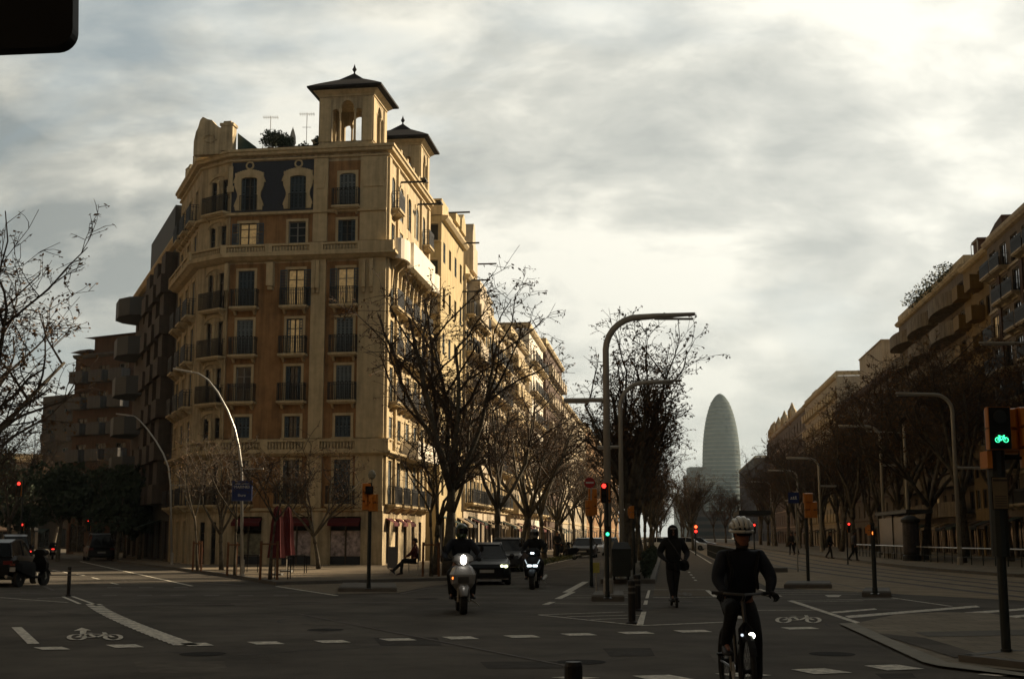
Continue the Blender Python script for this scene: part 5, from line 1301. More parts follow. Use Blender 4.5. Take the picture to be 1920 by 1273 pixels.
sig(44, 1045, 'small distant red signal above the dark car at the left', [(43, 980, 994, 2, 0, [gred, None], dict())], top=980, D=98, r=.05)
# kerb islands under the posts
def isl(px0, px1, y0, y1, label):
    a, b_, c_, d_ = gnd(px0, y1), gnd(px1, y1), gnd(px1-2, y0), gnd(px0+6, y0); b = MB()
    o = (a+c_)/2; o.z = 0; lo = [a, b_, c_, d_]; hi = [p+(o-p)*.05 for p in lo]
    b.loft([[p+ZZ*-.01 for p in lo], [p+ZZ*.12 for p in lo], [p+ZZ*.16 for p in hi]])
    return tag(b.build('kerb_block', kerbm, None, loc=o), label, 'kerb block', 'low kerb blocks under signal posts')
isl(634, 744, 1101, 1110, 'long low grey kerb block under the orange signal before the corner shop')
isl(1109, 1171, 1119, 1127, 'low kerb block at the foot of the big curved lamp post')
isl(1616, 1671, 1111, 1119, 'low kerb block under the sideways orange signal at the crossing')
isl(1470, 1560, 1097, 1103, 'long low kerb block between the cyclist and the tram tracks')
t = thing('direction_sign', 'small blue square sign hanging beside the orange signal backs on the right', 'sign', at(1488, 933, 60)); s_ = .25
b = MB(); b.box(-s_, s_, 0, .03, -s_, s_); b.build('panel', blue, t); b = MB()
for x in (-.1, 0, .1): b.box(x-.03, x+.03, -.006, -.001, -.03, .06+x*.2)
b.box(-.16, .16, -.006, -.001, -.07, -.04); b.build('pictogram', signw, t); b = MB(); b.tube([(.1, .05, -t.location.z), (.1, .05, s_+.05)], .03, 6); b.build('post', steel, t)
t = thing('yellow_notice', 'small yellow square notice low between the no entry post and the big lamp', 'sign', at(1118, 1064, 36)); b = MB(); b.box(-.09, .09, 0, .02, -.14, .14); b.build('panel', mat('yellow_sign', (.42, .38, .08), .6), t); b = MB(); b.tube([(0, .03, -t.location.z), (0, .03, .1)], .02, 6); b.build('post', steel, t)
# the dark rounded back of a sign close overhead, top left
D = 7.0; c = at(40, 30, D); t = thing('overhead_sign_back', 'black rounded back of a sign or signal hanging close overhead in the top left corner', 'sign', c)
def rr_box(b, x0, x1, z0, z1, r, y0, y1):
    pts = []
    for (cx_, cz_, a0) in ((x1-r, z0+r, -90), (x1-r, z1-r, 0), (x0+r, z1-r, 90), (x0+r, z0+r, 180)):
        for k in range(7): a = R(a0+15*k); pts.append((cx_+r*math.cos(a), cz_+r*math.sin(a)))
    b.prism([(x, y0, z) for x, z in pts], (0, y1-y0, 0))
lo = at(40, 93, D)-c; x1 = (at(137, 60, D)-c).x; b = MB(); rr_box(b, x1-1.05, x1, lo.z, lo.z+.95, .11, -.02, .08); o = b.build('panel', blackp, t); o.rotation_euler = (0, R(-2.5), 0)
b = MB(); b.tube([(x1-1.3, .12, .3), (x1-.45, .12, .3)], .04, 8); b.tube([(x1-1.3, .12, .3), (x1-1.3, .12, -c.z)], .07, 10); b.build('post', dgreen, t)
b = MB(); b.box(x1-.8, x1-.3, .08, .13, lo.z+.3, lo.z+.36); b.build('clamp', steel, t)

def bollard(px, by, ty, label, D=None, r=.055, bands=True):
    p = gnd(px, by) if D is None else at(px, 1100, D); p.z = 0; h = at(px, ty, p.y).z
    t = thing('bollard', label, 'bollard', p, 0, 'black traffic bollards'); b = MB(); b.lathe((0, 0, 0), [(r*1.5, 0), (r*1.5, .03), (r, .05), (r, h-.02), (r*.85, h)], 14); b.build('post', mat('black_rubber_post', (.016, .015, .017), .6, var=.15, vscale=8), t)
    b = MB()
    for z in ((h-.13, h-.09), (h-.24, h-.20)): b.lathe((0, 0, z[0]), [(r*1.03, 0), (r*1.03, z[1]-z[0])], 14)
    b.build('reflective_band', mat('dull_reflector', (.13, .12, .11), .5, var=.2, vscale=20), t)
bollard(128, 1117, 1062, 'slim black bollard with two pale bands at the left of the junction', r=.05)
bollard(1185, 1169, 1088, 'tall black bollard at the tip of the central hatching', r=.07)
bollard(1195, 1145, 1077, 'black bollard just behind the tall one at the central hatching', r=.08, bands=True)
bollard(1074, 0, 1240, 'bollard top cut by the bottom picture edge', D=6.9, r=.048)

# ------------------------------------------------------------ wooden tree guards and young trees
def guard(px, by, ty, wpx, label, D=None, young=True, lean=0.0):
    p = gnd(px, by, .12); h = at(px, ty, p.y).z-p.z; w = (at(px+wpx/2, by, p.y)-at(px, by, p.y)).x
    t = thing('tree_guard', label, 'tree guard', p, 0, 'wooden tree guards'); 
    for sx_, sy_ in ((-1, -.5), (1, -.5), (0, .8)):
        b = MB(); b.tube([(sx_*w, sy_*w, 0), (sx_*w*.95, sy_*w, h)], .05, 6); b.build('stake', woodst, t)
    b = MB(); k = [(-w, -.5*w), (w, -.5*w), (0, .8*w)]
    for i in range(3): a, c_ = k[i], k[(i+1) % 3]; b.tube([(a[0], a[1]-.05, h-.1), (c_[0], c_[1]-.05, h-.1)], .035, 4)
    b.build('cross_rail', woodst, t); return p
for i, (px, by, ty, w, lb, lb2) in enumerate(((808, 1080, 1016, 30, 'reddish wooden tree guard left of the dark blue scooter rider', 'young tree inside the reddish guard left of the scooter rider'), (505, 1086, 1014, 32, 'wooden tree guard with a pale cross rail before the red parasols', 'young bare tree in the guard before the red parasols'), (440, 1078, 1016, 26, 'dark wooden tree guard beside the nearer arched lamp', 'young bare tree beside the nearer arched lamp'), (370, 1070, 1014, 16, 'narrow wooden tree guard before the corner doors', 'young thin tree before the corner doors'))):
    p = guard(px, by, ty, w, lb); tree(p, i % 2, (1.05, .9, .95, 1.0)[i], i*2.1, lb2, 'young street trees', small=True, name='young_tree')
p = gnd(597, 1066, .12); tree(p, 2, .56, 2.0, 'knobbly bare tree against the pilaster between the two right shop windows', 'trees before the corner block')
p = gnd(415, 1068, .12); tree(p, 0, .55, 4.0, 'bare street tree against the left pilaster of the corner block', 'trees before the corner block')
p = gnd(815, 1077, .12); tree(p, 1, .62, 1.0, 'mid sized bare tree left of the scooter rider, behind the wooden guard', 'trees before the corner block')
# red folded parasols
for px, by, ty, lb in ((517, 1078, 948, 'taller folded dark red parasol outside the corner shop'), (537, 1072, 950, 'second folded red parasol, right of the taller one')):
    p = gnd(px, by, .12); h = at(px, ty, p.y).z-p.z; t = thing('closed_parasol', lb, 'parasol', p, 0, 'folded red parasols')
    b = MB(); b.tube([(0, 0, 0), (0, 0, h)], .025, 6); b.build('pole', steel, t)
    b = MB(); n = 14; prof_ = [(.30, .25), (.24, .45), (.20, .75), (.12, .95), (.03, 1.0)]
    rings = []
    for r_, f in prof_: rings.append([(r_*(1+.22*(-1)**k)*math.cos(6.283*k/n), r_*(1+.22*(-1)**k)*math.sin(6.283*k/n), h*f) for k in range(n)])
    b.loft(rings); b.build('canopy', redc, t)
    b = MB(); b.box(-.25, .25, -.25, .25, 0, .08); b.build('foot', mat('concrete_foot', (.2, .2, .19), .9), t)
def cafe_table(px, by, label):
    p = gnd(px, by, .12); t = thing('terrace_table', label, 'table', p, 0, 'terrace furniture'); b = MB(); b.box(-.33, .33, -.33, .33, .70, .73); b.build('table_top', blackp, t)
    for x in (-.28, .28):
        for y in (-.28, .28): b = MB(); b.tube([(x, y, 0), (x, y, .70)], .018, 5); b.build('leg', blackp, t)
cafe_table(527, 1085, 'dark terrace table at the kerb beside the pale railed tree guard'); cafe_table(560, 1074, 'dark terrace table below the right folded parasol'); cafe_table(473, 1072, 'dark terrace table right of the nearer arched lamp')
# small bins, board, seated person
p = gnd(735, 1081, .0); t = thing('folding_board', 'grey folding menu board with crossed legs on the pavement', 'menu board', p); b = MB(); b.hexa([(-.2, 0, .35), (.2, 0, .35), (.2, .03, .35), (-.2, .03, .35), (-.2, .12, 1.2), (.2, .12, 1.2), (.2, .15, 1.2), (-.2, .15, 1.2)]); b.build('panel', mat('grey_board', (.16, .15, .14), .7), t)
for s in (-1, 1): b = MB(); b.tube([(-.22*s, -.1, 0), (.22*s, .2, .38)], .014, 5); b.tube([(-.22*s, .3, 0), (.05*s, .1, .36)], .014, 5); b.build('leg', steel, t)
for i, (px, by, m_, lb) in enumerate(((1163, 1086, '', 'dark recycling container on the central strip behind the big lamp'),)):
    p = gnd(px, by, .14); t = thing('recycling_container', lb, 'container', p, 0, 'recycling containers'); b = MB(); w = .30
    b.loft([[(-w, -.6, .12), (w, -.6, .12), (w, .6, .12), (-w, .6, .12)], [(-w*1.1, -.65, 1.05), (w*1.1, -.65, 1.05), (w*1.1, .65, 1.05), (-w*1.1, .65, 1.05)]]); b.build('body', mat('container_green', (.022, .026, .022), .6), t)
    b = MB(); b.loft([[(-w*1.12, -.7, 1.05), (w*1.12, -.7, 1.05), (w*1.12, .7, 1.05), (-w*1.12, .7, 1.05)], [(-w*.8, -.4, 1.28), (w*.8, -.4, 1.28), (w*.8, .5, 1.28), (-w*.8, .5, 1.28)]]); b.build('lid', mat('container_lid', (.03, .03, .03), .5), t)
    for x in (-w*.8, w*.8): b = MB(); b.lathe((x, -.4, .08), [(.08, -.03), (.08, .03)], 8, axis='x'); b.build('wheel', rubber, t)
# clipped hedge along the bike lane
rq = random.Random(9)
hd = thing('hedge', 'narrow dark green hedge along the left edge of the bike lane', 'hedge', AV(-.8, 47, .14)); b = MB()
for k in range(34): leaf_cloud(b, AV(-.75, 46.8+k*.9, .62)-AV(-.8, 47, .14), (.22, .6, .5), 110, .07, rq)
b.build('foliage', greenm, hd); b = MB()
for k in range(16): q = AV(-.75, 47+k*1.9, .14)-AV(-.8, 47, .14); b.tube([q, q+V((.05, 0, .5))], .02, 4)
b.build('stem', bark, hd)
rq = random.Random(19); hd = tag(MB().build('x', greenm, None, loc=(0, 0, 0)), 'x', 'x'); bpy.data.objects.remove(hd)
b = MB()
for k in range(60): leaf_cloud(b, AV(-6.6-rq.random()*.5, 60+k*1.6, .22), (.3, .7, .16), 40, .07, rq)
o = b.build('ground_cover', mat('verge_leaf', (.07, .08, .025), .9, var=.4), None, loc=AV(-6.8, 60, .12)); o['kind'] = 'stuff'; o['label'] = 'low green and yellow verge plants at the kerb of the left pavement'; o['category'] = 'verge planting'

# ------------------------------------------------------------ right side: shelter, railing, column, kiosks
def shelter(loc, rz, L, label, hgt=2.5):
    t = thing('tram_shelter', label, 'shelter', loc, rz, 'tram shelters'); b = MB(); b.box(-L/2, L/2, -.8, .8, hgt, hgt+.22); b.build('roof', mat('dark_shelter_paint', (.035, .04, .04), .6), t)
    for x in (-L/2+.2, 0, L/2-.2): b = MB(); b.box(x-.06, x+.06, .55, .67, 0, hgt); b.build('post', mat('dark_shelter_paint', (0, 0, 0)), t)
    b = MB(); b.box(-L/2+.3, L/2-.3, .59, .62, .4, hgt-.2); b.build('glass_back', glassd, t); b = MB(); b.box(-L/3, L/3, .1, .5, .45, .5); b.box(-L/3, -L/3+.06, .15, .45, 0, .45); b.box(L/3-.06, L/3, .15, .45, 0, .45); b.build('bench', steel, t)
shelter(AV(4.5, 70, .2), R(90)-AZ, 6, 'dark tram stop shelter behind the cyclist'); shelter(AV(15.5, 88, .14), R(90)-AZ, 12, 'long dark shelter roof on the right pavement behind the crossing signals', 2.9)
def railing(name, label, pts, h, m, pitch=1.4, grp=None):
    t = thing(name, label, 'railing', pts[0], 0, grp); o = V(pts[0]); b = MB(); b.tube([V(p)-o+ZZ*h for p in pts], .035, 6); b.build('top_rail', m, t); b = MB(); b.tube([V(p)-o+ZZ*h*.45 for p in pts], .02, 5); b.build('lower_rail', dgreen, t)
    for i in range(len(pts)-1):
        n = max(1, int((V(pts[i+1])-V(pts[i])).length/pitch))
        for k in range(n): q = V(pts[i]).lerp(V(pts[i+1]), k/n)-o; b = MB(); b.box(q.x-.025, q.x+.025, q.y-.025, q.y+.025, 0, h); b.build('post', dgreen, t)
railing('railing', 'long pedestrian railing with a bright top rail on the right pavement', [AV(14.5, 104, .14), AV(14.9, 84, .14), AV(15.6, 72, .14), AV(17.8, 61, .14), AV(19.5, 56, .14)], .85, mat('bright_rail', (.55, .55, .52), .35, metal=.4))
railing('railing', 'low dark railing along the right edge of the bike lane by the tram platform', [AV(3.4, 58, 0), AV(3.4, 112, 0)], 1.0, dgreen, 1.2)
p = gnd(1710, 1051, .14); t = thing('advertising_column', 'dark advertising column on the right pavement below the slim tram mast', 'column', p); b = MB(); b.lathe((0, 0, 0), [(.55, 0), (.55, .3), (.48, .35), (.48, 2.3), (.58, 2.35), (.58, 2.5), (.3, 2.7), (.05, 2.75)], 16); b.build('body', mat('column_paint', (.015, .016, .016), .6), t); b = MB(); b.lathe((0, 0, .5), [(.49, 0), (.49, 1.7)], 16); b.build('poster', mat('dark_poster', (.04, .035, .04), .6, var=.5, vscale=3), t)
# pale shop fascia on the tall beige block
# ------------------------------------------------------------ vehicles
def ring_wheel(root, c, r, w, name='wheel', spokes=5, rimr=.62):
    """axle along local x"""
    b = MB(); b.lathe(c, [(r*.66, -w/2), (r*.93, -w/2), (r, -w*.3), (r, w*.3), (r*.93, w/2), (r*.66, w/2), (r*.64, 0)], 20, axis='x'); wh = b.build(name, rubber, root)
    b = MB(); b.lathe(c, [(r*.64, -w*.4), (r*.64, w*.4)], 18, axis='x'); b.lathe(c, [(r*.15, -w*.52), (r*.15, w*.52)], 8, axis='x')
    for k in range(spokes): a = 6.283*k/spokes; b.tube([(c[0]-w*.42, c[1]+math.cos(a)*r*.1, c[2]+math.sin(a)*r*.1), (c[0]-w*.42, c[1]+math.cos(a)*r*.62, c[2]+math.sin(a)*r*.62)], r*.06, 4); b.tube([(c[0]+w*.42, c[1]+math.cos(a)*r*.1, c[2]+math.sin(a)*r*.1), (c[0]+w*.42, c[1]+math.cos(a)*r*.62, c[2]+math.sin(a)*r*.62)], r*.06, 4)
    b.build('rim', steel, wh); return wh
def car(label, loc, rz, paint_, lights='on', tail=False, group='cars on the avenue', H=1.5, tall=0):
    t = thing('car', label, 'car', loc, rz, group)
    W2 = .90
    # stations along y (front is -y): (y, half width, z low, z belt, half width at top, z top)
    st = [(-2.12, .60, .30, .62, .62), (-2.02, .80, .22, .74, .70), (-1.75, .88, .20, .82, .76), (-1.1, .90, .20, .93, .80), (-.2, .90, .20, .97, .82), (.9, .90, .20, .99, .82), (1.6, .89, .22, .99, .80), (1.95, .84, .26, .92, .74), (2.08, .70, .34, .70, .66)]
    b = MB(); rings = []
    for y, hw, zl_, zb_, ht in st:
        zm = zl_+(zb_-zl_)*.45
        rings.append([(-hw*.9, y, zl_), (hw*.9, y, zl_), (hw, y, zl_+.08), (hw, y, zm), (hw*.98, y, zb_-.08), (ht, y, zb_), (-ht, y, zb_), (-hw*.98, y, zb_-.08), (-hw, y, zm), (-hw, y, zl_+.08)])
    b.loft(rings); body = b.build('body', paint_, t, smooth=False)
    gp = [(-1.05, .72, .94), (-.35, .60, H-.10), (.2, .62, H-.01), (.9, .61, H-.02), (1.45, .58, H-.12), (1.92, .68, .98)]
    b = MB(); rr2 = []
    for y, hw, z in gp: rr2.append([(-.78, y, .93), (.78, y, .93), (hw if z > 1 else .74, y, z), (-hw if z > 1 else -.74, y, z)])
    b.loft(rr2); b.build('cabin_glass', mat('car_glass', (.010, .012, .014), .12, var=0, spec=.5), t)
    b = MB()
    b.loft([[(-.55, -.36, H-.09), (.55, -.36, H-.09), (.55, -.36, H-.06), (-.55, -.36, H-.06)], [(-.60, .2, H-.01), (.60, .2, H-.01), (.57, .2, H+.02), (-.57, .2, H+.02)], [(-.59, .9, H-.02), (.59, .9, H-.02), (.56, .9, H+.01), (-.56, .9, H+.01)], [(-.55, 1.42, H-.12), (.55, 1.42, H-.12), (.55, 1.42, H-.09), (-.55, 1.42, H-.09)]])
    for s in (-1, 1): b.tube([(s*.76, -1.0, .95), (s*.61, -.35, H-.08), (s*.61, .2, H), (s*.60, .9, H-.01), (s*.58, 1.42, H-.10), (s*.72, 1.88, .99)], .035, 5); b.tube([(s*.78, .3, .95), (s*.62, .3, H-.02)], .03, 4)
    b.build('roof', paint_, t)
    b = MB()
    for s in (-1, 1): b.lathe((s*.98, -.72, 1.02), [(.03, -.09), (.10, -.06), (.11, .05), (.04, .09)], 8, axis='x', sx=.6, sy=.9)
    b.build('mirror', paint_, t)
    for s in (-1, 1):
        for y in (-1.35, 1.3): ring_wheel(t, (s*.80, y, .32), .32, .2)
    for s in (-1, 1):
        b = MB(); b.hexa([(s*.62-.16, -2.09, .62), (s*.62+.16, -2.04, .62), (s*.62+.16, -1.9, .62), (s*.62-.16, -1.95, .62), (s*.62-.14, -2.06, .74), (s*.62+.16, -1.98, .76), (s*.62+.16, -1.85, .76), (s*.62-.14, -1.95, .74)]); hl = b.build('headlight', mat('headlight_lens', (.35, .36, .36), .15, var=0), t)
        if lights == 'on' and s > 0 or lights == 'both':
            for q in (-.07, .07): b = MB(); b.lathe((s*.62+q, -2.08, .67), [(.05, -.02), (.05, .02)], 10, axis='y'); b.build('lamp', gyel, hl)
        b = MB(); b.box(s*.66-.14, s*.66+.14, 1.98, 2.07, .72, .84); b.build('tail_light', gred if tail else mat('tail_lens', (.15, .01, .01), .3), t)
    b = MB(); b.box(-.42, .42, -2.135, -2.05, .42, .60); b.box(-.6, .6, -2.13, -2.03, .24, .34); b.build('grille', blackp, t)
    b = MB(); b.box(-.26, .26, -2.155, -2.137, .44, .55); b.build('number_plate', mat('plate_white', (.4, .4, .38), .5), t); b = MB(); b.box(-.26, .26, 2.08, 2.095, .5, .61); b.build('number_plate', mat('plate_white', (0, 0, 0)), t)
    b = MB(); b.box(-.78, .78, -2.06, -2.02, .205, .235); b.build('lower_trim', mat('bright_trim', (.5, .5, .48), .3, metal=.6), t)
    return t
black_paint = mat('black_car_paint', (.009, .010, .012), .3, var=0, spec=.35); grey_paint = mat('grey_car_paint', (.05, .053, .056), .3, var=0, spec=.4); white_paint = mat('white_car_paint', (.55, .55, .54), .3, var=0, coat=.4); brown_paint = mat('yellow_door_paint', (.34, .22, .03), .3, var=0, coat=.4)
face = -AZ        # rotation that turns a vehicle's front (-y) down the avenue towards the camera
p = gnd(915, 1097); c_ = car('black car with yellow doors and a lit double headlamp driving behind the near scooter', (p.x, p.y+2.1, 0), face+R(10), black_paint, 'on')
c_.scale = (.93, .93, .93); c_.location.x -= .15
b = MB(); b.box(.901, .906, -.9, 1.1, .34, .86); b.build('door', brown_paint, c_); b = MB(); b.box(-.906, -.901, -.9, 1.1, .34, .86); b.build('door', brown_paint, c_)
p = gnd(968, 1071); car('grey car parked behind the black car on the left', (p.x-.4, p.y+1.5, 0), face, grey_paint, 'off', group='cars on the avenue', H=1.55)
for i, (lat, al, m_, lb) in enumerate(((-6.3, 100, grey_paint, 'grey parked car beyond the second scooter rider'), (-6.2, 112, white_paint, 'pale parked car far along the left kerb'), (-4.2, 150, white_paint, 'white car far down the left carriageway'), (-5.8, 135, black_paint, 'dark parked car far along the left kerb'))):
    car(lb, AV(lat, al), face, m_, 'off', group='cars on the avenue')
for i, (px, D, m_, lb) in enumerate(((1238, 140, white_paint, 'white car in the distance just left of the kick scooter rider'), (1256, 165, white_paint, 'pale car in the distance half behind the kick scooter rider'), (1292, 150, white_paint, 'white car crossing in the distance right of the kick scooter rider'), (1310, 158, grey_paint, 'grey car crossing in the distance below the red orange signal'))):
    q = at(px, 1010, D); car(lb, V((q.x, q.y, 0)), R(75), m_, 'off', group='cars crossing in the distance')
p = gnd(-22, 1100); car('large black car cut by the left picture edge', (p.x-.25, p.y+1.6, 0), R(180)-EZ*1.0+R(-14), black_paint, 'off', tail=False, group='cars on the side street', H=1.5)
p = at(28, 1012, 72); car('car with lit red tail lamps queuing behind the black car at the left edge', (p.x, p.y, 0.0), R(180)-EZ, black_paint, 'off', tail=True, group='cars on the side street', H=1.7)
p = at(186, 1020, 88); car('tall dark car deep in the shaded side street', (p.x, p.y, 0), R(180)-EZ, black_paint, 'off', group='cars on the side street', H=1.8)

def scooter(label, loc, rz, front_m, lights, group='motor scooters', cat='motor scooter', s=1.0, cool=False):
    t = thing('motor_scooter', label, cat, loc, rz, group); t.scale = (s, s, s)
    for y in (-.66, .66): ring_wheel(t, (0, y, .25), .25, .14, spokes=6)
    b = MB(); b.loft([[(-.09, -.95, .36), (.09, -.95, .36), (.05, -.93, .40), (-.05, -.93, .40)], [(-.12, -.78, .50), (.12, -.78, .50), (.08, -.76, .56), (-.08, -.76, .56)], [(-.12, -.60, .54), (.12, -.60, .54), (.07, -.60, .60), (-.07, -.60, .60)], [(-.10, -.44, .46), (.10, -.44, .46), (.06, -.44, .51), (-.06, -.44, .51)]]); b.build('front_fender', front_m, t, smooth=True)
    b = MB(); [b.tube([(x, -.66, .25), (x*.9, -.50, .72)], .022, 6) for x in (-.11, .11)]; b.build('fork', steel, t)
    # leg shield
    b = MB(); b.loft([[(-.13, -.56, .46), (.13, -.56, .46), (.13, -.42, .46), (-.13, -.42, .46)], [(-.21, -.62, .60), (.21, -.62, .60), (.24, -.42, .60), (-.24, -.42, .60)], [(-.20, -.60, .78), (.20, -.60, .78), (.27, -.38, .78), (-.27, -.38, .78)], [(-.14, -.54, .92), (.14, -.54, .92), (.20, -.36, .92), (-.20, -.36, .92)], [(-.08, -.50, .98), (.08, -.50, .98), (.12, -.36, .98), (-.12, -.36, .98)]]); ls = b.build('leg_shield', front_m, t)
    b = MB(); b.box(-.11, .11, -.635, -.60, .62, .74); 
    for k in range(5): b.box(-.10, .10, -.645, -.634, .625+k*.023, .632+k*.023)
    b.build('grille', mat('dull_grille', (.08, .08, .08), .5), t)
    # handlebar cowl with headlamp
    b = MB(); b.loft([[(-.10, -.56, .98), (.10, -.56, .98), (.10, -.34, .98), (-.10, -.34, .98)], [(-.20, -.62, 1.05), (.20, -.62, 1.05), (.22, -.34, 1.05), (-.22, -.34, 1.05)], [(-.19, -.58, 1.14), (.19, -.58, 1.14), (.20, -.34, 1.14), (-.20, -.34, 1.14)], [(-.09, -.48, 1.20), (.09, -.48, 1.20), (.10, -.36, 1.20), (-.10, -.36, 1.20)]]); cw_ = b.build('handlebar_cowl', front_m, t)
    if not cool:
        b = MB(); b.lathe((0, -.60, 1.075), [(.09, -.03), (.095, -.02), (.10, .02)], 14, axis='y', sx=1.0, sy=.62); hl = b.build('headlight', lights or mat('headlight_lens', (0, 0, 0)), t)
        b = MB(); b.lathe((-.20, -.57, .71), [(.028, -.03), (.03, .02)], 8, axis='y'); b.build('indicator', gorange if lights else blackp, t)
    else:
        for sgn in (-1, 1):
            b = MB(); b.box(sgn*.085-.06, sgn*.085+.06, -.66, -.60, .66, .71); b.build('headlight', lights, t)
            b = MB(); b.tube([(sgn*.16, -.63, .74), (sgn*.22, -.60, .86)], .012, 4); b.build('running_light', mat('dim_led', (.3, .35, .36), .3, emit=(.8, .95, 1), estr=.5), t)
        b = MB(); b.box(-.05, .05, -.63, -.60, 1.03, 1.07); b.build('position_light', lights, t)
    b = MB(); b.tube([(-.36, -.30, 1.06), (-.16, -.40, 1.08), (.16, -.40, 1.08), (.36, -.30, 1.06)], .018, 6); b.build('handlebar', blackp, t)
    for sgn in (-1, 1): b = MB(); b.tube([(sgn*.24, -.38, 1.1), (sgn*.36, -.40, 1.26)], .008, 4); b.lathe((sgn*.38, -.40, 1.29), [(.02, -.01), (.065, 0), (.02, .015)], 10, axis='y', sy=.7); b.build('mirror', blackp, t)
    b = MB(); b.box(-.16, .16, -.44, .10, .26, .33); b.build('footboard', blackp, t)
    b = MB(); b.loft([[(-.17, .02, .30), (.17, .02, .30), (.17, .02, .70), (-.17, .02, .70)], [(-.22, .3, .32), (.22, .3, .32), (.20, .3, .74), (-.20, .3, .74)], [(-.19, .75, .48), (.19, .75, .48), (.17, .75, .76), (-.17, .75, .76)], [(-.07, 1.0, .62), (.07, 1.0, .62), (.06, 1.0, .76), (-.06, 1.0, .76)]]); b.build('rear_body', front_m if not lights else blackp, t)
    b = MB(); b.loft([[(-.13, -.0, .70), (.13, -.0, .70), (.12, .0, .78), (-.12, 0, .78)], [(-.17, .35, .74), (.17, .35, .74), (.15, .35, .82), (-.15, .35, .82)], [(-.12, .85, .76), (.12, .85, .76), (.1, .85, .85), (-.1, .85, .85)]]); b.build('saddle', blackp, t)
    b = MB(); b.tube([(.20, .2, .24), (.23, .5, .25), (.25, .98, .34)], [.04, .055, .055], 8); b.build('exhaust', steel, t)
    b = MB(); b.tube([(.14, .05, .28), (.30, -.05, .20), (.36, -.08, .14)], .014, 5); b.build('side_stand', steel, t)
    b = MB(); b.box(-.1, .1, 1.0, 1.02, .50, .64); b.build('number_plate', mat('plate_white', (0, 0, 0)), t); b = MB(); b.box(-.09, .09, 1.0, 1.03, .69, .75); b.build('tail_light', mat('tail_lens', (0, 0, 0)), t)
    return t
silver = mat('silver_grey_plastic', (.19, .185, .18), .35, var=.05, coat=.3)

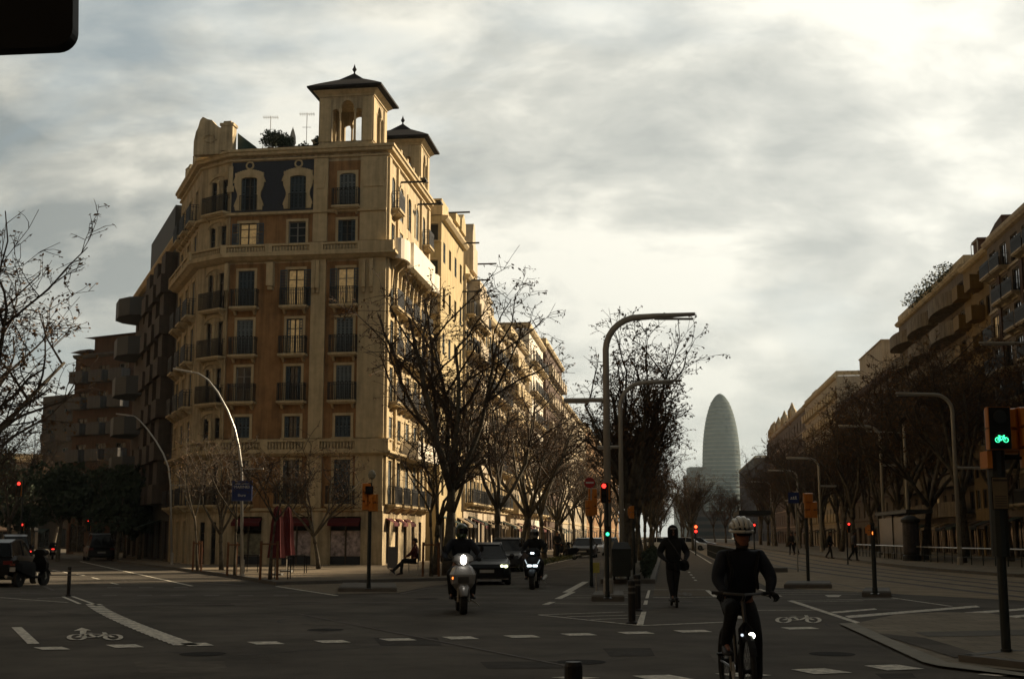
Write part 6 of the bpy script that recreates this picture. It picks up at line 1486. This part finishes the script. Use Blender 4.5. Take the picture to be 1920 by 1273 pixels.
# ------------------------------------------------------------ people
def skin(name, nodes, edges, m, parent, root=0, sub=2, flat=None):
    """one continuous surface grown from a skeleton: nodes [(pos, radius)], edges [(i, j)]"""
    me = bpy.data.meshes.new(name); me.from_pydata([tuple(n[0]) for n in nodes], edges, []); me.materials.append(m)
    o = bpy.data.objects.new(name, me); link(o); o.parent = parent
    md = o.modifiers.new('skin', 'SKIN'); md.use_smooth_shade = True
    sv = me.skin_vertices[0].data
    for i, n in enumerate(nodes):
        r = n[1]; sv[i].radius = (r, r) if isinstance(r, (int, float)) else r
        sv[i].use_root = (i == root)
    if sub: s = o.modifiers.new('sub', 'SUBSURF'); s.levels = sub; s.render_levels = sub
    return o
clothk = {}
def person(label, loc, rz, J, cols, group=None, scale=1.0, extras=None, hands=True):
    """J: joints in metres, local; x right in the picture when rz=0, -y towards the camera"""
    t = thing('person', label, 'person', loc, rz, group); t.scale = (scale,)*3
    g_ = {k: V(v) for k, v in J.items() if k != 'curl'}
    sk, jk, tr_, sh_ = cols['skin'], cols['jacket'], cols['trousers'], cols['shoes']
    mid = lambda a, b, f=.5: a.lerp(b, f)
    # the body: one skeleton from the pelvis
    nd = [(g_['pelvis'], .13), (mid(g_['pelvis'], g_['chest'], .5), .115), (g_['chest'], .135), (g_['neck'], .055), (mid(g_['neck'], g_['head'], .45), .05)]
    ed = [(0, 1), (1, 2), (2, 3), (3, 4)]
    for s in 'lr':
        n0 = len(nd); nd += [(g_['sh'+s], .058), (g_['el'+s], .042), (g_['wr'+s], .028)]; ed += [(2, n0), (n0, n0+1), (n0+1, n0+2)]
        n0 = len(nd); nd += [(g_['hip'+s], .088), (g_['kn'+s], .056), (g_['an'+s], .030), (g_['to'+s], .014)]; ed += [(0, n0), (n0, n0+1), (n0+1, n0+2), (n0+2, n0+3)]
    body = skin('body', nd, ed, sk, t)
    # head with face
    hc = g_['head']; f = V(J.get('look', (0, -1, 0))).normalized(); rt_ = f.cross(ZZ).normalized(); rt_ = -rt_ if rt_.x < 0 and False else rt_
    b = MB(); n = 14; rings = []
    prof_ = [(-.115, .035, -.035), (-.10, .052, -.03), (-.06, .066, -.012), (-.01, .074, 0), (.04, .078, .008), (.085, .068, .012), (.115, .04, .012), (.125, .01, .01)]
    for z, r_, off in prof_:
        rings.append([hc + rt_*(r_*math.cos(6.283*k/n)) - f*(off) + f*(r_*1.18*math.sin(6.283*k/n)) + ZZ*z for k in range(n)])
    b.loft(rings); hd = b.build('head', sk, t, smooth=True)
    b = MB(); b.loft([[hc+f*.082+rt_*x+ZZ*z for x, z in ((-.008, .02), (.008, .02), (.006, .025), (-.006, .025))], [hc+f*.112+rt_*x+ZZ*z for x, z in ((-.014, -.03), (.014, -.03), (.010, -.02), (-.010, -.02))]]); b.build('nose', sk, hd)
    b = MB()
    for sx_ in (-.03, .03): b.lathe(hc+f*.082+rt_*sx_+ZZ*.008, [(.004, -.008), (.012, 0), (.004, .008)], 8)
    b.build('eye', mat('dark_eye', (.02, .015, .01), .3, var=0), hd)
    b = MB(); b.tube([hc+f*.092-rt_*.024-ZZ*.055, hc+f*.098-ZZ*.053, hc+f*.092+rt_*.024-ZZ*.055], .005, 4); b.build('mouth', mat('lip', (.2, .07, .05), .6, var=0), hd)
    b = MB()
    for sx_ in (-.078, .078): b.lathe(hc+rt_*sx_+ZZ*.0, [(.01, -.03), (.022, .0), (.012, .03)], 8, sx=.5)
    b.build('ear', sk, hd)
    # clothing
    k = cols.get('bulk', 1.0)
    nd = [(g_['pelvis']+ZZ*cols.get('hem', 0.0), .165*k), (mid(g_['pelvis'], g_['chest'], .5), .150*k), (g_['chest'], .158*k), (g_['neck']-ZZ*.02, .085), (g_['neck']+ZZ*.05, .065)]
    ed = [(0, 1), (1, 2), (2, 3), (3, 4)]
    for s in 'lr':
        n0 = len(nd); nd += [(g_['sh'+s]-ZZ*.015, .092*k), (mid(g_['sh'+s], g_['el'+s]), .074*k), (g_['el'+s], .062*k), (g_['wr'+s], .042), (g_['wr'+s]+(g_['wr'+s]-g_['el'+s]).normalized()*.03, .036)]; ed += [(2, n0), (n0, n0+1), (n0+1, n0+2), (n0+2, n0+3), (n0+3, n0+4)]
    skin('jacket', nd, ed, jk, t)
    nd = [(g_['pelvis'], .118)]; ed = []
    for s in 'lr':
        n0 = len(nd); nd += [(g_['hip'+s], .094), (mid(g_['hip'+s], g_['kn'+s]), .095), (g_['kn'+s], .076), (g_['an'+s]+ZZ*.02, .062), (g_['an'+s]-ZZ*.02, .060)]; ed += [(0, n0), (n0, n0+1), (n0+1, n0+2), (n0+2, n0+3), (n0+3, n0+4)]
    skin('trousers', nd, ed, tr_, t)
    for s in 'lr':
        an, to = g_['an'+s], g_['to'+s]; d = (to-an); d.z = 0; d = d.normalized() if d.length > .01 else V((0, -1, 0))
        dz = to-an-ZZ*(to-an).z; heel = an - d*.05; heel.z = an.z-.05; toe = to.copy(); 
        dd = (to-an); dd.z = max(-.6*abs(V((dd.x, dd.y, 0)).length), min(.6, to.z-an.z+.03)); dd = dd.normalized(); sd_ = dd.cross(ZZ).normalized(); b = MB(); rings = []
        for f_, w_, h_ in ((-.075, .024, .05), (-.06, .036, .10), (-.01, .040, .115), (.04, .042, .085), (.10, .048, .06), (.155, .044, .045), (.19, .026, .03)):
            c_ = an - ZZ*.085 + dd*f_
            rings.append([c_+sd_*w_, c_+sd_*w_*1.0+ZZ*h_*.55, c_+sd_*w_*.6+ZZ*h_, c_-sd_*w_*.6+ZZ*h_, c_-sd_*w_+ZZ*h_*.55, c_-sd_*w_])
        b.loft(rings); b.build('shoe', sh_, t, smooth=True)
    if hands:
        for s in 'lr':
            w = g_['wr'+s]; hd_ = V(J.get('hd'+s, tuple((w-g_['el'+s]).normalized()))).normalized(); side = V(J.get('th'+s, (1 if s == 'l' else -1, 0, 0))).normalized()
            side = (side-hd_*side.dot(hd_)).normalized(); pn = hd_.cross(side).normalized(); curl = J.get('curl', .9)
            if pn.z > 0: pn = -pn
            nd = [(w, .026), (w+hd_*.05, .030), (w+hd_*.085, .028)]; ed = [(0, 1), (1, 2)]
            for i, (of, ln) in enumerate(((.030, .070), (.010, .080), (-.011, .074), (-.030, .058))):
                p_ = w+hd_*.088+side*of; n0 = len(nd); q1 = p_+hd_*ln*.4*math.cos(curl*.5)+pn*ln*.4*math.sin(curl*.5); q2 = q1+(hd_*math.cos(curl*1.4)+pn*math.sin(curl*1.4))*ln*.32; q3 = q2+(hd_*math.cos(curl*2.3)+pn*math.sin(curl*2.3))*ln*.26
                nd += [(p_, .0095), (q1, .009), (q2, .0085), (q3, .0075)]; ed += [(2, n0), (n0, n0+1), (n0+1, n0+2), (n0+2, n0+3)]
            n0 = len(nd); a = w+hd_*.035+side*.03; nd += [(a, .012), (a+side*.022+hd_*.025, .011), (a+side*.022+hd_*.05+pn*.02, .009)]; ed += [(1, n0), (n0, n0+1), (n0+1, n0+2)]
            skin('hand', nd, ed, cols.get('glove', sk), t, sub=1)
    if not extras:
        b = MB(); n = 14; rings = []
        for z, r_, o_ in ((-.05, .075, .035), (.0, .084, .026), (.06, .088, .012), (.10, .078, .008), (.13, .05, .006), (.142, .01, .0)): rings.append([hc + rt_*(r_*math.cos(6.283*k/n)) + f*(r_*1.15*math.sin(6.283*k/n)-o_) + ZZ*z for k in range(n)])
        b.loft(rings); b.build('hair', mat('dark_hair', (.02, .015, .01), .8, var=.2), t, smooth=True)
    if extras: extras(t, g_, hc, f, rt_)
    return t
skin_m = mat('skin', (.30, .15, .09), .6, var=.05); navyj = mat('dark_navy_jacket', (.010, .013, .022), .85, var=.3, vscale=8, bump=1.0, bscale=9); blk = mat('black_cloth', (.010, .011, .013), .9, var=.3, vscale=8, bump=1.0, bscale=9)
jean = mat('dark_grey_trousers', (.022, .024, .028), .9, var=.2, vscale=8); shoe = mat('black_shoe', (.012, .012, .012), .6, var=.1); glovem = mat('black_glove', (.012, .012, .013), .8)
def fullhelmet(shell, visor):
    def f_(t, g_, hc, f, rt_):
        b = MB(); n = 18; rings = []
        for z, r_, o_ in ((-.135, .085, .01), (-.12, .108, .0), (-.06, .126, .0), (.0, .134, 0), (.06, .130, -.004), (.11, .105, -.008), (.145, .06, -.01), (.155, .01, -.01)):
            rings.append([hc + rt_*(r_*math.cos(6.283*k/n)) + f*(r_*1.12*math.sin(6.283*k/n)+o_+.005) + ZZ*z for k in range(n)])
        b.loft(rings); h = b.build('helmet', shell, t, smooth=True)
        b = MB(); rings = []
        for z in (-.05, .0, .055):
            rings.append([hc + rt_*(.137*math.cos(a)) + f*(.155*math.sin(a)+.004) + ZZ*z for a in [math.pi*(.12+.76*k/9) for k in range(10)]])
        b.loft(rings, cap=False, closed=False); b.build('visor', visor, h, smooth=True)
    return f_
# --- rider of the near scooter
p = gnd(862, 1152); sc1 = scooter('silver grey motor scooter with a bright headlamp ridden towards the camera', (p.x, p.y+.8, 0), R(6), silver, gwhite, s=1.05)
seat = dict(pelvis=(0, .28, .90), chest=(0, .16, 1.32), neck=(0, .12, 1.50), head=(0, .06, 1.65), shl=(-.20, .13, 1.42), shr=(.20, .13, 1.42), ell=(-.36, -.06, 1.16), elr=(.36, -.06, 1.16), wrl=(-.33, -.28, 1.10), wrr=(.33, -.28, 1.10),
            hipl=(-.12, .22, .86), hipr=(.12, .22, .86), knl=(-.25, -.18, .78), knr=(.25, -.18, .78), anl=(-.22, -.16, .38), anr=(.22, -.16, .38), tol=(-.23, -.32, .34), tor=(.23, -.32, .34), hdl=(-.1, -1, -.1), hdr=(.1, -1, -.1))
person('rider in dark blue clothes with a green topped full face helmet on the near scooter', (p.x, p.y+.8, .0), R(6), seat, dict(skin=skin_m, jacket=navyj, trousers=blk, shoes=shoe, glove=glovem, bulk=1.08), 'motor scooter riders', 1.05, fullhelmet(mat('green_black_helmet', (.05, .075, .03), .25, var=.8, vscale=6, coat=.5), mat('black_visor', (.004, .004, .005), .08, var=0)))
p = gnd(1003, 1105); scooter('dark motor scooter with twin cool white lamps ridden behind the black car', (p.x, p.y+.8, 0), -AZ, blackp, gcool, cool=True, s=1.05)
person('rider in black with a plain grey helmet on the farther scooter', (p.x, p.y+.8, 0), -AZ, seat, dict(skin=skin_m, jacket=blk, trousers=blk, shoes=shoe, glove=glovem, bulk=1.15), 'motor scooter riders', 1.03, fullhelmet(mat('grey_helmet', (.22, .22, .21), .3, var=.1, coat=.4), mat('black_visor', (0, 0, 0))))
for i, (px, by, rz, lb) in enumerate(((58, 1099, R(165), 'dark parked motorcycle with a tilted white plate beside the black car at the left edge'), (848, 1074, R(30), 'dark parked scooter half hidden behind the near scooter rider'), (1062, 1049, R(-60), 'first dark scooter parked at the kerb beyond the second rider'), (1074, 1044, R(-60), 'second dark scooter parked at the kerb beyond the second rider'), (1085, 1041, R(-62), 'third dark scooter parked at the kerb beyond the second rider'), (98, 1048, R(180)+R(20), 'small motor scooter with a red tail lamp riding away down the side street'))):
    p = gnd(px, by); s = scooter(lb, (p.x, p.y, 0), rz, blackp, None, s=1.0, group='parked motor scooters')
    if i == 5:
        for c in s.children:
            if c.name.startswith('tail_light'): c.data.materials[0] = gred
# --- kick scooter and its rider
p = gnd(1269, 1139); KX, KY = p.x, p.y
ks = thing('kick_scooter', 'small black electric kick scooter under the hooded rider on the bike lane', 'kick scooter', (KX, KY+.5, 0))
for y in (-.48, .48): ring_wheel(ks, (0, y, .11), .11, .05, spokes=4)
b = MB(); b.box(-.08, .08, -.38, .40, .12, .16); b.build('deck', blackp, ks)
b = MB(); b.tube([(0, -.48, .14), (0, -.40, 1.05)], .022, 8); b.build('stem', blackp, ks)
b = MB(); b.tube([(-.24, -.38, 1.04), (0, -.40, 1.06), (.24, -.38, 1.04)], .015, 6); b.build('handlebar', blackp, ks)
b = MB(); b.hexa([(-.04, -.6, .2), (.04, -.6, .2), (.04, -.36, .24), (-.04, -.36, .24), (-.03, -.6, .22), (.03, -.6, .22), (.03, -.36, .26), (-.03, -.36, .26)]); b.build('front_fender', blackp, ks)
def hood(t, g_, hc, f, rt_):
    b = MB(); n = 16; rings = []
    for z, r_, y in ((-.16, .12, .02), (-.08, .125, .03), (.0, .125, .03), (.07, .115, .03), (.12, .08, .03), (.15, .02, .03)):
        rings.append([hc + rt_*(r_*math.cos(6.283*k/n)) + f*(r_*.95*math.sin(6.283*k/n)-y) + ZZ*z for k in range(n)])
    b.loft(rings); b.build('hood', blk, t, smooth=True)
    b = MB(); rings = [[hc+f*(.09+.02*math.sin(a))*1.0*math.sin(a)+rt_*.085*math.cos(a)+ZZ*z for a in [math.pi*(.1+.8*k/8) for k in range(9)]] for z in (.045, .075)]
    b.loft(rings, cap=False, closed=False); b.build('cap_band', mat('pale_cap_band', (.28, .27, .25), .7), t)
    b = MB(); b.tube([g_['shl']+V((.06, -.12, .06)), g_['chest']+V((.02, -.20, -.06)), g_['pelvis']+V((.20, -.16, .04))], .014, 5); b.build('bag_strap', mat('grey_strap', (.05, .05, .055), .8), t)
    b = MB(); b.lathe(g_['pelvis']+V((.24, -.02, -.08)), [(.04, -.12), (.12, -.09), (.14, 0), (.11, .11), (.03, .13)], 12, sy=.6); b.build('bag', blk, t, smooth=True)
    skin('coat_skirt', [(g_['pelvis']+ZZ*.05, .19), (g_['pelvis']-ZZ*.12, .20), (g_['pelvis']-ZZ*.20, .195)], [(0, 1), (1, 2)], blk, t)
person('hooded person in a wide black coat standing on a kick scooter', (KX, KY+.5, 0), 0, dict(pelvis=(0, .02, 1.02), chest=(0, -.01, 1.40), neck=(0, -.02, 1.59), head=(0, -.05, 1.74), shl=(-.19, 0, 1.50), shr=(.19, 0, 1.50), ell=(-.33, .0, 1.22), elr=(.34, 0, 1.22), wrl=(-.24, -.33, 1.09), wrr=(.24, -.33, 1.09),
       hipl=(-.09, .02, .96), hipr=(.09, .02, .96), knl=(-.09, -.06, .58), knr=(.06, .02, .58), anl=(-.04, -.08, .25), anr=(.04, .12, .25), tol=(-.05, -.24, .20), tor=(.05, -.02, .20), hdl=(.3, -1, -.2), hdr=(-.3, -1, -.2)), dict(skin=mat('shaded_skin', (.22, .12, .08), .6), jacket=blk, trousers=jean, shoes=shoe, glove=glovem, bulk=1.32, hem=-.05), None, 1.0, hood)
# --- bicycle and cyclist, close at the right
CD_ = 12.55; q = at(1399, 1180, CD_); BX = q.x
bk = thing('bicycle', 'dark bicycle with a bright front lamp ridden straight towards the camera', 'bicycle', (BX, CD_+.15, 0)); bk.rotation_euler = (0, 0, R(1))
fr_y, re_y = -.15, .92
def bwheel(y, nm='wheel'):
    b = MB(); pts = [(0, y+.325*math.cos(a), .345+.325*math.sin(a)) for a in [6.283*k/32 for k in range(33)]]; b.tube(pts, .028, 8, cap=False); w = b.build(nm, rubber, bk)
    b = MB(); pts = [(0, y+.29*math.cos(a), .345+.29*math.sin(a)) for a in [6.283*k/32 for k in range(33)]]; b.tube(pts, .012, 6, cap=False)
    for k in range(24): a = 6.283*k/24; b.tube([((-.03 if k % 2 else .03), y, .345), (0, y+.285*math.cos(a), .345+.285*math.sin(a))], .0018, 3)
    b.lathe((0, y, .345), [(.03, -.05), (.02, 0), (.03, .05)], 10, axis='x'); b.build('rim', blackp, w)
bwheel(fr_y-.0); bwheel(re_y+.05)
b = MB()
for s in (-1, 1): b.tube([(s*.05, fr_y, .345), (s*.055, fr_y+.05, .74), (0, fr_y+.07, .80)], .016, 6)
b.build('fork', blackp, bk)
b = MB(); hb_, ht_ = V((0, fr_y+.07, .80)), V((0, fr_y+.13, 1.0)); bb_, st_ = V((0, .36, .30)), V((0, .55, .84))
for a, c_, r_ in ((hb_, ht_, .022), (ht_, st_, .018), (hb_, bb_, .022), (bb_, st_, .018)): b.tube([a, c_], r_, 7)
for s in (-1, 1): b.tube([bb_, (s*.05, re_y+.05, .345)], .012, 5); b.tube([st_, (s*.05, re_y+.05, .345)], .01, 5)
b.build('frame', mat('dark_bike_paint', (.02, .022, .028), .35), bk)
b = MB(); b.tube([(-.28, fr_y+.20, 1.075), (-.16, fr_y+.10, 1.07), (0, fr_y+.05, 1.06), (.16, fr_y+.10, 1.07), (.28, fr_y+.20, 1.075)], .014, 7); b.tube([ht_, (0, fr_y+.05, 1.06)], .018, 6); hbar = b.build('handlebar', mat('alloy_bar', (.10, .10, .10), .35, metal=.5), bk)
for s in (-1, 1):
    b = MB(); b.tube([(s*.285, fr_y+.205, 1.075), (s*.19, fr_y+.125, 1.072)], .018, 7); b.build('grip', rubber, hbar)
    b = MB(); b.tube([(s*.17, fr_y+.09, 1.06), (s*.25, fr_y+.10, 1.045)], .006, 4); b.build('brake_lever', blackp, hbar)
b = MB(); b.loft([[(-.03, .78, .94), (.03, .78, .94), (.03, .78, .97), (-.03, .78, .97)]][:0] + [[(-.02, .40, .92), (.02, .40, .92), (.02, .40, .95), (-.02, .40, .95)], [(-.07, .58, .92), (.07, .58, .92), (.07, .58, .97), (-.07, .58, .97)], [(-.08, .68, .93), (.08, .68, .93), (.07, .68, .98), (-.07, .68, .98)]]); b.tube([st_, (0, .58, .93)], .014, 6); b.build('saddle', blackp, bk)
b = MB(); b.lathe(bb_, [(.09, -.045), (.09, -.038)], 16, axis='x'); b.tube([bb_+V((-.06, 0, 0)), bb_+V((-.075, -.02, .165))], .012, 5); b.tube([bb_+V((.06, 0, 0)), bb_+V((.075, .02, -.165))], .012, 5); b.build('crank', steel, bk)
for s, dz, dy in ((-1, .165, -.02), (1, -.165, .02)): b = MB(); b.box(s*.15-.05, s*.15+.05, bb_.y+dy-.04, bb_.y+dy+.04, bb_.z+dz-.012, bb_.z+dz+.012); b.build('pedal', blackp, bk)
b = MB(); b.lathe((.03, fr_y-.06, .685), [(.036, -.03), (.038, -.02), (.03, .03)], 14, axis='y'); b.build('lamp_body', blackp, bk); b = MB(); b.lathe((.03, fr_y-.092, .685), [(.032, -.004), (.03, .0)], 14, axis='y'); b.build('front_lamp', glow('bike_lamp', (1, 1, .82), 9.0), bk); b = MB(); b.lathe((-.055, fr_y-.06, .69), [(.014, -.01), (.012, .01)], 10, axis='y'); b.build('side_lamp', mat('dim_lamp', (.3, .3, .3), .3, emit=(.8, .9, 1), estr=.6), bk)
b = MB(); rings = []
for k in range(9):
    a = R(40+k*14); rings.append([(x, fr_y+(.37)*math.cos(a), .345+.37*math.sin(a)-abs(x)*.25) for x in (-.035, 0, .035)])
b.loft(rings, cap=False, closed=False); b.build('mudguard', blackp, bk)
def bikehelmet(t, g_, hc, f, rt_):
    # ribs over the skull: white shell with dark vents
    b = MB(); 
    c0_ = hc+ZZ*.048-f*.01
    def shellp(th, ph, k=1.0): # th: 0 front..pi back over the top ; ph across
        return c0_ + (f*math.cos(th)*.155*math.cos(ph) + ZZ*(math.sin(th)*.122*math.cos(ph)) + rt_*math.sin(ph)*.108)*k
    for i, ph in enumerate((-1.08, -.66, -.22, .22, .66, 1.08)):
        pts = [shellp(R(8+a*16.4), ph, 1.02) for a in range(11)]
        b.tube(pts, [.014, .019, .022, .022, .022, .022, .022, .022, .020, .018, .012], 7)
    for th in (20, 62, 105, 150): b.tube([shellp(R(th), ph_, .99) for ph_ in (-1.2, -.8, -.4, 0, .4, .8, 1.2)], .012, 5)
    ringp = [c0_ + f*.150*math.cos(a) + rt_*.112*math.sin(a) - ZZ*(.012) for a in [6.283*k/24 for k in range(25)]]
    b.tube(ringp, .017, 6, cap=False)
    b.build('helmet', mat('white_helmet_shell', (.62, .61, .56), .35, var=.05), t, smooth=True)
    b = MB(); n = 16; rings = []
    for z, r_ in ((-.01, .97), (.03, .95), (.07, .80), (.10, .52), (.115, .1)): rings.append([c0_ + rt_*(.102*r_*math.cos(6.283*k/n)) + f*(.140*r_*math.sin(6.283*k/n)) + ZZ*z for k in range(n)])
    b.loft(rings); b.build('helmet_liner', blackp, t, smooth=True)
    b = MB(); 
    for s in (-1, 1): b.tube([hc+rt_*s*.088+ZZ*.03, hc+rt_*s*.078-ZZ*.05+f*.02, hc+rt_*s*.02-ZZ*.118+f*.05], .006, 4)
    b.build('chin_strap', blackp, t)
    b = MB(); b.tube([hc+f*.09-rt_*.075+ZZ*.012, hc+f*.108+ZZ*.008, hc+f*.09+rt_*.075+ZZ*.012], .018, 6); b.build('sunglasses', mat('dark_glasses', (.005, .005, .006), .1, var=0), t)
    b = MB(); n = 12; rings = []
    for z, r_, o_ in ((-.135, .045, .03), (-.115, .064, .020), (-.085, .068, .012), (-.072, .064, .006)): rings.append([hc + rt_*(r_*math.cos(math.pi*(.0+1.0*k/n))) + f*(r_*1.2*math.sin(math.pi*(k/n))+o_-.01) + ZZ*z for k in range(n+1)])
    b.loft(rings, cap=False, closed=False); b.build('beard', mat('dark_beard', (.03, .018, .012), .9, var=.2), t)
    for s in (-1, 1): b = MB(); b.tube([g_['shl' if s < 0 else 'shr']+V((s*-.03, -.09, .06)), g_['chest']+V((s*.12, -.15, -.02)), g_['chest']+V((s*.15, -.08, -.2))], .018, 5); b.build('backpack_strap', blk, t)
    b = MB(); b.loft([[g_['chest']+V((x, .13, z)) for x, z in ((-.17, -.26), (.17, -.26), (.19, .12), (-.19, .12))], [g_['chest']+V((x, .27, z)) for x, z in ((-.13, -.22), (.13, -.22), (.14, .1), (-.14, .1))]]); b.build('backpack', blk, t)
bx0 = lambda px, py, dy=0.0: None
cyc = dict(pelvis=(-.02, .52, 1.02), chest=(.0, .30, 1.34), neck=(.0, .24, 1.53), head=(-.01, .17, 1.685), shl=(-.195, .27, 1.46), shr=(.195, .27, 1.46), ell=(-.27, .22, 1.23), elr=(.29, .18, 1.24), wrl=(-.225, .06, 1.12), wrr=(.235, .06, 1.12),
           hipl=(-.10, .46, .96), hipr=(.09, .46, .96), knl=(-.15, .04, .95), knr=(.11, .20, .66), anl=(-.175, .30, .58), anr=(.155, .40, .235), tol=(-.18, .10, .54), tor=(.165, .26, .175), hdl=(-.45, -.7, -.4), hdr=(.45, -.7, -.4), thl=(1, 0, 0), thr=(-1, 0, 0), curl=1.0, look=(.05, -1, -.05))
person('bearded cyclist in a black jacket and white vented helmet riding towards the camera', (BX+.05, CD_+.15, 0), R(1), cyc, dict(skin=mat('reddish_skin', (.26, .10, .055), .6, var=.1, vscale=20), jacket=navyj, trousers=blk, shoes=mat('dark_sneaker', (.03, .03, .035), .6), glove=glovem, bulk=1.10, hem=-.02), None, .97, bikehelmet)
# --- seated person on the left pavement, and walkers on the right
p = gnd(770, 1078, .12); ch_ = thing('terrace_chair', 'metal chair under the seated person by the reddish tree guard', 'chair', (p.x+.1, p.y, .12))
b = MB(); b.box(-.2, .2, -.2, .2, .44, .47); b.build('seat', blackp, ch_)
for x in (-.18, .18):
    for y in (-.18, .18): b = MB(); b.tube([(x, y, 0), (x, y, .44)], .012, 4); b.build('leg', steel, ch_)
b = MB(); b.box(.17, .2, -.2, .2, .5, .85); b.build('backrest', blackp, ch_)
person('seated person in a dark red top with legs stretched to the left', (p.x+.1, p.y, .12), 0, dict(pelvis=(.02, 0, .58), chest=(.08, 0, .98), neck=(.08, 0, 1.16), head=(.05, -.02, 1.30), shl=(.05, -.18, 1.08), shr=(.08, .18, 1.08), ell=(-.08, -.22, .84), elr=(-.05, .2, .84), wrl=(-.24, -.12, .74), wrr=(-.22, .1, .74), hipl=(-.0, -.1, .54), hipr=(0, .1, .54), knl=(-.42, -.12, .58), knr=(-.42, .1, .52), anl=(-.46, -.12, .12), anr=(-.78, .1, .16), tol=(-.62, -.12, .06), tor=(-.9, .1, .24), look=(-1, -.2, 0)), dict(skin=skin_m, jacket=mat('dark_red_top', (.08, .015, .015), .85), trousers=blk, shoes=shoe), None)
walk = dict(pelvis=(0, 0, .95), chest=(0, -.02, 1.34), neck=(0, -.02, 1.52), head=(0, -.05, 1.67), shl=(-.19, 0, 1.44), shr=(.19, 0, 1.44), ell=(-.25, .06, 1.17), elr=(.25, -.06, 1.17), wrl=(-.24, 0, .93), wrr=(.24, -.2, .97), hipl=(-.09, 0, .91), hipr=(.09, 0, .91), knl=(-.09, -.12, .5), knr=(.09, .05, .5), anl=(-.09, -.16, .09), anr=(.09, .28, .13), tol=(-.09, -.32, .04), tor=(.09, .14, .05))
for i, (px, D, rz, jk_, lb) in enumerate(((1555, 88, R(60), blk, 'dark walker under the long shelter roof on the right pavement'), (1484, 105, R(-40), blk, 'pair walker with a dark coat near the blue direction sign, left one'), (1492, 106, R(-40), mat('pale_coat', (.2, .2, .19), .9), 'walker in a pale coat beside the dark one near the blue direction sign'), (1045, 88, R(10), blk, 'distant walker on the left pavement beyond the second scooter'), (1600, 80, R(90), mat('grey_coat', (.07, .07, .08), .9), 'walker in grey beside the distant red tram signal'))):
    q = at(px, 1010, D); person(lb, (q.x, q.y, .14 if px > 1400 or px < 1100 else 0), rz, walk, dict(skin=skin_m, jacket=jk_, trousers=blk, shoes=shoe), 'distant walkers', 1.0, None, hands=True)

# ------------------------------------------------------------ haze
hz_m = bpy.data.materials.new('haze_air'); hz_m.use_nodes = True; ht = hz_m.node_tree; ht.nodes.clear()
pv = ht.nodes.new('ShaderNodeVolumePrincipled'); pv.inputs['Color'].default_value = (.66, .82, .90, 1); pv.inputs['Density'].default_value = HAZE = .00015; pv.inputs['Anisotropy'].default_value = 0
mo = ht.nodes.new('ShaderNodeOutputMaterial'); ht.links.new(pv.outputs[0], mo.inputs['Volume'])
b = MB(); b.box(-1950, 1950, -350, 2650, -1, 150); o = b.build('haze', hz_m, None, loc=(0, 0, 0)); o['kind'] = 'stuff'
